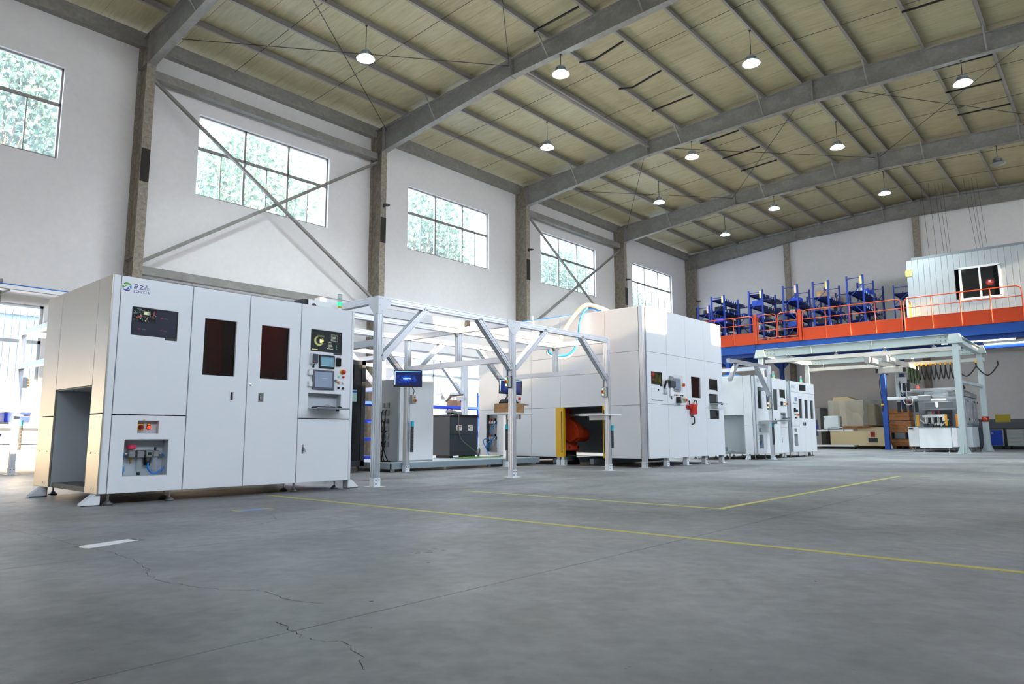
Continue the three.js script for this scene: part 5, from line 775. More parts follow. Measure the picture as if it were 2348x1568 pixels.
  for (let i = 0; i < 5; i++) for (let j = 0; j < 3; j++) { if (i === 3 && j === 0) continue;
    const h = i === 0 && j === 0 ? [[-11.95, 0.27, -11.58, 1.2]] : []; bb().plateX(zs[i] + g, ys[j] + g, zs[i + 1] - g, ys[j + 1] - g, h, X0, th).build('side_panel', M.paint, m); }
  bb().box(X0 - 0.005, y0, -9.78, X0 + 0.05, 1.28, -9.64, 0.004).build('light_curtain', M.yellow, m); bb().box(X0 - 0.03, y0, -9.63, X0 + 0.06, 1.28, -9.55, 0.006).build('light_curtain', M.yellow, m); bb().box(X0 - 0.02, y0, -8.5, X0 + 0.05, 1.29, -8.4, 0.006).build('light_curtain', M.yellow, m); for (const z of [-9.59, -8.45]) bb().box(X0 - 0.034, y0 + 0.1, z - 0.012, X0 - 0.028, 1.2, z + 0.012).build('sensor_strip', M.black, m);
  bb().box(X0 + 0.14, 0.25, -11.97, X0 + 0.15, 1.22, -11.4).box(X0 + 0.0, 0.26, -11.97, X0 + 0.15, 0.27, -11.4).build('air_recess', M.paintGrey, m);
  { const rot = new THREE.Group(); const a = bb(); } // air units face -x
  for (const [y, n] of [[0.98, 0], [0.6, 1]]) { const b = bb(); for (let k = 0; k < 3; k++) b.box(X0 + 0.05, y - 0.035, -11.9 + k * 0.075, X0 + 0.12, y + 0.035, -11.84 + k * 0.075, 0.005); const u = b.build('air_unit', M.zinc, m); bb().cyl([X0 + 0.085, y + 0.035, -11.86], [X0 + 0.085, y + 0.09, -11.86], 0.032).build('red_knob', M.red, u); bb().cyl([X0 + 0.085, y - 0.035, -11.79], [X0 + 0.085, y - 0.16, -11.79], 0.022).cyl([X0 + 0.085, y - 0.035, -11.71], [X0 + 0.085, y - 0.13, -11.71], 0.022).parts('bowl', M.clear, u); bb().cyl([X0 + 0.085, y + 0.035, -11.72], [X0 + 0.085, y + 0.1, -11.72], 0.02).build('black_cap', M.black, u); }
  bb().tube([[X0 + 0.08, 0.98, -11.67], [X0 - 0.02, 0.92, -11.68], [X0 - 0.05, 0.75, -11.75], [X0 - 0.02, 0.62, -11.66]], 0.011, 24).tube([[X0 + 0.05, 0.62, -11.7], [X0 - 0.05, 0.55, -11.75], [X0 - 0.1, 0.4, -11.85], [X0 - 0.12, 0.3, -11.8], [X0 - 0.16, 0.19, -11.7]], 0.011, 24).tube([[X0 + 0.05, 0.6, -11.92], [X0 - 0.06, 0.55, -11.98], [X0 - 0.1, 0.42, -11.9], [X0 - 0.08, 0.36, -11.82], [X0 - 0.02, 0.55, -11.74]], 0.011, 24).parts('blue_hose', M.blueHose, m); bb().tube([[X0 + 0.09, 0.5, -11.75], [X0 + 0.06, 0.38, -11.7], [X0 + 0.06, 0.36, -11.62], [X0 + 0.09, 0.5, -11.56]], 0.006, 20).build('red_tube', M.red, m);
  // legs with foot plates
  for (const x of [X0 + 0.05, 13.6, 14.48, 15.39, X1 - 0.06]) { bb().alu([x, 0.005, zf - 0.08], [x, y0, zf - 0.08], 0.09, 0.09, [0, 0, 1]).build('leg', M.alum, m); footBracket(x, zf - 0.08, m); }
  for (const z of [-8.42, -9.6, -9.72, -10.5, -11.54]) { bb().alu([X0 + 0.05, 0.005, z], [X0 + 0.05, y0, z], 0.08, 0.08, [0, 0, 1]).build('leg', M.alum, m); footBracket(X0 + 0.05, z, m); }
  for (const x of [13.6, 15.0, X1 - 0.06]) { bb().alu([x, 0.005, zb + 0.08], [x, y0, zb + 0.08], 0.09).build('leg', M.alum, m); }
  bb().box(X0 + 0.1, 0.03, -12.0, X1 - 0.3, 0.16, -11.9).box(X0 + 0.1, 0.03, -9.95, X1 - 0.3, 0.15, -9.85).box(X0 + 0.2, 0.03, -9.0, X1 - 0.3, 0.15, -8.9).parts('base_beam', std(0x7c8a90, 0.5), m);
  bb().alu([13.0, 1.12, -9.62], [13.0, 1.12, -8.44], 0.06).alu([13.9, 0.2, -9.0], [13.9, 1.4, -9.0], 0.06).alu([14.6, 0.2, -8.9], [14.6, 2.2, -8.9], 0.08).parts('inner_profile', M.alum, m); bb().box(13.5, 0.2, -8.95, 15.5, 0.3, -8.4).build('inner_table', M.inner, m); bb().box(14.0, 0.3, -8.85, 14.25, 0.85, -8.6, 0.02).build('inner_gripper', M.darkGrey, m); bb().box(14.3, 0.55, -8.8, 14.8, 0.75, -8.5, 0.02).build('inner_fixture', M.zinc, m); for (let i = 0; i < 3; i++) bb().tube([[13.9, 0.7, -9.3 + i * 0.03], [13.85, 1.15 + i * 0.02, -9.25], [13.9, 1.1, -8.9 + i * 0.03], [13.9, 0.75, -8.75]], 0.012, 20).build('yellow_hose', std(0xb9a93a, 0.5), m);
  const r = thing('industrial_robot', 'orange industrial robot arm inside the open bay of the tall enclosure', 'robot', [13.4, 0, -10.0]);
  bb().lathe([[0, 0], [0.28, 0], [0.26, 0.12], [0.2, 0.16], [0.2, 0.32], [0, 0.32]], [13.4, 0, -10.0]).build('pedestal', M.black, r);
  { const b = bb().lathe([[0, 0.3], [0.26, 0.3], [0.26, 0.34], [0.22, 0.36], [0.22, 0.5], [0.17, 0.56], [0, 0.56]], [13.4, 0, -10.0], [0, 1, 0], 28); for (let i = 0; i < 8; i++) { const a = i / 8 * 6.283; b.box(13.4 + Math.cos(a) * 0.24 - 0.02, 0.34, -10 + Math.sin(a) * 0.24 - 0.02, 13.4 + Math.cos(a) * 0.24 + 0.02, 0.42, -10 + Math.sin(a) * 0.24 + 0.02); } b.build('turret', M.robot, r); }
  bb().cyl([13.22, 0.68, -9.66], [13.58, 0.68, -9.66], 0.17, 0.17, 28).box(13.25, 0.52, -10.1, 13.55, 0.78, -9.7, 0.04).build('shoulder', M.robot, r);
  { const s = new THREE.Shape([[-9.52, 0.62], [-9.5, 0.78], [-9.6, 0.92], [-9.72, 1.02], [-9.9, 1.34], [-10.24, 1.34], [-10.22, 0.6], [-9.9, 0.62], [-9.75, 0.52]].map((p) => new THREE.Vector2(...p))); bb().add(new THREE.ExtrudeGeometry(s, { depth: 0.16, bevelEnabled: true, bevelSize: 0.02, bevelThickness: 0.02, bevelSegments: 2 }), new THREE.Matrix4().set(0, 0, -1, 13.3, 0, 1, 0, 0, 1, 0, 0, 0, 0, 0, 0, 1)).build('lower_arm', M.robot, r); }
  bb().cyl([13.1, 0.68, -9.66], [13.2, 0.68, -9.66], 0.12, 0.14, 24).build('shoulder_cap', M.robot, r); bb().tube([[13.15, 0.75, -10.05], [13.05, 0.62, -10.0], [13.08, 0.5, -9.9], [13.2, 0.45, -9.95]], 0.03, 20).build('cable_loop', M.rubber, r); bb().cyl([13.38, 1.3, -10.1], [13.38, 2.3, -10.3], 0.13, 0.1, 20).build('upper_arm', M.robot, r);
  // hoses over the top edge
  const h = thing('hose_bundle', 'orange corrugated hose arching from the cable duct over the tall enclosure', 'hose', [12.3, 2.6, -9.0]);
  bb().tube([[11.44, 2.6, -8.85], [11.7, 2.62, -8.9], [12.1, 2.85, -9.15], [12.35, 3.25, -9.02], [12.5, 3.5, -8.8], [12.75, 3.46, -8.6], [12.95, 3.39, -8.5]], 0.045, 60, 12).build('orange_hose', M.orangeHose, h);
  const k = thing('hose_bundle', 'blue and white hoses looping down the side of the tall enclosure', 'hose', [12.4, 2.6, -9.0]); bb().tube([[12.9, 3.4, -8.65], [12.6, 3.45, -8.8], [12.45, 3.2, -8.9], [12.4, 2.75, -8.95], [12.3, 2.45, -9.05], [12.1, 2.38, -9.25], [11.8, 2.45, -9.3], [11.5, 2.55, -9.0]], 0.025, 60, 8).build('blue_hose', M.blueHose, k); bb().tube([[12.9, 3.4, -8.72], [12.65, 3.47, -8.84], [12.5, 3.2, -8.95], [12.44, 2.75, -9.0], [12.33, 2.4, -9.1], [12.1, 2.34, -9.28], [11.8, 2.42, -9.33], [11.5, 2.52, -9.05]], 0.02, 60, 8).build('white_hose', M.white, k);
  const bh = thing('air_hose', 'thin blue hose lying along the top edge of the tall enclosure', 'hose', [12.75, y1, -10.5]); bb().tube([[12.75, y1 + 0.014, -8.9], [12.74, y1 + 0.02, -9.6], [12.73, y1 + 0.02, -10.6], [12.72, y1 + 0.014, -11.6]], 0.014, 30).build('hose', M.blueHose, bh);
  const an = thing('air_nozzle', 'thin white air lance standing at the top edge of the tall enclosure', 'nozzle', [12.6, 3.0, -10.45]); bb().cyl([12.64, 2.95, -10.42], [12.64, 3.46, -10.42], 0.012).build('lance', M.white, an);
}
// ---------------------------------------------------------------- second frame, between the tall enclosure and the rear machines
{ const f = thing('aluminium_frame', 'aluminium frame between the tall enclosure and the rear white machines', 'frame', [17.7, 0, -8.8]), T2 = 2.53, ym = T2 - 0.045;
  for (const [x, z] of [[18.98, -7.3], [18.98, -10.1], [16.48, -10.1]]) { bb().alu([x, 0.004, z], [x, T2, z], aluBox, aluBox, [0, 0, 1]).build('post', M.alum, f); footBracket(x, z, f); }
  for (const z of [-7.3, -8.78, -10.1]) bb().alu([16.4, ym, z], [18.94, ym, z], aluBox).build('top_rail', M.alum, f);
  bb().alu([18.98, ym, -7.34], [18.98, ym, -10.05], aluBox).build('cross_rail', M.alum, f); bb().alu([18.98, 1.9, -7.34], [18.98, 1.9, -8.5], aluBox).build('cross_rail', M.alum, f); bb().alu([16.4, 1.86, -8.78], [18.94, 1.86, -8.78], aluBox).build('lower_rail', M.alum, f);
  bb().alu([16.44, 2.0, -7.3], [16.9, 2.46, -7.3], aluBox, aluBox, [0, 0, 1]).build('diagonal_brace', M.alum, f); bb().alu([18.93, 1.72, -7.3], [18.1, 2.46, -7.3], aluBox, aluBox, [0, 0, 1]).build('diagonal_brace', M.alum, f);
  gusset(18.98, T2, -7.255, 1, 0, f);
  const s = thing('shelf_board', 'grey shelf board on the frame post in front of the rear machine', 'shelf', [19.1, 1.02, -7.2]); bb().box(18.7, 1.02, -7.5, 19.5, 1.05, -6.98, 0.003).build('board', M.zinc, s); bb().box(18.95, 0.95, -7.25, 19.01, 1.02, -7.15).build('bracket', M.zinc, s); powerStrip(18.92, 0.4, 0.98, -7.24, 'dark power strip on the post in front of the rear machine'); buttonBox(18.905, 1.45, -7.31, 'green and stop buttons on the frame post before the rear machine');
}
// ---------------------------------------------------------------- the two rear machines
function rearMachine(X0, X1, name, label, kind) {
  const zf = -7.55, zb = -9.55, y0 = 0.15, y1 = 2.27, th = 0.03, m = thing(name, label, 'machine', [(X0 + X1) / 2, 0, (zf + zb) / 2]), W = X1 - X0, g = 0.003;
  bb().box(X0, y1 - 0.02, zb, X1, y1, zf - th).build('top_panel', M.paint, m); bb().box(X0, y0, zb, X1, y1 - 0.02, zb + 0.02).build('back_panel', M.paint, m); bb().box(X1 - 0.03, y0, zb, X1, y1 - 0.02, zf - th).build('side_panel', M.paint, m); bb().box(X0 + 0.03, y0, zb + 0.02, X1 - 0.03, y0 + 0.03, zf - th - 0.02).build('base_frame', M.inner, m);
  bb().alu([X0 + 0.03, y0, zf - 0.06], [X0 + 0.03, y1, zf - 0.06], 0.06, 0.06, [0, 0, 1]).build('corner_profile', M.alum, m);
  const P = (a, b, c, d, n, h = []) => bb().plateZ(a + g, b + g, c - g, d - g, h, zf, th).build(n, M.paint, m);
  if (kind === 0) {
    const p0 = P(X0 + 0.06, 0.93, X0 + 0.62, y1, 'front_panel', [[X0 + 0.18, 1.37, X0 + 0.45, 1.96]]), p1 = P(X0 + 0.06, y0, X0 + 0.62, 0.93, 'service_panel', [[X0 + 0.16, 0.3, X0 + 0.45, 0.66], [X0 + 0.16, 0.74, X0 + 0.34, 0.84]]), d1 = P(X0 + 0.62, y0, X0 + 1.18, y1, 'door', [[19.35, 1.36, 19.66, 1.96]]), d2 = P(X0 + 1.18, y0, X0 + 1.72, y1, 'door', [[19.86, 1.36, 20.19, 1.95]]), p2 = P(X0 + 1.72, 0.88, X1 - 0.02, y1, 'control_panel', [[20.36, 1.73, 20.79, 1.965], [20.37, 1.12, 20.78, 1.29]]), p3 = P(X0 + 1.72, y0, X1 - 0.02, 0.88, 'cabinet_door');
    bb().box(X0 + 0.17, 1.36, zf - 0.036, X0 + 0.46, 1.97, zf - 0.031).build('window_pane', M.tint, p0); bb().box(19.34, 1.35, zf - 0.036, 19.67, 1.97, zf - 0.031).build('window_pane', M.tint, d1); bb().box(19.85, 1.35, zf - 0.036, 20.2, 1.96, zf - 0.031).build('window_pane', M.tint, d2);
    logo(X0 + 0.14, 2.08, 0.34, zf + 0.001, p0); recess(X0 + 0.16, 0.3, X0 + 0.45, 0.66, zf - 0.01, 0.1, M.paintGrey, p1); airUnit(X0 + 0.31, 0.52, zf - 0.1, p1, 0.75); recess(X0 + 0.16, 0.74, X0 + 0.34, 0.84, zf - 0.01, 0.05, M.paintGrey, p1); bb().box(X0 + 0.18, 0.76, zf - 0.06, X0 + 0.24, 0.82, zf - 0.03).build('main_switch', M.black, p1);
    screen(20.36, 1.73, 20.79, 1.965, zf - 0.002, T.dark, p2, 0.2); bb().box(20.7, 1.705, zf - 0.004, 20.79, 1.73, zf + 0.002).build('screen_tab', M.black, p2); bb().box(20.4, 1.5, zf, 20.5, 1.62, zf + 0.04, 0.006).build('card_reader', M.black, p2); eStop(20.82, 1.56, zf, p2, 0.035); [[20.56, 1.6, M.green], [20.64, 1.6, M.red], [20.72, 1.6, M.orangeBtn], [20.56, 1.5, M.white], [20.64, 1.5, M.black], [20.72, 1.5, M.black]].forEach(([x, y, k]) => button(x, y, zf, k, p2, 0.016));
    recess(20.37, 1.12, 20.78, 1.29, zf - 0.01, 0.08, M.paintGrey, p2); bb().box(20.36, 1.108, zf - 0.06, 20.78, 1.12, zf + 0.22, 0.002).build('keyboard_tray', M.paintGrey, p2); keyboardSet(20.37, 20.77, 1.1205, zf, zf + 0.2, 'the rear machine behind the second frame'); for (const x of [19.72, 19.93]) bb().box(x - 0.02, 1.02, zf, x + 0.02, 1.12, zf + 0.012, 0.003).build('recessed_handle', x < 19.8 ? M.white : M.black, x < 19.8 ? d1 : d2); bb().box(20.36, 0.44, zf, 20.385, 0.6, zf + 0.014, 0.003).build('swing_handle', M.zinc, p3);
    bb().box(19.2, 0.9, -9.2, 20.3, 1.0, -7.8).build('work_table', M.inner, m); bb().box(19.4, 1.0, -8.5, 19.7, 1.6, -8.1, 0.02).box(19.9, 1.0, -8.3, 20.1, 1.8, -8.0, 0.02).parts('inner_fixture', M.zinc, m);
    // side with low opening
    bb().plateX(zb, 1.2, -7.88, y1, [], X0 - 0.012, 0.02).build('side_panel', M.paint, m); bb().plateX(-7.875, y0, zf - 0.1, 0.92, [], X0 - 0.012, 0.02).build('side_panel', M.paint, m); bb().plateX(-7.875, 0.926, zf - 0.1, y1, [], X0 - 0.012, 0.02).build('side_panel', M.paint, m); bb().plateX(zb, y0, -9.2, 1.194, [], X0 - 0.012, 0.02).build('side_panel', M.paint, m); bb().box(X0 + 0.3, y0, -9.2, X0 + 0.34, 1.2, -7.7).build('inner_wall', M.paintGrey, m); bb().box(X0, y0, -7.9, X0 + 0.3, 1.2, -7.88).build('opening_jamb', M.paintGrey, m);
  } else {
    const a = X0 + 0.08, p0 = P(a, 1.94, a + 0.6, y1, 'logo_panel'), p1 = P(a + 0.6, 1.94, X1 - 0.02, y1, 'header_panel', [[22.0, 2.01, 22.61, 2.2]]), c1 = P(a, 0.92, a + 0.6, 1.94, 'control_panel'), c2 = P(a, y0, a + 0.6, 0.92, 'service_panel', [[21.38, 0.32, 21.68, 0.68], [21.43, 0.75, 21.62, 0.85]]), d1 = P(a + 0.6, y0, 22.3, 1.94, 'door', [[21.9, 1.16, 22.19, 1.75]]), d2 = P(22.3, y0, 22.82, 1.94, 'door', [[22.4, 1.16, 22.7, 1.74]]), d3 = P(22.82, y0, X1 - 0.02, 1.94, 'door', [[22.91, 1.16, 23.2, 1.735]]);
    logo(X0 + 0.12, 2.05, 0.38, zf + 0.001, p0); bb().box(21.99, 2.0, zf - 0.036, 22.62, 2.21, zf - 0.031).build('window_pane', M.tint, p1); for (const [q, d] of [[21.89, d1], [22.39, d2], [22.9, d3]]) bb().box(q, 1.15, zf - 0.036, q + 0.31, 1.76, zf - 0.031).build('window_pane', M.tint, d);
    { const q = bb().box(21.42, 1.6, zf, 21.74, 1.81, zf + 0.03, 0.006).build('touch_panel', M.white, c1); bb().quad([21.46, 1.66, zf + 0.031], [21.7, 1.66, zf + 0.031], [21.7, 1.79, zf + 0.031], [21.46, 1.79, zf + 0.031]).build('display_screen', screenMat(T.panel, 0.4), q); } bb().box(21.45, 1.33, zf, 21.53, 1.46, zf + 0.04, 0.006).build('card_reader', M.black, c1); bb().box(21.58, 1.34, zf, 21.7, 1.42, zf + 0.04, 0.006).build('meter', M.charcoal, c1); eStop(21.74, 1.26, zf, c1, 0.032); [[21.46, M.green], [21.55, M.red], [21.63, M.orangeBtn]].forEach(([x, k]) => button(x, 1.26, zf, k, c1, 0.016)); bb().box(21.5, 1.15, zf, 21.62, 1.19, zf + 0.03).build('hook', M.black, c1);
    recess(21.38, 0.32, 21.68, 0.68, zf - 0.01, 0.1, M.paintGrey, c2); airUnit(21.52, 0.52, zf - 0.1, c2, 0.75, false); recess(21.43, 0.75, 21.62, 0.85, zf - 0.01, 0.04, M.paintGrey, c2); bb().box(21.45, 0.77, zf - 0.05, 21.52, 0.83, zf - 0.02).build('main_switch', M.black, c2); bb().box(22.21, 0.94, zf, 22.26, 1.04, zf + 0.012, 0.003).build('recessed_handle', M.black, d1); bb().box(22.36, 0.94, zf, 22.41, 1.04, zf + 0.012, 0.003).build('recessed_handle', M.black, d2);
    bb().plateX(zb, y0, zf - 0.1, y1, [], X0 - 0.005, 0.02).build('side_panel', M.paintGrey, m); bb().box(21.9, 0.9, -9.2, 23.2, 1.0, -7.8).build('work_table', M.inner, m); bb().box(22.0, 1.0, -8.4, 22.3, 1.5, -8.0, 0.02).box(22.6, 1.0, -8.5, 22.8, 1.8, -8.1, 0.02).parts('inner_fixture', M.zinc, m);
  }
  for (const x of [X0 + 0.12, X0 + W * 0.35, X0 + W * 0.62, X1 - 0.12]) for (const z of [zf - 0.12, zb + 0.12]) levelFoot(x, z, y0, m);
  wedgeFoot(X0 - 0.14, zf - 0.25, 0.17, m); wedgeFoot(X1 + 0.14, zf - 0.25, -0.17, m);
}
rearMachine(18.58, 20.92, 'assembly_machine', 'white machine behind the second aluminium frame with three green-tinted windows', 0);
rearMachine(21.19, 23.36, 'assembly_machine', 'last white machine of the row with a header window above three narrow windows', 1);
towerLight(20.62, 2.27, -7.8, 'stack light on the rear machine behind the second frame'); towerLight(22.95, 2.27, -7.8, 'stack light on the last white machine of the row');
{ const t = thing('transfer_unit', 'small grey transfer unit with blue hoses in the side opening of the rear machine', 'machine', [18.15, 0, -8.5]); bb().box(17.75, 0.16, -9.0, 18.5, 0.22, -8.15, 0.004).build('bed', std(0x7c8a90, 0.5), t); bb().box(17.85, 0.22, -8.9, 18.4, 0.34, -8.3, 0.01).build('slide', std(0x6d7a80, 0.5), t); bb().cyl([18.2, 0.34, -8.6], [18.2, 0.62, -8.6], 0.05).build('post', M.darkGrey, t); bb().box(18.1, 0.6, -8.72, 18.36, 0.78, -8.5, 0.015).build('gripper_block', M.zinc, t); bb().box(18.12, 0.5, -8.66, 18.16, 0.6, -8.54).box(18.28, 0.5, -8.66, 18.32, 0.6, -8.54).parts('finger', M.darkGrey, t); bb().tube([[17.85, 0.3, -8.35], [17.8, 0.6, -8.4], [17.95, 0.72, -8.5], [18.12, 0.68, -8.58]], 0.018, 24).tube([[17.8, 0.3, -8.5], [17.72, 0.5, -8.5], [17.85, 0.62, -8.6], [18.1, 0.66, -8.64]], 0.018, 24).parts('blue_hose', M.blueDark, t); for (const [x, z] of [[17.85, -8.9], [18.4, -8.9], [17.85, -8.25], [18.4, -8.25]]) bb().cyl([x, 0, z], [x, 0.16, z], 0.02).build('leg', M.zinc, t); }
{ const h = thing('hose_bundle', 'blue and grey hoses on top of the rear machine', 'hose', [19.2, 2.27, -8.6]); bb().tube([[18.7, 2.29, -8.6], [19.0, 2.34, -8.5], [19.4, 2.36, -8.4], [19.7, 2.29, -8.2]], 0.018, 24).build('blue_hose', M.blueHose, h); bb().tube([[18.8, 2.29, -8.75], [19.2, 2.32, -8.7], [19.6, 2.33, -8.5], [19.9, 2.29, -8.3]], 0.018, 24).build('grey_hose', M.hoseGrey, h);
  const e = thing('orange_beacon', 'round orange and white hose reel behind the second frame', 'reel', [18.3, 2.3, -9.7]); bb().cyl([18.5, 2.27, -9.4], [18.5, 2.42, -9.4], 0.03).build('stand', M.orange, e); bb().cyl([18.46, 2.52, -9.4], [18.54, 2.52, -9.4], 0.14, 0.14, 24).build('disc', M.orangeHose, e); bb().cyl([18.44, 2.52, -9.4], [18.46, 2.52, -9.4], 0.08, 0.08, 20).build('hub', M.white, e); }

// ---------------------------------------------------------------- overhead gantry crane
{
  const g = thing('gantry_crane', 'pale green steel gantry with four posts and crane rails in front of the mezzanine', 'gantry', [30.7, 0, -7.7]);
  const posts = [[28.5, -4.35], [28.5, -11.25], [33.0, -4.25], [33.0, -10.9]];
  for (const [x, z] of posts) {
    const p = bb().box(x - 0.1, 0.012, z - 0.1, x + 0.1, 3.85, z + 0.1, 0.012).build('post', M.crane, g); const b = bb().box(x - 0.22, 0, z - 0.22, x + 0.22, 0.012, z + 0.22); b.build('base_plate', M.crane, p);
    const s = bb(); for (const [dx, dz] of [[1, 0], [-1, 0], [0, 1], [0, -1]]) s.tris((() => { const P = [], t = 0.008, a = [x + dx * 0.1, 0.012, z + dz * 0.1], o = [x + dx * 0.21, 0.012, z + dz * 0.21], u = [x + dx * 0.1, 0.3, z + dz * 0.1]; const sft = (v, k) => [v[0] + (dz ? k : 0), v[1], v[2] + (dx ? k : 0)]; for (const k of [-t, t]) { P.push(...sft(a, k), ...sft(o, k), ...sft(u, k)); } P.push(...sft(o, -t), ...sft(o, t), ...sft(u, t), ...sft(o, -t), ...sft(u, t), ...sft(u, -t)); return P; })()); s.parts('gusset_fin', M.crane, p);
    bb().prism([x - 0.14, 3.98, z], [x + 0.14, 3.98, z], [[-0.24, -0.16], [0.24, -0.16], [0.15, 0.17], [-0.15, 0.17]]).build('cap_plate', M.crane, p);
  }
  bb().ibeam([28.5, 4.0, -11.1], [28.5, 4.0, -4.5], 0.2, 0.32, 0.014).build('main_beam', M.crane, g); bb().ibeam([33.0, 3.94, -10.75], [33.0, 3.94, -4.4], 0.2, 0.26, 0.014).build('main_beam', M.crane, g); bb().ibeam([28.65, 4.0, -4.32], [32.85, 3.94, -4.26], 0.18, 0.28, 0.014).build('end_beam', M.crane, g); bb().ibeam([28.65, 4.0, -11.22], [32.85, 3.94, -10.92], 0.18, 0.28, 0.014).build('end_beam', M.crane, g);
  for (const [x, y, za, zb] of [[28.5, 4.0, -10.9, -4.7], [33, 3.94, -10.6, -4.6]]) for (const z of [za, zb]) { const pl = bb().box(x - 0.022, y - 0.11, z - 0.3, x - 0.008, y + 0.11, z + 0.3).build('splice_plate', M.crane, g); const bo = bb(); for (let i = 0; i < 4; i++) for (const d of [-0.06, 0.06]) bo.cyl([x - 0.034, y + d, z - 0.21 + i * 0.14], [x - 0.02, y + d, z - 0.21 + i * 0.14], 0.014, 0.014, 6); bo.parts('bolt', M.darkGrey, pl); }
  for (const z of [-9.2, -7.0]) for (const s of [-1, 1]) bb().box(28.5 + s * 0.05 - 0.045, 3.855, z - 0.005, 28.5 + s * 0.05 + 0.045, 4.145, z + 0.005).build('web_stiffener', M.crane, g);
  bb().box(28.42, 3.57, -11.05, 28.58, 3.72, -4.2, 0.008).build('crane_rail', M.craneRail, g); bb().box(32.92, 3.52, -10.95, 33.08, 3.67, -4.1, 0.008).build('crane_rail', M.craneRail, g);
  for (const x of [28.5, 33]) for (const z of [-10.2, -8.3, -6.6, -5.0]) { const y = x > 30 ? 3.67 : 3.72, h = bb().box(x - 0.05, y, z - 0.06, x + 0.05, y + 0.05, z + 0.06).cyl([x, y + 0.05, z], [x, y + 0.14, z], 0.02).box(x - 0.12, y + 0.1, z - 0.05, x + 0.12, y + 0.15, z + 0.05, 0.01).build('rail_hanger', M.zinc, g); }
  bb().alu([33, 2.58, -4.3], [33, 3.5, -4.3], 0.1).alu([28.6, 2.5, -4.35], [32.95, 2.55, -4.28], 0.09).parts('side_tie', M.crane, g);
  const sb = bb().box(32.88, 1.15, -4.15, 33.02, 1.35, -4.12, 0.004).box(32.87, 1.15, -4.35, 32.9, 1.35, -4.15, 0.004).build('stop_plate', M.redDark, g); eStop(32.87, 1.25, -4.25, g, 0.06, [-1, 0, 0]);
  // bridge with hanging manipulator
  const c = thing('crane_bridge', 'grey aluminium crane bridge hanging under the gantry rails', 'crane', [30.7, 3.3, -6.9]);
  for (const z of [-6.55, -7.15]) { bb().alu([28.2, 3.42, z], [33.3, 3.38, z], 0.16, 0.2).build('bridge_beam', M.craneRail, c); bb().box(28.18, 3.3, z - 0.09, 28.24, 3.54, z + 0.09, 0.01).build('end_cap', M.zinc, c); }
  for (const x of [28.5, 33]) bb().box(x - 0.12, 3.5, -7.3, x + 0.12, 3.57, -6.4, 0.01).build('trolley_plate', M.zinc, c);
  const m = thing('lift_manipulator', 'hanging lift manipulator with a handwheel beside the assembly station', 'manipulator', [30.2, 1.5, -6.6]);
  bb().box(29.9, 3.02, -7.25, 30.5, 3.26, -6.3, 0.02).build('carriage', M.craneRail, m); bb().box(29.88, 3.04, -7.3, 29.95, 3.2, -7.2).box(29.88, 3.04, -6.35, 29.95, 3.2, -6.25).parts('carriage_end', M.black, m); bb().box(30.05, 3.26, -6.9, 30.3, 3.34, -6.6).build('hook_block', M.zinc, m); bb().alu([30.2, 1.6, -6.62], [30.2, 3.05, -6.62], 0.16, 0.12, [0, 0, 1]).build('mast', M.crane, m);
  bb().box(30.0, 2.6, -6.6, 30.15, 2.85, -6.25, 0.02).build('gearbox', M.zinc, m); bb().box(30.05, 2.3, -6.4, 30.2, 2.75, -6.2, 0.02).build('motor', M.black, m); bb().cyl([30.08, 2.15, -6.45], [30.08, 2.65, -6.45], 0.035).cyl([30.05, 2.0, -6.3], [30.05, 2.6, -6.3], 0.02).parts('cylinder', M.chrome, m);
  bb().box(30.05, 1.98, -7.0, 30.3, 2.1, -5.5, 0.015).build('cross_bar', M.white, m); bb().box(30.0, 1.9, -5.95, 30.25, 2.12, -5.5, 0.02).build('clamp_arm', M.zinc, m); for (const z of [-6.6, -6.4, -6.2, -6.0]) bb().box(30.02, 1.5, z - 0.06, 30.2, 1.9, z + 0.04, 0.01).build('jaw', M.black, m);
  bb().tor([29.98, 1.92, -6.25], 0.15, 0.018, [0, Math.PI / 2, 0], 6.2832, 28).build('handwheel_rim', M.chrome, m); bb().bar([29.98, 1.92, -6.25], [29.98, 2.06, -6.25], 0.02, 0.03).bar([29.98, 1.92, -6.25], [29.98, 1.85, -6.13], 0.02, 0.03).bar([29.98, 1.92, -6.25], [29.98, 1.85, -6.37], 0.02, 0.03).cyl([29.95, 1.92, -6.25], [30.05, 1.92, -6.25], 0.03).build('handwheel_spokes', M.redDark, m);
  bb().tube([[30.1, 2.95, -6.9], [30.0, 3.0, -7.1], [29.95, 2.7, -7.2], [29.95, 2.2, -7.18], [29.95, 1.95, -7.15]], 0.014, 24).tube([[30.1, 2.9, -6.5], [29.95, 2.5, -6.5], [30.0, 2.2, -6.45], [30.05, 2.1, -6.3]], 0.016, 24).parts('hanging_cable', M.black, m); bb().cyl([29.95, 1.95, -7.15], [29.95, 1.55, -7.15], 0.035).build('pendant_switch', M.black, m); bb().cyl([29.95, 1.78, -7.15], [29.95, 1.84, -7.15], 0.05).build('yellow_collar', M.yellow, m);
  const f = thing('festoon_cable', 'black festoon cable looping under the rear crane rail', 'cable', [33, 3.0, -5.2]); let zz = -6.6;
  for (let i = 0; i < 11; i++) { const w = i < 9 ? 0.16 : 0.7, d = i < 9 ? 0.62 : 0.55; bb().tube([[32.8, 3.5, zz], [32.8, 3.3, zz + w * 0.02], [32.8, 3.5 - d, zz + w * 0.5], [32.8, 3.3, zz + w * 0.98], [32.8, 3.5, zz + w]], 0.025, 20, 6).build('cable_loop', M.rubber, f); bb().box(32.74, 3.46, zz - 0.03, 32.86, 3.56, zz + 0.03).build('festoon_clip', M.amberYellow, f); zz += w + 0.01; }
  const f2 = thing('festoon_cable', 'black and green festoon cables looping under the crane bridge', 'cable', [31.5, 2.9, -6.3]);
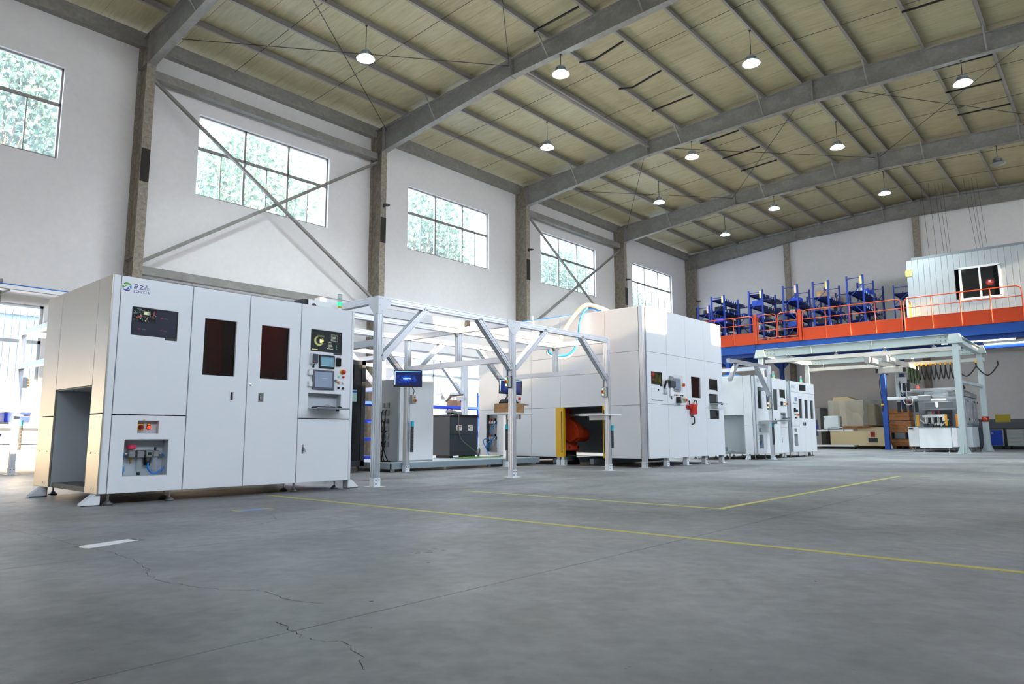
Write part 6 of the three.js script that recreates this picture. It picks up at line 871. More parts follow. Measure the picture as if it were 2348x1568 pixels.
  for (let i = 0; i < 7; i++) { const x = 30.9 + i * 0.3; bb().tube([[x, 3.3, -6.4], [x + 0.05, 3.1, -6.38], [x + 0.13, 2.75 - rr(0, 0.08), -6.38], [x + 0.22, 3.1, -6.4], [x + 0.26, 3.3, -6.42]], 0.022, 18, 6).build('cable_loop', i % 2 ? M.rubber : std(0x49602f, 0.6), f2); }
}
// ---------------------------------------------------------------- assembly station under the gantry
{
  const s = thing('assembly_station', 'open assembly station with white base cabinets, tool rack and lit hood under the gantry', 'machine', [31.5, 0, -5.5]), X = 30.5;
  bb().box(X, 0.16, -6.08, X + 1.2, 0.92, -5.03, 0.006).build('base_cabinet', M.paint, s); bb().box(X + 0.5, 0.2, -6.55, X + 2.2, 0.96, -6.1, 0.006).build('side_cabinet', M.paint, s); bb().box(X + 0.02, 0.2, -5.02, X + 0.9, 0.9, -4.85, 0.004).build('wrapped_panel', M.white, s); bb().box(X - 0.004, 0.9, -6.09, X + 1.25, 0.94, -5.02).build('work_top', M.zinc, s); bb().box(X + 0.48, 0.86, -6.52, X + 0.5, 0.92, -6.38).build('socket_plate', M.black, s);
  for (const [x, z] of [[X + 0.1, -5.95], [X + 0.1, -5.15], [X + 1.1, -5.95], [X + 1.1, -5.15], [X + 0.6, -6.45], [X + 1.0, -6.45]]) levelFoot(x, z, 0.16, s, 0.05);
  for (const [x, z, y] of [[X + 0.55, -6.5, 1.9], [X + 0.5, -4.85, 2.15], [X + 2.4, -4.85, 2.35], [X + 2.4, -6.5, 2.35]]) bb().alu([x, 0.16, z], [x, y, z], 0.07).build('upright', M.alum, s);
  for (const [y, x] of [[2.35, X + 0.5], [2.05, X + 0.5], [2.45, X + 1.5]]) bb().alu([x, y, -6.6], [x, y, -4.75], 0.07).build('cross_rail', M.alum, s); for (const z of [-6.5, -4.85]) bb().alu([X + 0.5, 2.35, z], [X + 3.2, 2.35, z], 0.07).build('top_rail', M.alum, s);
  for (const z of [-6.02, -5.08]) { bb().alu([X + 0.05, 0.94, z], [X + 0.05, 1.38, z], 0.05).build('fixture_post', M.alum, s); bb().alu([X + 0.05, 0.97, z > -5.5 ? -5.35 : -5.75], [X + 0.05, 1.22, z], 0.04).build('fixture_brace', M.alum, s); bb().box(X - 0.02, 0.98, z + (z > -5.5 ? -0.11 : -0.12), X + 0.06, 1.4, z + (z > -5.5 ? -0.04 : -0.03), 0.004).build('light_curtain', M.amberYellow, s); } bb().box(X + 0.1, 0.96, -4.86, X + 0.2, 1.42, -4.78, 0.004).build('light_curtain', M.orangeBtn, s);
  bb().box(X + 0.1, 1.3, -5.95, X + 0.22, 1.4, -5.15, 0.01).build('tool_bar', M.white, s); for (let i = 0; i < 3; i++) { const z = -5.8 + i * 0.2; bb().box(X + 0.02, 1.0, z - 0.07, X + 0.2, 1.1, z + 0.07, 0.01).build('fixture_block', M.white, s); bb().cyl([X + 0.05, 1.1, z], [X + 0.05, 1.3, z], 0.05).build('spindle', M.zinc, s); bb().box(X + 0.02, 1.22, z - 0.05, X + 0.1, 1.32, z + 0.05, 0.01).build('clamp', M.chrome, s); bb().cyl([X + 0.15, 1.4, z], [X + 0.15, 1.55, z], 0.025).build('pin', i ? M.redDark : M.darkGrey, s); bb().tube([[X + 0.03, 1.12, z + 0.05], [X - 0.02, 1.02, z + 0.03], [X + 0.02, 0.95, z]], 0.012, 12, 6).build('small_hose', M.black, s); } bb().box(X + 0.05, 1.15, -5.28, X + 0.09, 1.36, -5.14).build('card_holder', M.paper, s); bb().bar([X - 0.05, 0.96, -5.75], [X + 0.02, 1.06, -5.75], 0.3, 0.02, [1, 0, 0]).build('tilted_box', M.darkGrey, s);
  bb().box(X + 0.55, 1.66, -5.95, X + 0.65, 1.9, -5.0, 0.01).build('display_panel', std(0x6f7478, 0.4), s); bb().box(X + 0.48, 1.6, -6.0, X + 0.7, 1.64, -4.9).build('shelf_bar', M.zinc, s); bb().box(X + 0.9, 1.0, -6.0, X + 1.2, 1.6, -5.1, 0.02).build('inner_block', M.darkGrey, s); bb().box(X + 0.7, 1.3, -5.9, X + 0.8, 1.55, -5.65).build('inner_plate', M.zinc, s); bb().box(X + 0.5, 2.1, -5.9, X + 1.4, 2.3, -5.1, 0.02).build('hood', M.clear, s);
  { const l = bb().box(X + 0.55, 1.98, -5.85, X + 0.6, 2.03, -5.2, 0.01).build('tube_light', M.tubeOn, s); const r = new THREE.RectAreaLight(0xf2fbff, 6, 0.05, 0.6); r.name = 'tube_light_glow'; r.position.set(X + 0.54 - 31.5, 2.0, -5.52 + 5.5); r.rotation.set(0, -Math.PI / 2, 0); s.add(r); }
  { const b = thing('beacon_light', 'small red beacon on top of the assembly station', 'signal light', [X + 1.5, 2.48, -6.3]); bb().cyl([X + 1.5, 2.485, -6.3], [X + 1.5, 2.5, -6.3], 0.05).build('base', M.black, b); bb().lathe([[0, 0.11], [0.03, 0.1], [0.045, 0.06], [0.045, 0], [0, 0]], [X + 1.5, 2.5, -6.3]).build('lens', M.redOn, b); }
  // long side towards the open floor: framed panels with door catches
  for (let i = 0; i < 4; i++) { const x = X + 1.0 + i * 0.75; bb().box(x, 0.18, -4.75, x + 0.72, 0.95, -4.5, 0.006).build('lower_door', i < 2 ? M.paintGrey : M.charcoal, s); const d = bb().box(x, 0.97, -4.75, x + 0.72, 2.1, -4.68, 0.006).build('upper_door', std(0x9a9c9c, 0.45), s); bb().plateZ(x + 0.04, 1.02, x + 0.68, 2.05, [[x + 0.12, 1.1, x + 0.6, 1.98]], -4.66, 0.02).build('door_frame', M.alum, d); for (const y of [1.2, 1.55, 1.9]) bb().box(x + 0.62, y, -4.66, x + 0.68, y + 0.08, -4.64).build('door_catch', i === 1 || y === 1.55 ? M.white : M.black, d); bb().box(x, 2.12, -4.75, x + 0.72, 2.35 - i * 0.02, -4.66, 0.006).build('header_panel', std(0x8e9090, 0.45), s); }
  bb().box(X + 1.0, 0.18, -6.4, X + 4.0, 2.2, -4.76).build('machine_body', std(0x6b7074, 0.5), s); for (const x of [X + 1.2, X + 2.4, X + 3.7]) levelFoot(x, -4.62, 0.18, s, 0.05);
  const cb = thing('cable_pile', 'pile of black cables on top of the assembly station', 'cable', [X + 1.9, 2.39, -4.9]); for (let i = 0; i < 4; i++) bb().tor([X + 1.9 + i * 0.05, 2.42 + i * 0.035, -4.95], 0.2 - i * 0.02, 0.03, [1.3, 0, 0.2 * i]).build('coil', M.rubber, cb);
}
// ---------------------------------------------------------------- stored goods under the mezzanine
{
  const t = thing('profile_trolley', 'aluminium profile trolley with bent push handles under the mezzanine', 'trolley', [34.6, 0, -10.4]);
  for (const [x, z] of [[34.3, -11.9], [34.3, -9.5], [35.0, -11.9], [35.0, -9.5], [34.3, -10.75], [35.0, -10.75]]) bb().alu([x, 0.12, z], [x, 0.88, z], 0.07).build('upright', M.alum, t);
  for (const x of [34.3, 35.0]) for (const y of [0.16, 0.86]) bb().alu([x, y, -11.9], [x, y, -9.5], 0.07).build('long_rail', M.alum, t); for (const z of [-11.9, -9.5]) for (const y of [0.16, 0.86]) bb().alu([34.3, y, z], [35, y, z], 0.07).build('short_rail', M.alum, t); bb().box(34.28, 0.895, -11.92, 35.02, 0.92, -9.48).build('table_top', M.darkGrey, t);
  for (const z of [-11.4, -10.2]) bb().tube([[34.25, 0.82, z - 0.35], [34.2, 0.98, z - 0.3], [34.2, 0.99, z], [34.2, 0.98, z + 0.3], [34.25, 0.82, z + 0.35]], 0.022, 30, 8, 0.15).build('push_handle', M.zinc, t); for (const [x, z] of [[34.35, -11.8], [34.35, -9.6], [34.95, -11.8], [34.95, -9.6]]) bb().cyl([x, 0.06, z - 0.02], [x, 0.06, z + 0.02], 0.06).box(x - 0.03, 0.06, z - 0.03, x + 0.03, 0.13, z + 0.03).build('castor', M.black, t);
  const e = thing('electrical_box', 'light grey electrical box standing tilted on the profile trolley', 'box', [34.6, 0.92, -10.4]); bb().box(34.35, 0.925, -10.75, 34.75, 1.52, -10.1, 0.012).build('case', M.paintGrey, e); bb().box(34.34, 1.36, -10.71, 34.35, 1.42, -10.68).build('latch', M.black, e); bb().box(34.4, 0.95, -10.1, 34.7, 1.5, -10.05).build('din_rail', M.zinc, e);
  const bx = thing('blue_crate', 'small blue crate at the end of the profile trolley', 'crate', [34.65, 0.92, -11.3]); bb().box(34.5, 0.925, -11.5, 34.85, 1.12, -11.15, 0.01).build('tub', M.blueBin, bx);
  const w = thing('wrapped_machine', 'beige machine wrapped in clear film on a wooden skid under the mezzanine', 'machine', [36.6, 0, -10.2]); bb().box(36.0, 0.12, -11.0, 37.4, 1.0, -8.6, 0.02).build('lower_body', M.beige, w); bb().box(36.15, 1.06, -10.9, 37.3, 2.2, -9.55, 0.03).build('upper_body', M.beige, w); bb().prism([36.15, 2.2, -10.2], [37.3, 2.2, -10.2], [[-0.66, 0], [0.66, 0], [0.6, 0.26], [0.0, 0.28]]).build('sloped_hood', M.beige, w); bb().box(35.9, 1.0, -11.1, 37.5, 1.06, -9.2).build('wooden_skid', M.wood, w); bb().box(36.14, 1.25, -10.6, 36.15, 2.0, -9.9, 0.002).build('door', std(0xbfae8a, 0.5), w); bb().box(36.3, 1.06, -9.54, 37.2, 2.1, -9.0, 0.05).build('side_unit', std(0x8d8470, 0.6), w); bb().box(35.99, 0.55, -9.2, 36.0, 0.8, -9.0).build('dark_panel', M.redDark, w); bb().box(35.99, 0.3, -9.3, 36.0, 0.5, -8.9).build('vent', M.darkGrey, w);
  { const P = [], n = 26; const hull = [[36.05, -11.0], [37.4, -11.0], [37.4, -8.95], [36.05, -9.45]]; const q = []; for (let i = 0; i < 4; i++) for (let k = 0; k < 6; k++) { const a = hull[i], b = hull[(i + 1) % 4], f = k / 6; q.push([a[0] + (b[0] - a[0]) * f + rr(-0.03, 0.03), a[1] + (b[1] - a[1]) * f + rr(-0.03, 0.03)]); } const ys = [1.07, 1.35, 1.7, 2.0, 2.3]; const off = ys.map(() => q.map(() => rr(-0.03, 0.03))); for (let j = 0; j < 4; j++) for (let i = 0; i < q.length; i++) { const k = (i + 1) % q.length, v = (p, jj, ii) => [p[0] + off[jj][ii], ys[jj], p[1] + off[jj][ii]]; const a = v(q[i], j, i), b = v(q[k], j, k), c = v(q[k], j + 1, k), d = v(q[i], j + 1, i); P.push(...a, ...b, ...c, ...a, ...c, ...d); } new B().tris(P).build('film_wrap', M.film, w); }
  const g = thing('grey_cabinet', 'tall grey cabinet in the shade behind the profile trolley', 'cabinet', [37.2, 0, -12.3]); bb().box(36.6, 0.05, -13.0, 37.8, 2.0, -11.6, 0.02).build('body', std(0x8b8d8c, 0.5), g); bb().box(36.59, 0.2, -12.95, 36.6, 1.95, -12.3).build('door', std(0x969897, 0.5), g); bb().box(36.58, 0.6, -12.2, 36.6, 1.4, -11.75).build('blue_panel', std(0x343a5c, 0.5), g);
  // leaning profiles
  for (const [i, n] of [[0, 'nearer'], [1, 'farther']]) tag(bb().alu([36.2, 0.01, -8.35 - i * 0.06], [36.5, 0.95, -8.75 - i * 0.06], 0.06).build('leaning_profile', M.alum), n + ' aluminium profile leaning beside the blue post', 'profile');
  const crate = (x0, x1, y0, y1, z0, z1, n) => { const c = thing('wooden_crate', n, 'crate', [(x0 + x1) / 2, y0, (z0 + z1) / 2]); const k = Math.max(2, Math.round((y1 - y0) / 0.16)); for (let i = 0; i < k; i++) { const a = y0 + (y1 - y0) * i / k, b = y0 + (y1 - y0) * (i + 1) / k - 0.008; bb().box(x0, a, z0, x1, b, z1, 0.004).build('plank', M.wood, c); } bb().box(x0 - 0.02, y0, z0 + 0.02, x0, y1, z0 + 0.09).box(x0 - 0.02, y0, z1 - 0.09, x0, y1, z1 - 0.02).parts('batten', M.wood, c); };
  crate(36.9, 37.7, 1.32, 1.84, -8.7, -7.7, 'wooden crate on top of the pile behind the blue post'); crate(36.9, 37.7, 0.75, 1.28, -8.75, -7.65, 'middle wooden crate of the pile behind the blue post'); crate(36.7, 37.7, 0.12, 0.45, -9.1, -7.6, 'low wooden crate at the bottom of the pile');
  const ps = thing('pallet', 'wooden pallet under the pile of crates', 'pallet', [37.2, 0, -8.35]); for (const z of [-9.0, -8.4, -7.75]) bb().box(36.7, 0, z, 37.7, 0.12, z + 0.1).build('bearer', M.wood, ps);
  for (const [x0, x1, z0, z1, n, c] of [[36.8, 37.2, -8.9, -8.5, 'brown carton lying on the low crate', M.card], [36.75, 37.1, -8.35, -7.9, 'grey plastic box on the low crate', std(0x70767a, 0.5)]]) tag(bb().box(x0, 0.455, z0, x1, 0.74, z1, 0.01).build('storage_box', c), n, 'box');
  const cab = (z0, z1, col, trim, n, drawersLeft) => { const c = thing('tool_cabinet', n, 'cabinet', [38.2, 0, (z0 + z1) / 2]); bb().box(37.6, 0.14, z0, 38.3, 0.88, z1, 0.01).build('body', trim, c); bb().box(37.58, 0.88, z0 - 0.02, 38.32, 0.93, z1 + 0.02, 0.006).build('worktop', M.darkGrey, c); const zm = z0 + (z1 - z0) * 0.5; for (let i = 0; i < 4; i++) { const d = bb().box(37.585, 0.18 + i * 0.17, z0 + 0.04, 37.6, 0.335 + i * 0.17, zm - 0.02, 0.003).build('drawer', col, c); bb().box(37.57, 0.31 + i * 0.17, z0 + 0.06, 37.585, 0.33 + i * 0.17, zm - 0.04).build('pull', M.alum, d); } const d = bb().box(37.585, 0.18, zm + 0.02, 37.6, 0.85, z1 - 0.04, 0.003).build('door', col, c); bb().box(37.575, 0.68, zm + 0.05, 37.585, 0.76, zm + 0.12).build('lock', M.zinc, d); for (const z of [z0 + 0.08, z1 - 0.08]) bb().cyl([37.7, 0.07, z - 0.02], [37.7, 0.07, z + 0.02], 0.07).cyl([38.2, 0.07, z - 0.02], [38.2, 0.07, z + 0.02], 0.07).parts('castor', M.black, c); };
  cab(-5.2, -4.22, std(0x14389c, 0.4), std(0x8f9594, 0.5), 'tool cabinet with blue drawers and door against the gable wall'); cab(-4.1, -2.9, std(0x9aa09c, 0.5), std(0x8f9594, 0.5), 'grey tool cabinet beside the blue one against the gable wall');
  tag(bb().box(XB - 0.028, 1.2, -4.62, XB - 0.021, 1.55, -4.05).build('wall_notice', std(0xb9a83a, 0.7)), 'yellow notice on the gable wall above the tool cabinets', 'sign');
}

// ---------------------------------------------------------------- mezzanine with rails, racks and site cabin
const MX = 34, DY = 5.2;
{
  const m = thing('mezzanine', 'blue steel mezzanine platform along the gable wall', 'platform', [36.4, 0, -7]);
  bb().box(MX, 5.12, -18.9, XB - 0.03, DY, 5.6).build('deck', std(0x55606c, 0.6), m);
  bb().prism([MX + 0.06, 4.905, -18.9], [MX + 0.06, 4.905, 5.6], [[-0.06, -0.21], [0.06, -0.21], [0.06, -0.195], [-0.045, -0.195], [-0.045, 0.195], [0.06, 0.195], [0.06, 0.21], [-0.06, 0.21]]).build('edge_beam', M.blueBeam, m);
  for (let z = -18; z < 5; z += 2.15) bb().box(MX - 0.02, 4.72, z, MX + 0.005, 5.09, z + 0.03).build('beam_rib', M.blueBeam, m);
  for (let z = -18; z < 5.5; z += 1.1) bb().ibeam([MX + 0.12, 4.98, z], [XB - 0.05, 4.98, z], 0.1, 0.24, 0.01).build('joist', M.blueDark, m);
  for (const x of [MX + 0.15, 38.0]) bb().ibeam([x, 4.68, -18.9], [x, 4.68, 5.6], 0.16, 0.34, 0.014).build('main_beam', M.bluePost, m);
  for (const [x, z] of [[34.15, -8.05], [38.0, -8.15], [34.15, -15.2], [38.0, -13.9], [34.15, -1.2], [38, -1.2], [38, -18.6], [34.15, -18.6]]) { const p = bb().box(x - 0.1, 0.012, z - 0.1, x + 0.1, 4.51, z + 0.1, 0.008).build('post', M.bluePost, m); bb().box(x - 0.2, 0, z - 0.2, x + 0.2, 0.012, z + 0.2).build('base_plate', M.bluePost, p); bb().prism([x - 0.01, 4.51, z], [x + 0.01, 4.51, z], [[-0.1, 0], [-0.45, 0], [-0.1, -0.35]]).prism([x - 0.01, 4.51, z], [x + 0.01, 4.51, z], [[0.1, 0], [0.45, 0], [0.1, -0.35]]).parts('haunch', M.bluePost, p); }
}
function guardRail(z0, z1, n, label) {
  const g = thing('guard_rail', label, 'railing', [MX, 5.12, (z0 + z1) / 2], 'orange mezzanine railings'), x = MX - 0.05, r = 0.024;
  bb().tube([[x, 5.15, z0], [x, 6.3, z0], [x, 6.47, z0 + 0.03], [x, 6.55, z0 + 0.16], [x, 6.55, z0 + 0.4], [x, 6.55, z1 - 0.4], [x, 6.55, z1 - 0.16], [x, 6.47, z1 - 0.03], [x, 6.3, z1], [x, 5.15, z1]], r, 90, 8, 0.12).build('outer_tube', M.orangeRail, g);
  bb().cyl([x, 6.13, z0], [x, 6.13, z1], 0.018, 0.018, 8).build('mid_rail', M.orangeRail, g);
  for (let i = 1; i < n; i++) { const z = z0 + (z1 - z0) * i / n; bb().cyl([x, 5.15, z], [x, 6.54, z], 0.02, 0.02, 8).build('baluster', M.orangeRail, g); bb().cyl([x - 0.02, 5.2, z + 0.05], [x - 0.045, 5.2, z + 0.05], 0.012, 0.012, 6).cyl([x - 0.02, 5.27, z + 0.05], [x - 0.045, 5.27, z + 0.05], 0.012, 0.012, 6).parts('bolt', M.zinc, g); }
  for (let i = 0; i < n; i++) { const a = z0 + (z1 - z0) * i / n, b = z0 + (z1 - z0) * (i + 1) / n; bb().box(MX - 0.025, 5.3, a + 0.01, MX - 0.02, 5.7, b - 0.01).build('toe_panel', M.orange, g); }
  bb().box(MX - 0.032, 5.12, z0, MX - 0.02, 5.31, z1).build('kick_strip', M.orange, g); bb().cyl([x + 0.03, 5.7, z0], [x + 0.03, 5.7, z1], 0.014, 0.014, 6).build('toe_rail', M.orangeRail, g);
}
guardRail(-18.8, -13.72, 5, 'orange railing on the mezzanine left of the gate'); guardRail(-11.32, -7.08, 4, 'orange railing on the mezzanine right of the gate'); guardRail(-6.98, -2.77, 4, 'orange railing on the mezzanine in front of the site cabin'); guardRail(-2.67, 1.5, 4, 'orange railing on the mezzanine past the cabin window');
{ const g = thing('mezzanine_gate', 'orange double-leaf gate in the mezzanine railing', 'gate', [MX, 5.12, -12.5], 'orange mezzanine railings'), x = MX - 0.05;
  for (const z of [-13.6, -11.44]) bb().box(MX - 0.11, 5.12, z - 0.07, MX - 0.02, 6.62, z + 0.07, 0.006).build('gate_post', M.orange, g);
  for (const [a, b] of [[-13.48, -12.56], [-12.5, -11.56]]) { const l = bb().tube([[x, 5.38, a], [x, 6.3, a], [x, 6.48, a + 0.04], [x, 6.55, a + 0.15], [x, 6.55, b - 0.15], [x, 6.48, b - 0.04], [x, 6.3, b], [x, 5.38, b]], 0.022, 60, 8, 0.12).build('leaf_tube', M.orangeRail, g); bb().cyl([x, 5.38, a], [x, 5.38, b], 0.02, 0.02, 8).cyl([x, 5.76, a], [x, 5.76, b], 0.016, 0.016, 8).cyl([x, 6.14, a], [x, 6.14, b], 0.016, 0.016, 8).parts('leaf_bar', M.orangeRail, l); }
  bb().box(MX - 0.03, 5.12, -13.7, MX - 0.02, 5.31, -11.33).build('kick_strip', M.orange, g); }
// racks standing away from the rail, two bays deep
const rackZ = [[-17.05, -16.4], [-16.25, -15.55], [-14.2, -13.5], [-12.45, -11.75], [-11.0, -10.3], [-9.45, -8.75]];
const rackTop = [2.35, 2.8, 2.8, 2.82, 2.82, 2.85], goods = [];
const rackName = ['first', 'second', 'third', 'fourth', 'fifth', 'sixth'];
const rackLevels = [[0.15, 0.75, 1.35, 1.9], [0.15, 0.75, 1.4, 2.0, 2.6], [0.15, 0.75, 1.4, 2.0, 2.6], [0.15, 0.75, 1.4, 2.05], [0.15, 0.75, 1.4, 2.05], [0.15, 0.75, 1.4, 2.1]];
const rx0 = 34.75, rx1 = 38.3;
rackZ.forEach(([za, zb], k) => {
  const r = rack('mezzanine_rack', 'blue goods rack on the mezzanine, ' + rackName[k] + ' from the window wall', 'blue racks on the mezzanine', rx0, rx1, za, zb, DY, rackLevels[k], rackTop[k], M.blueRack, 2, 0.075);
  for (const y of rackLevels[k]) for (let i = 0; i < 12; i++) { if (rnd() < 0.3) continue; const x = rx0 + 0.15 + i * 0.28 + rr(-0.04, 0.04), h = rr(0.09, 0.16); bb().bar([x, DY + y - 0.1, zb + 0.019], [x + rr(-0.02, 0.04), DY + y - 0.1 + h, zb + 0.019], 0.06, 0.004, [0, 0, 1]).build('label_tag', M.white, r); }
  const notice = [M.pinkPaper, M.yellowPaper, M.yellowPaper, M.pinkPaper, M.yellowPaper, M.yellowPaper][k];
  bb().box(rx0 - 0.035, DY + rackTop[k] - 0.42, zb - 0.13, rx0 - 0.03, DY + rackTop[k] - 0.06, zb + 0.01).build('aisle_sign', notice, r);
  const kinds = [['cardboard_box', M.card, 'brown carton'], ['storage_bin', M.blueDark, 'blue bin'], ['goods_case', M.black, 'black case'], ['goods_case', M.black, 'black case'], ['goods_case', M.darkGrey, 'grey case'], ['storage_bin', M.blueDark, 'blue bin'], ['goods_roll', M.darkGrey, 'dark coil'], ['goods_case', M.charcoal, 'grey case'], ['goods_roll', M.zinc, 'silver roll'], ['storage_bin', M.blueBin, 'bright blue bin']];
  rackLevels[k].forEach((y, j) => { if (y > 2.3) return; for (const bay of [0, 1]) for (const slot of [0, 1, 2]) { if (rnd() < 0.28) continue; const [n, mt, word] = kinds[Math.floor(rnd() * (k === 4 && j > 2 ? 1 : kinds.length))]; const x = rx0 + 0.1 + bay * 1.78 + slot * 0.54, w = rr(0.26, 0.46), h = rr(0.14, 0.3), y0 = DY + y + 0.0125, zc = (za + zb) / 2;
    const lab = word + ' on shelf ' + ordinal[j] + ' of the ' + rackName[k] + ' mezzanine rack, ' + (bay ? 'rear' : 'front') + ' bay, ' + ['near', 'middle', 'far'][slot] + ' place';
    const o = n === 'goods_roll' ? bb().cyl([x + 0.16, y0, zc], [x + 0.16, y0 + h, zc], 0.15, 0.15, 16).build(n, mt) : bb().box(x, y0, zc - 0.24, x + w, y0 + h, zc + rr(0.18, 0.28), 0.012).build(n, mt); tag(o, lab, n === 'cardboard_box' ? 'box' : n === 'storage_bin' ? 'bin' : 'goods', 'goods on the mezzanine racks'); } });
});
rack('mezzanine_rack', 'dark blue rack standing close to the site cabin on the mezzanine', 'blue racks on the mezzanine', 36.6, 38.5, -7.9, -7.2, DY, [0.15, 0.8, 1.5, 2.1], 2.5, M.blueRack, 1);
{ // pad cooler panel beside the cabin
  const t = thing('cooling_panel', 'white framed panel of yellow slats beside the site cabin', 'panel', [34.9, DY, -7.0]); bb().box(34.5, DY, -6.98, 34.56, 6.72, -6.9).box(35.15, DY, -6.98, 35.2, 6.55, -6.9).box(34.5, DY, -6.98, 35.2, DY + 0.06, -6.9).build('frame', M.white, t); for (let i = 0; i < 22; i++) bb().box(34.56, DY + 0.08 + i * 0.06, -6.96, 35.15, DY + 0.105 + i * 0.06, -6.92).build('slat', M.amberYellow, t);
}
{ // site cabin
  const c = thing('site_cabin', 'pale grey panel cabin with a sliding window on the mezzanine', 'cabin', [37, DY, -2.5]), X = 35.25, z0 = -6.8, z1 = 2.4, y1 = 8.58;
  bb().box(X + 0.06, DY, z0 + 0.02, XB - 0.05, y1 - 0.02, z0 + 0.08).box(X + 0.06, DY, z1 - 0.06, XB - 0.05, y1 - 0.02, z1).parts('side_wall', std(0xb9c0c4, 0.5), c); bb().box(X, y1 - 0.04, z0, XB - 0.05, y1, z1).build('roof', std(0xa3abb0, 0.5), c); bb().box(X - 0.01, y1 - 0.1, z0 - 0.005, X + 0.06, y1 + 0.005, z1).build('roof_trim', std(0x7f888e, 0.5), c);
  const wz0 = z0 + 0.23 * 8, wz1 = z0 + 0.23 * 14, wy0 = 6.45, wy1 = 7.78, mat = std(0xacb4b8, 0.45);
  for (let z = z0; z < z1 - 0.01; z += 0.23) { const a = z + 0.004, b = Math.min(z1, z + 0.23) - 0.004, put = (ya, yb) => bb().prism([X + 0.03, ya, a], [X + 0.03, yb, a], [[0, -0.03], [b - a, -0.03], [b - a - 0.0, 0.024], [b - a - 0.012, 0.03], [0.012, 0.03], [0, 0.024]].map(([p, q]) => [p, q]), [-1, 0, 0]).build('wall_panel', mat, c); if (b > wz0 + 0.02 && a < wz1 - 0.02) { put(DY, wy0); put(wy1, y1 - 0.1); } else put(DY, y1 - 0.1); }
  const f = bb(); f.box(X - 0.03, wy0 - 0.06, wz0 - 0.06, X + 0.05, wy0 + 0.03, wz1 + 0.06).box(X - 0.03, wy1 - 0.03, wz0 - 0.06, X + 0.05, wy1 + 0.06, wz1 + 0.06).box(X - 0.03, wy0, wz0 - 0.06, X + 0.05, wy1, wz0 + 0.03).box(X - 0.03, wy0, wz1 - 0.03, X + 0.05, wy1, wz1 + 0.06).box(X - 0.025, wy0, (wz0 + wz1) / 2 - 0.035, X + 0.05, wy1, (wz0 + wz1) / 2 + 0.035); const fr = f.build('window_frame', M.white, c);
  for (const [a, b] of [[wz0 + 0.03, (wz0 + wz1) / 2 - 0.03], [(wz0 + wz1) / 2 + 0.03, wz1 - 0.03]]) bb().box(X + 0.0, wy0 + 0.03, a, X + 0.006, wy1 - 0.03, b).build('pane', phys({ color: new THREE.Color().setRGB(0.12, 0.13, 0.13), roughness: 0.04, transmission: 0.85, thickness: 0 }), fr);
  bb().box(X + 2.4, DY, z0 + 0.1, X + 2.45, y1 - 0.05, z1 - 0.1).build('inner_wall', std(0xb9c0c4, 0.5), c);
  const rose = canvasTex(128, 128, (x) => { x.fillStyle = '#0c0d0d'; x.fillRect(0, 0, 128, 128); x.fillStyle = '#a8202a'; for (let i = 0; i < 10; i++) { x.beginPath(); x.arc(64 + Math.cos(i * 0.628) * 42, 64 + Math.sin(i * 0.628) * 36, 15, 0, 7); x.fill(); } x.beginPath(); x.arc(64, 64, 38, 0, 7); x.fill(); x.fillStyle = '#e8d7c4'; x.fillRect(46, 30, 36, 24); x.fillStyle = '#d9a441'; x.fillRect(34, 66, 60, 7); });
  bb().quad([X - 0.002, 6.88, -4.1], [X - 0.002, 6.88, -3.76], [X - 0.002, 7.22, -3.76], [X - 0.002, 7.22, -4.1]).build('red_rosette', plaque(rose, 0.6), fr);
  tag(bb().box(X - 0.02, 7.75, z0 - 0.28, X + 0.02, 8.05, z0 - 0.24).box(X - 0.02, 7.75, z0 - 0.06, X + 0.02, 8.05, z0 - 0.02).box(X - 0.02, 7.75, z0 - 0.28, X + 0.02, 7.79, z0 - 0.02).box(X - 0.02, 8.01, z0 - 0.28, X + 0.02, 8.05, z0 - 0.02).box(X - 0.005, 7.78, z0 - 0.25, X + 0.005, 8.02, z0 - 0.01).build('corner_sign', M.yellowPaper), 'small yellow framed sign sticking out from the cabin corner', 'sign');
  let n = 0; for (const [xw, z, lean] of [[36.2, -6.28, 0.06], [36.3, -6.0, 0.06], [36.4, -5.75, 0.08], [36.5, -5.62, 0.08], [36.6, -5.5, 0.05], [36.4, -4.55, 0.14], [36.5, -4.4, 0.12], [36.6, -4.3, 0.1], [36.8, -4.15, 0.1]]) tag(bb().cyl([xw, y1, z + lean], [xw, roofY(z) - 0.1, z - lean], 0.007, 0.007, 5).build('hanger_wire', M.rod), ordinal[n++] + ' thin hanger wire from the cabin roof to the ceiling', 'wire');
}

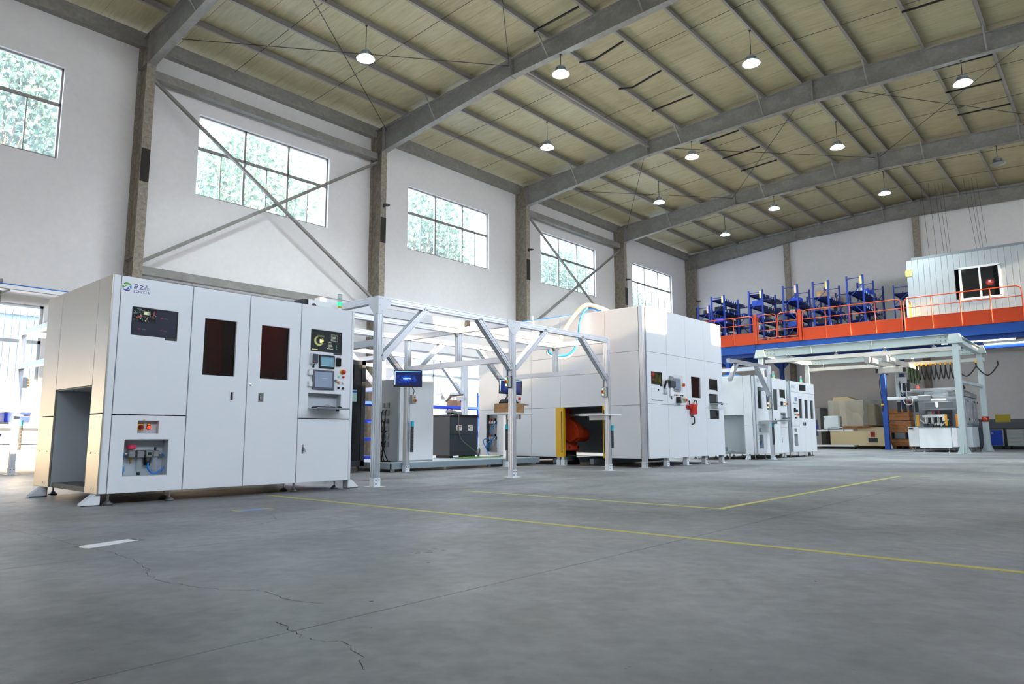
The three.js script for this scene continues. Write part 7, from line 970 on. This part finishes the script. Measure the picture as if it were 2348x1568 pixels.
// ---------------------------------------------------------------- high-bay lamps and tube lights
function highBay(x, z, y, top, label, on = true) {
  const t = thing('high_bay_lamp', label, 'lamp', [x, y, z], 'high-bay lamps under the roof');
  bb().cyl([x, y + 0.22, z], [x, top, z], 0.011, 0.011, 8).lathe([[0, 0], [0.04, 0], [0.03, -0.03], [0, -0.03]], [x, top, z]).build('hanging_rod', M.darkGrey, t);
  const h = bb(); h.cyl([x, y + 0.08, z], [x, y + 0.2, z], 0.12, 0.12, 24); for (let i = 0; i < 24; i++) { const a = i / 24 * 6.2832; h.bar([x + Math.cos(a) * 0.135, y + 0.085, z + Math.sin(a) * 0.135], [x + Math.cos(a) * 0.135, y + 0.185, z + Math.sin(a) * 0.135], 0.006, 0.036, [Math.cos(a), 0, Math.sin(a)]); } h.cyl([x, y + 0.2, z], [x, y + 0.225, z], 0.15, 0.13, 24); h.build('heat_sink', M.zinc, t);
  bb().lathe([[0.11, 0.085], [0.15, 0.08], [0.2, 0.055], [0.245, 0.01], [0.25, 0], [0.245, 0], [0.195, 0.045], [0.148, 0.068], [0.1, 0.072]], [x, y, z], [0, 1, 0], 32).build('reflector', on ? phys({ color: 0xf2f6f8, roughness: 0.3, transmission: 0.45, thickness: 0 }) : M.zinc, t);
  bb().cyl([x, y + 0.02, z], [x, y + 0.03, z], 0.21, 0.215, 28).build('lamp_lens', on ? M.lampOn : M.zinc, t);
  if (on) { const l = new THREE.SpotLight(0xeafaff, 40, 0, 1.15, 0.6, 2); l.name = 'high_bay_light'; l.position.set(0, 0.0, 0); l.target.position.set(0, -5, 0); l.castShadow = true; l.shadow.radius = 8; t.add(l, l.target); }
}
const midBay = (k) => COL[k] + 3.95, rowName = ['window-side row', 'row hung from the rafters', 'ridge row', 'row past the ridge'];
[[2, 'nearest'], [3, 'second'], [4, 'third'], [5, 'farthest']].forEach(([k, n]) => highBay(k === 5 ? 33.4 : midBay(k), -14.72, 10.8, roofY(-14.72) - 0.2, 'high-bay lamp, ' + n + ' of the ' + rowName[0]));
[[3, 'nearest'], [4, 'second'], [5, 'farthest']].forEach(([k, n]) => highBay(COL[k] + 0.12, -11.2, 10.75, raftBot(-11.2), 'high-bay lamp, ' + n + ' of the ' + rowName[1]));
[[3, 18.6, 'nearest'], [4, 26.45, 'second'], [5, 33.1, 'farthest']].forEach(([k, x, n]) => highBay(x, -7.2, 11.14, roofY(-7.2) - 0.2, 'high-bay lamp, ' + n + ' of the ' + rowName[2]));
highBay(COL[4] + 0.12, -2.74, 10.65, raftBot(-2.74), 'lit high-bay lamp hung past the ridge'); highBay(COL[5] + 0.12, -2.84, 10.65, raftBot(-2.84), 'unlit high-bay lamp hung past the ridge', false);
// tube lights under the mezzanine
[[36.3, -6.1, -3.3, 'near tube light under the mezzanine'], [37.9, -4.7, -3.0, 'far tube light under the mezzanine']].forEach(([x, a, b, n]) => { const y = 4.72, t = thing('tube_light', n, 'lamp', [x, y, (a + b) / 2], 'tube lights under the mezzanine'); bb().box(x - 0.05, y, a, x + 0.05, y + 0.12, b, 0.004).build('batten', M.white, t); bb().cyl([x, y - 0.03, a + 0.04], [x, y - 0.03, b - 0.04], 0.02, 0.02, 12).build('tube_lamp', M.tubeOn, t);
  const r = new THREE.RectAreaLight(0xf2fbff, 2, 0.05, b - a - 0.1); r.name = 'tube_glow'; r.position.set(0, -0.055, 0); r.rotation.set(-Math.PI / 2, 0, 0); t.add(r); });

renderer.render(scene, camera);
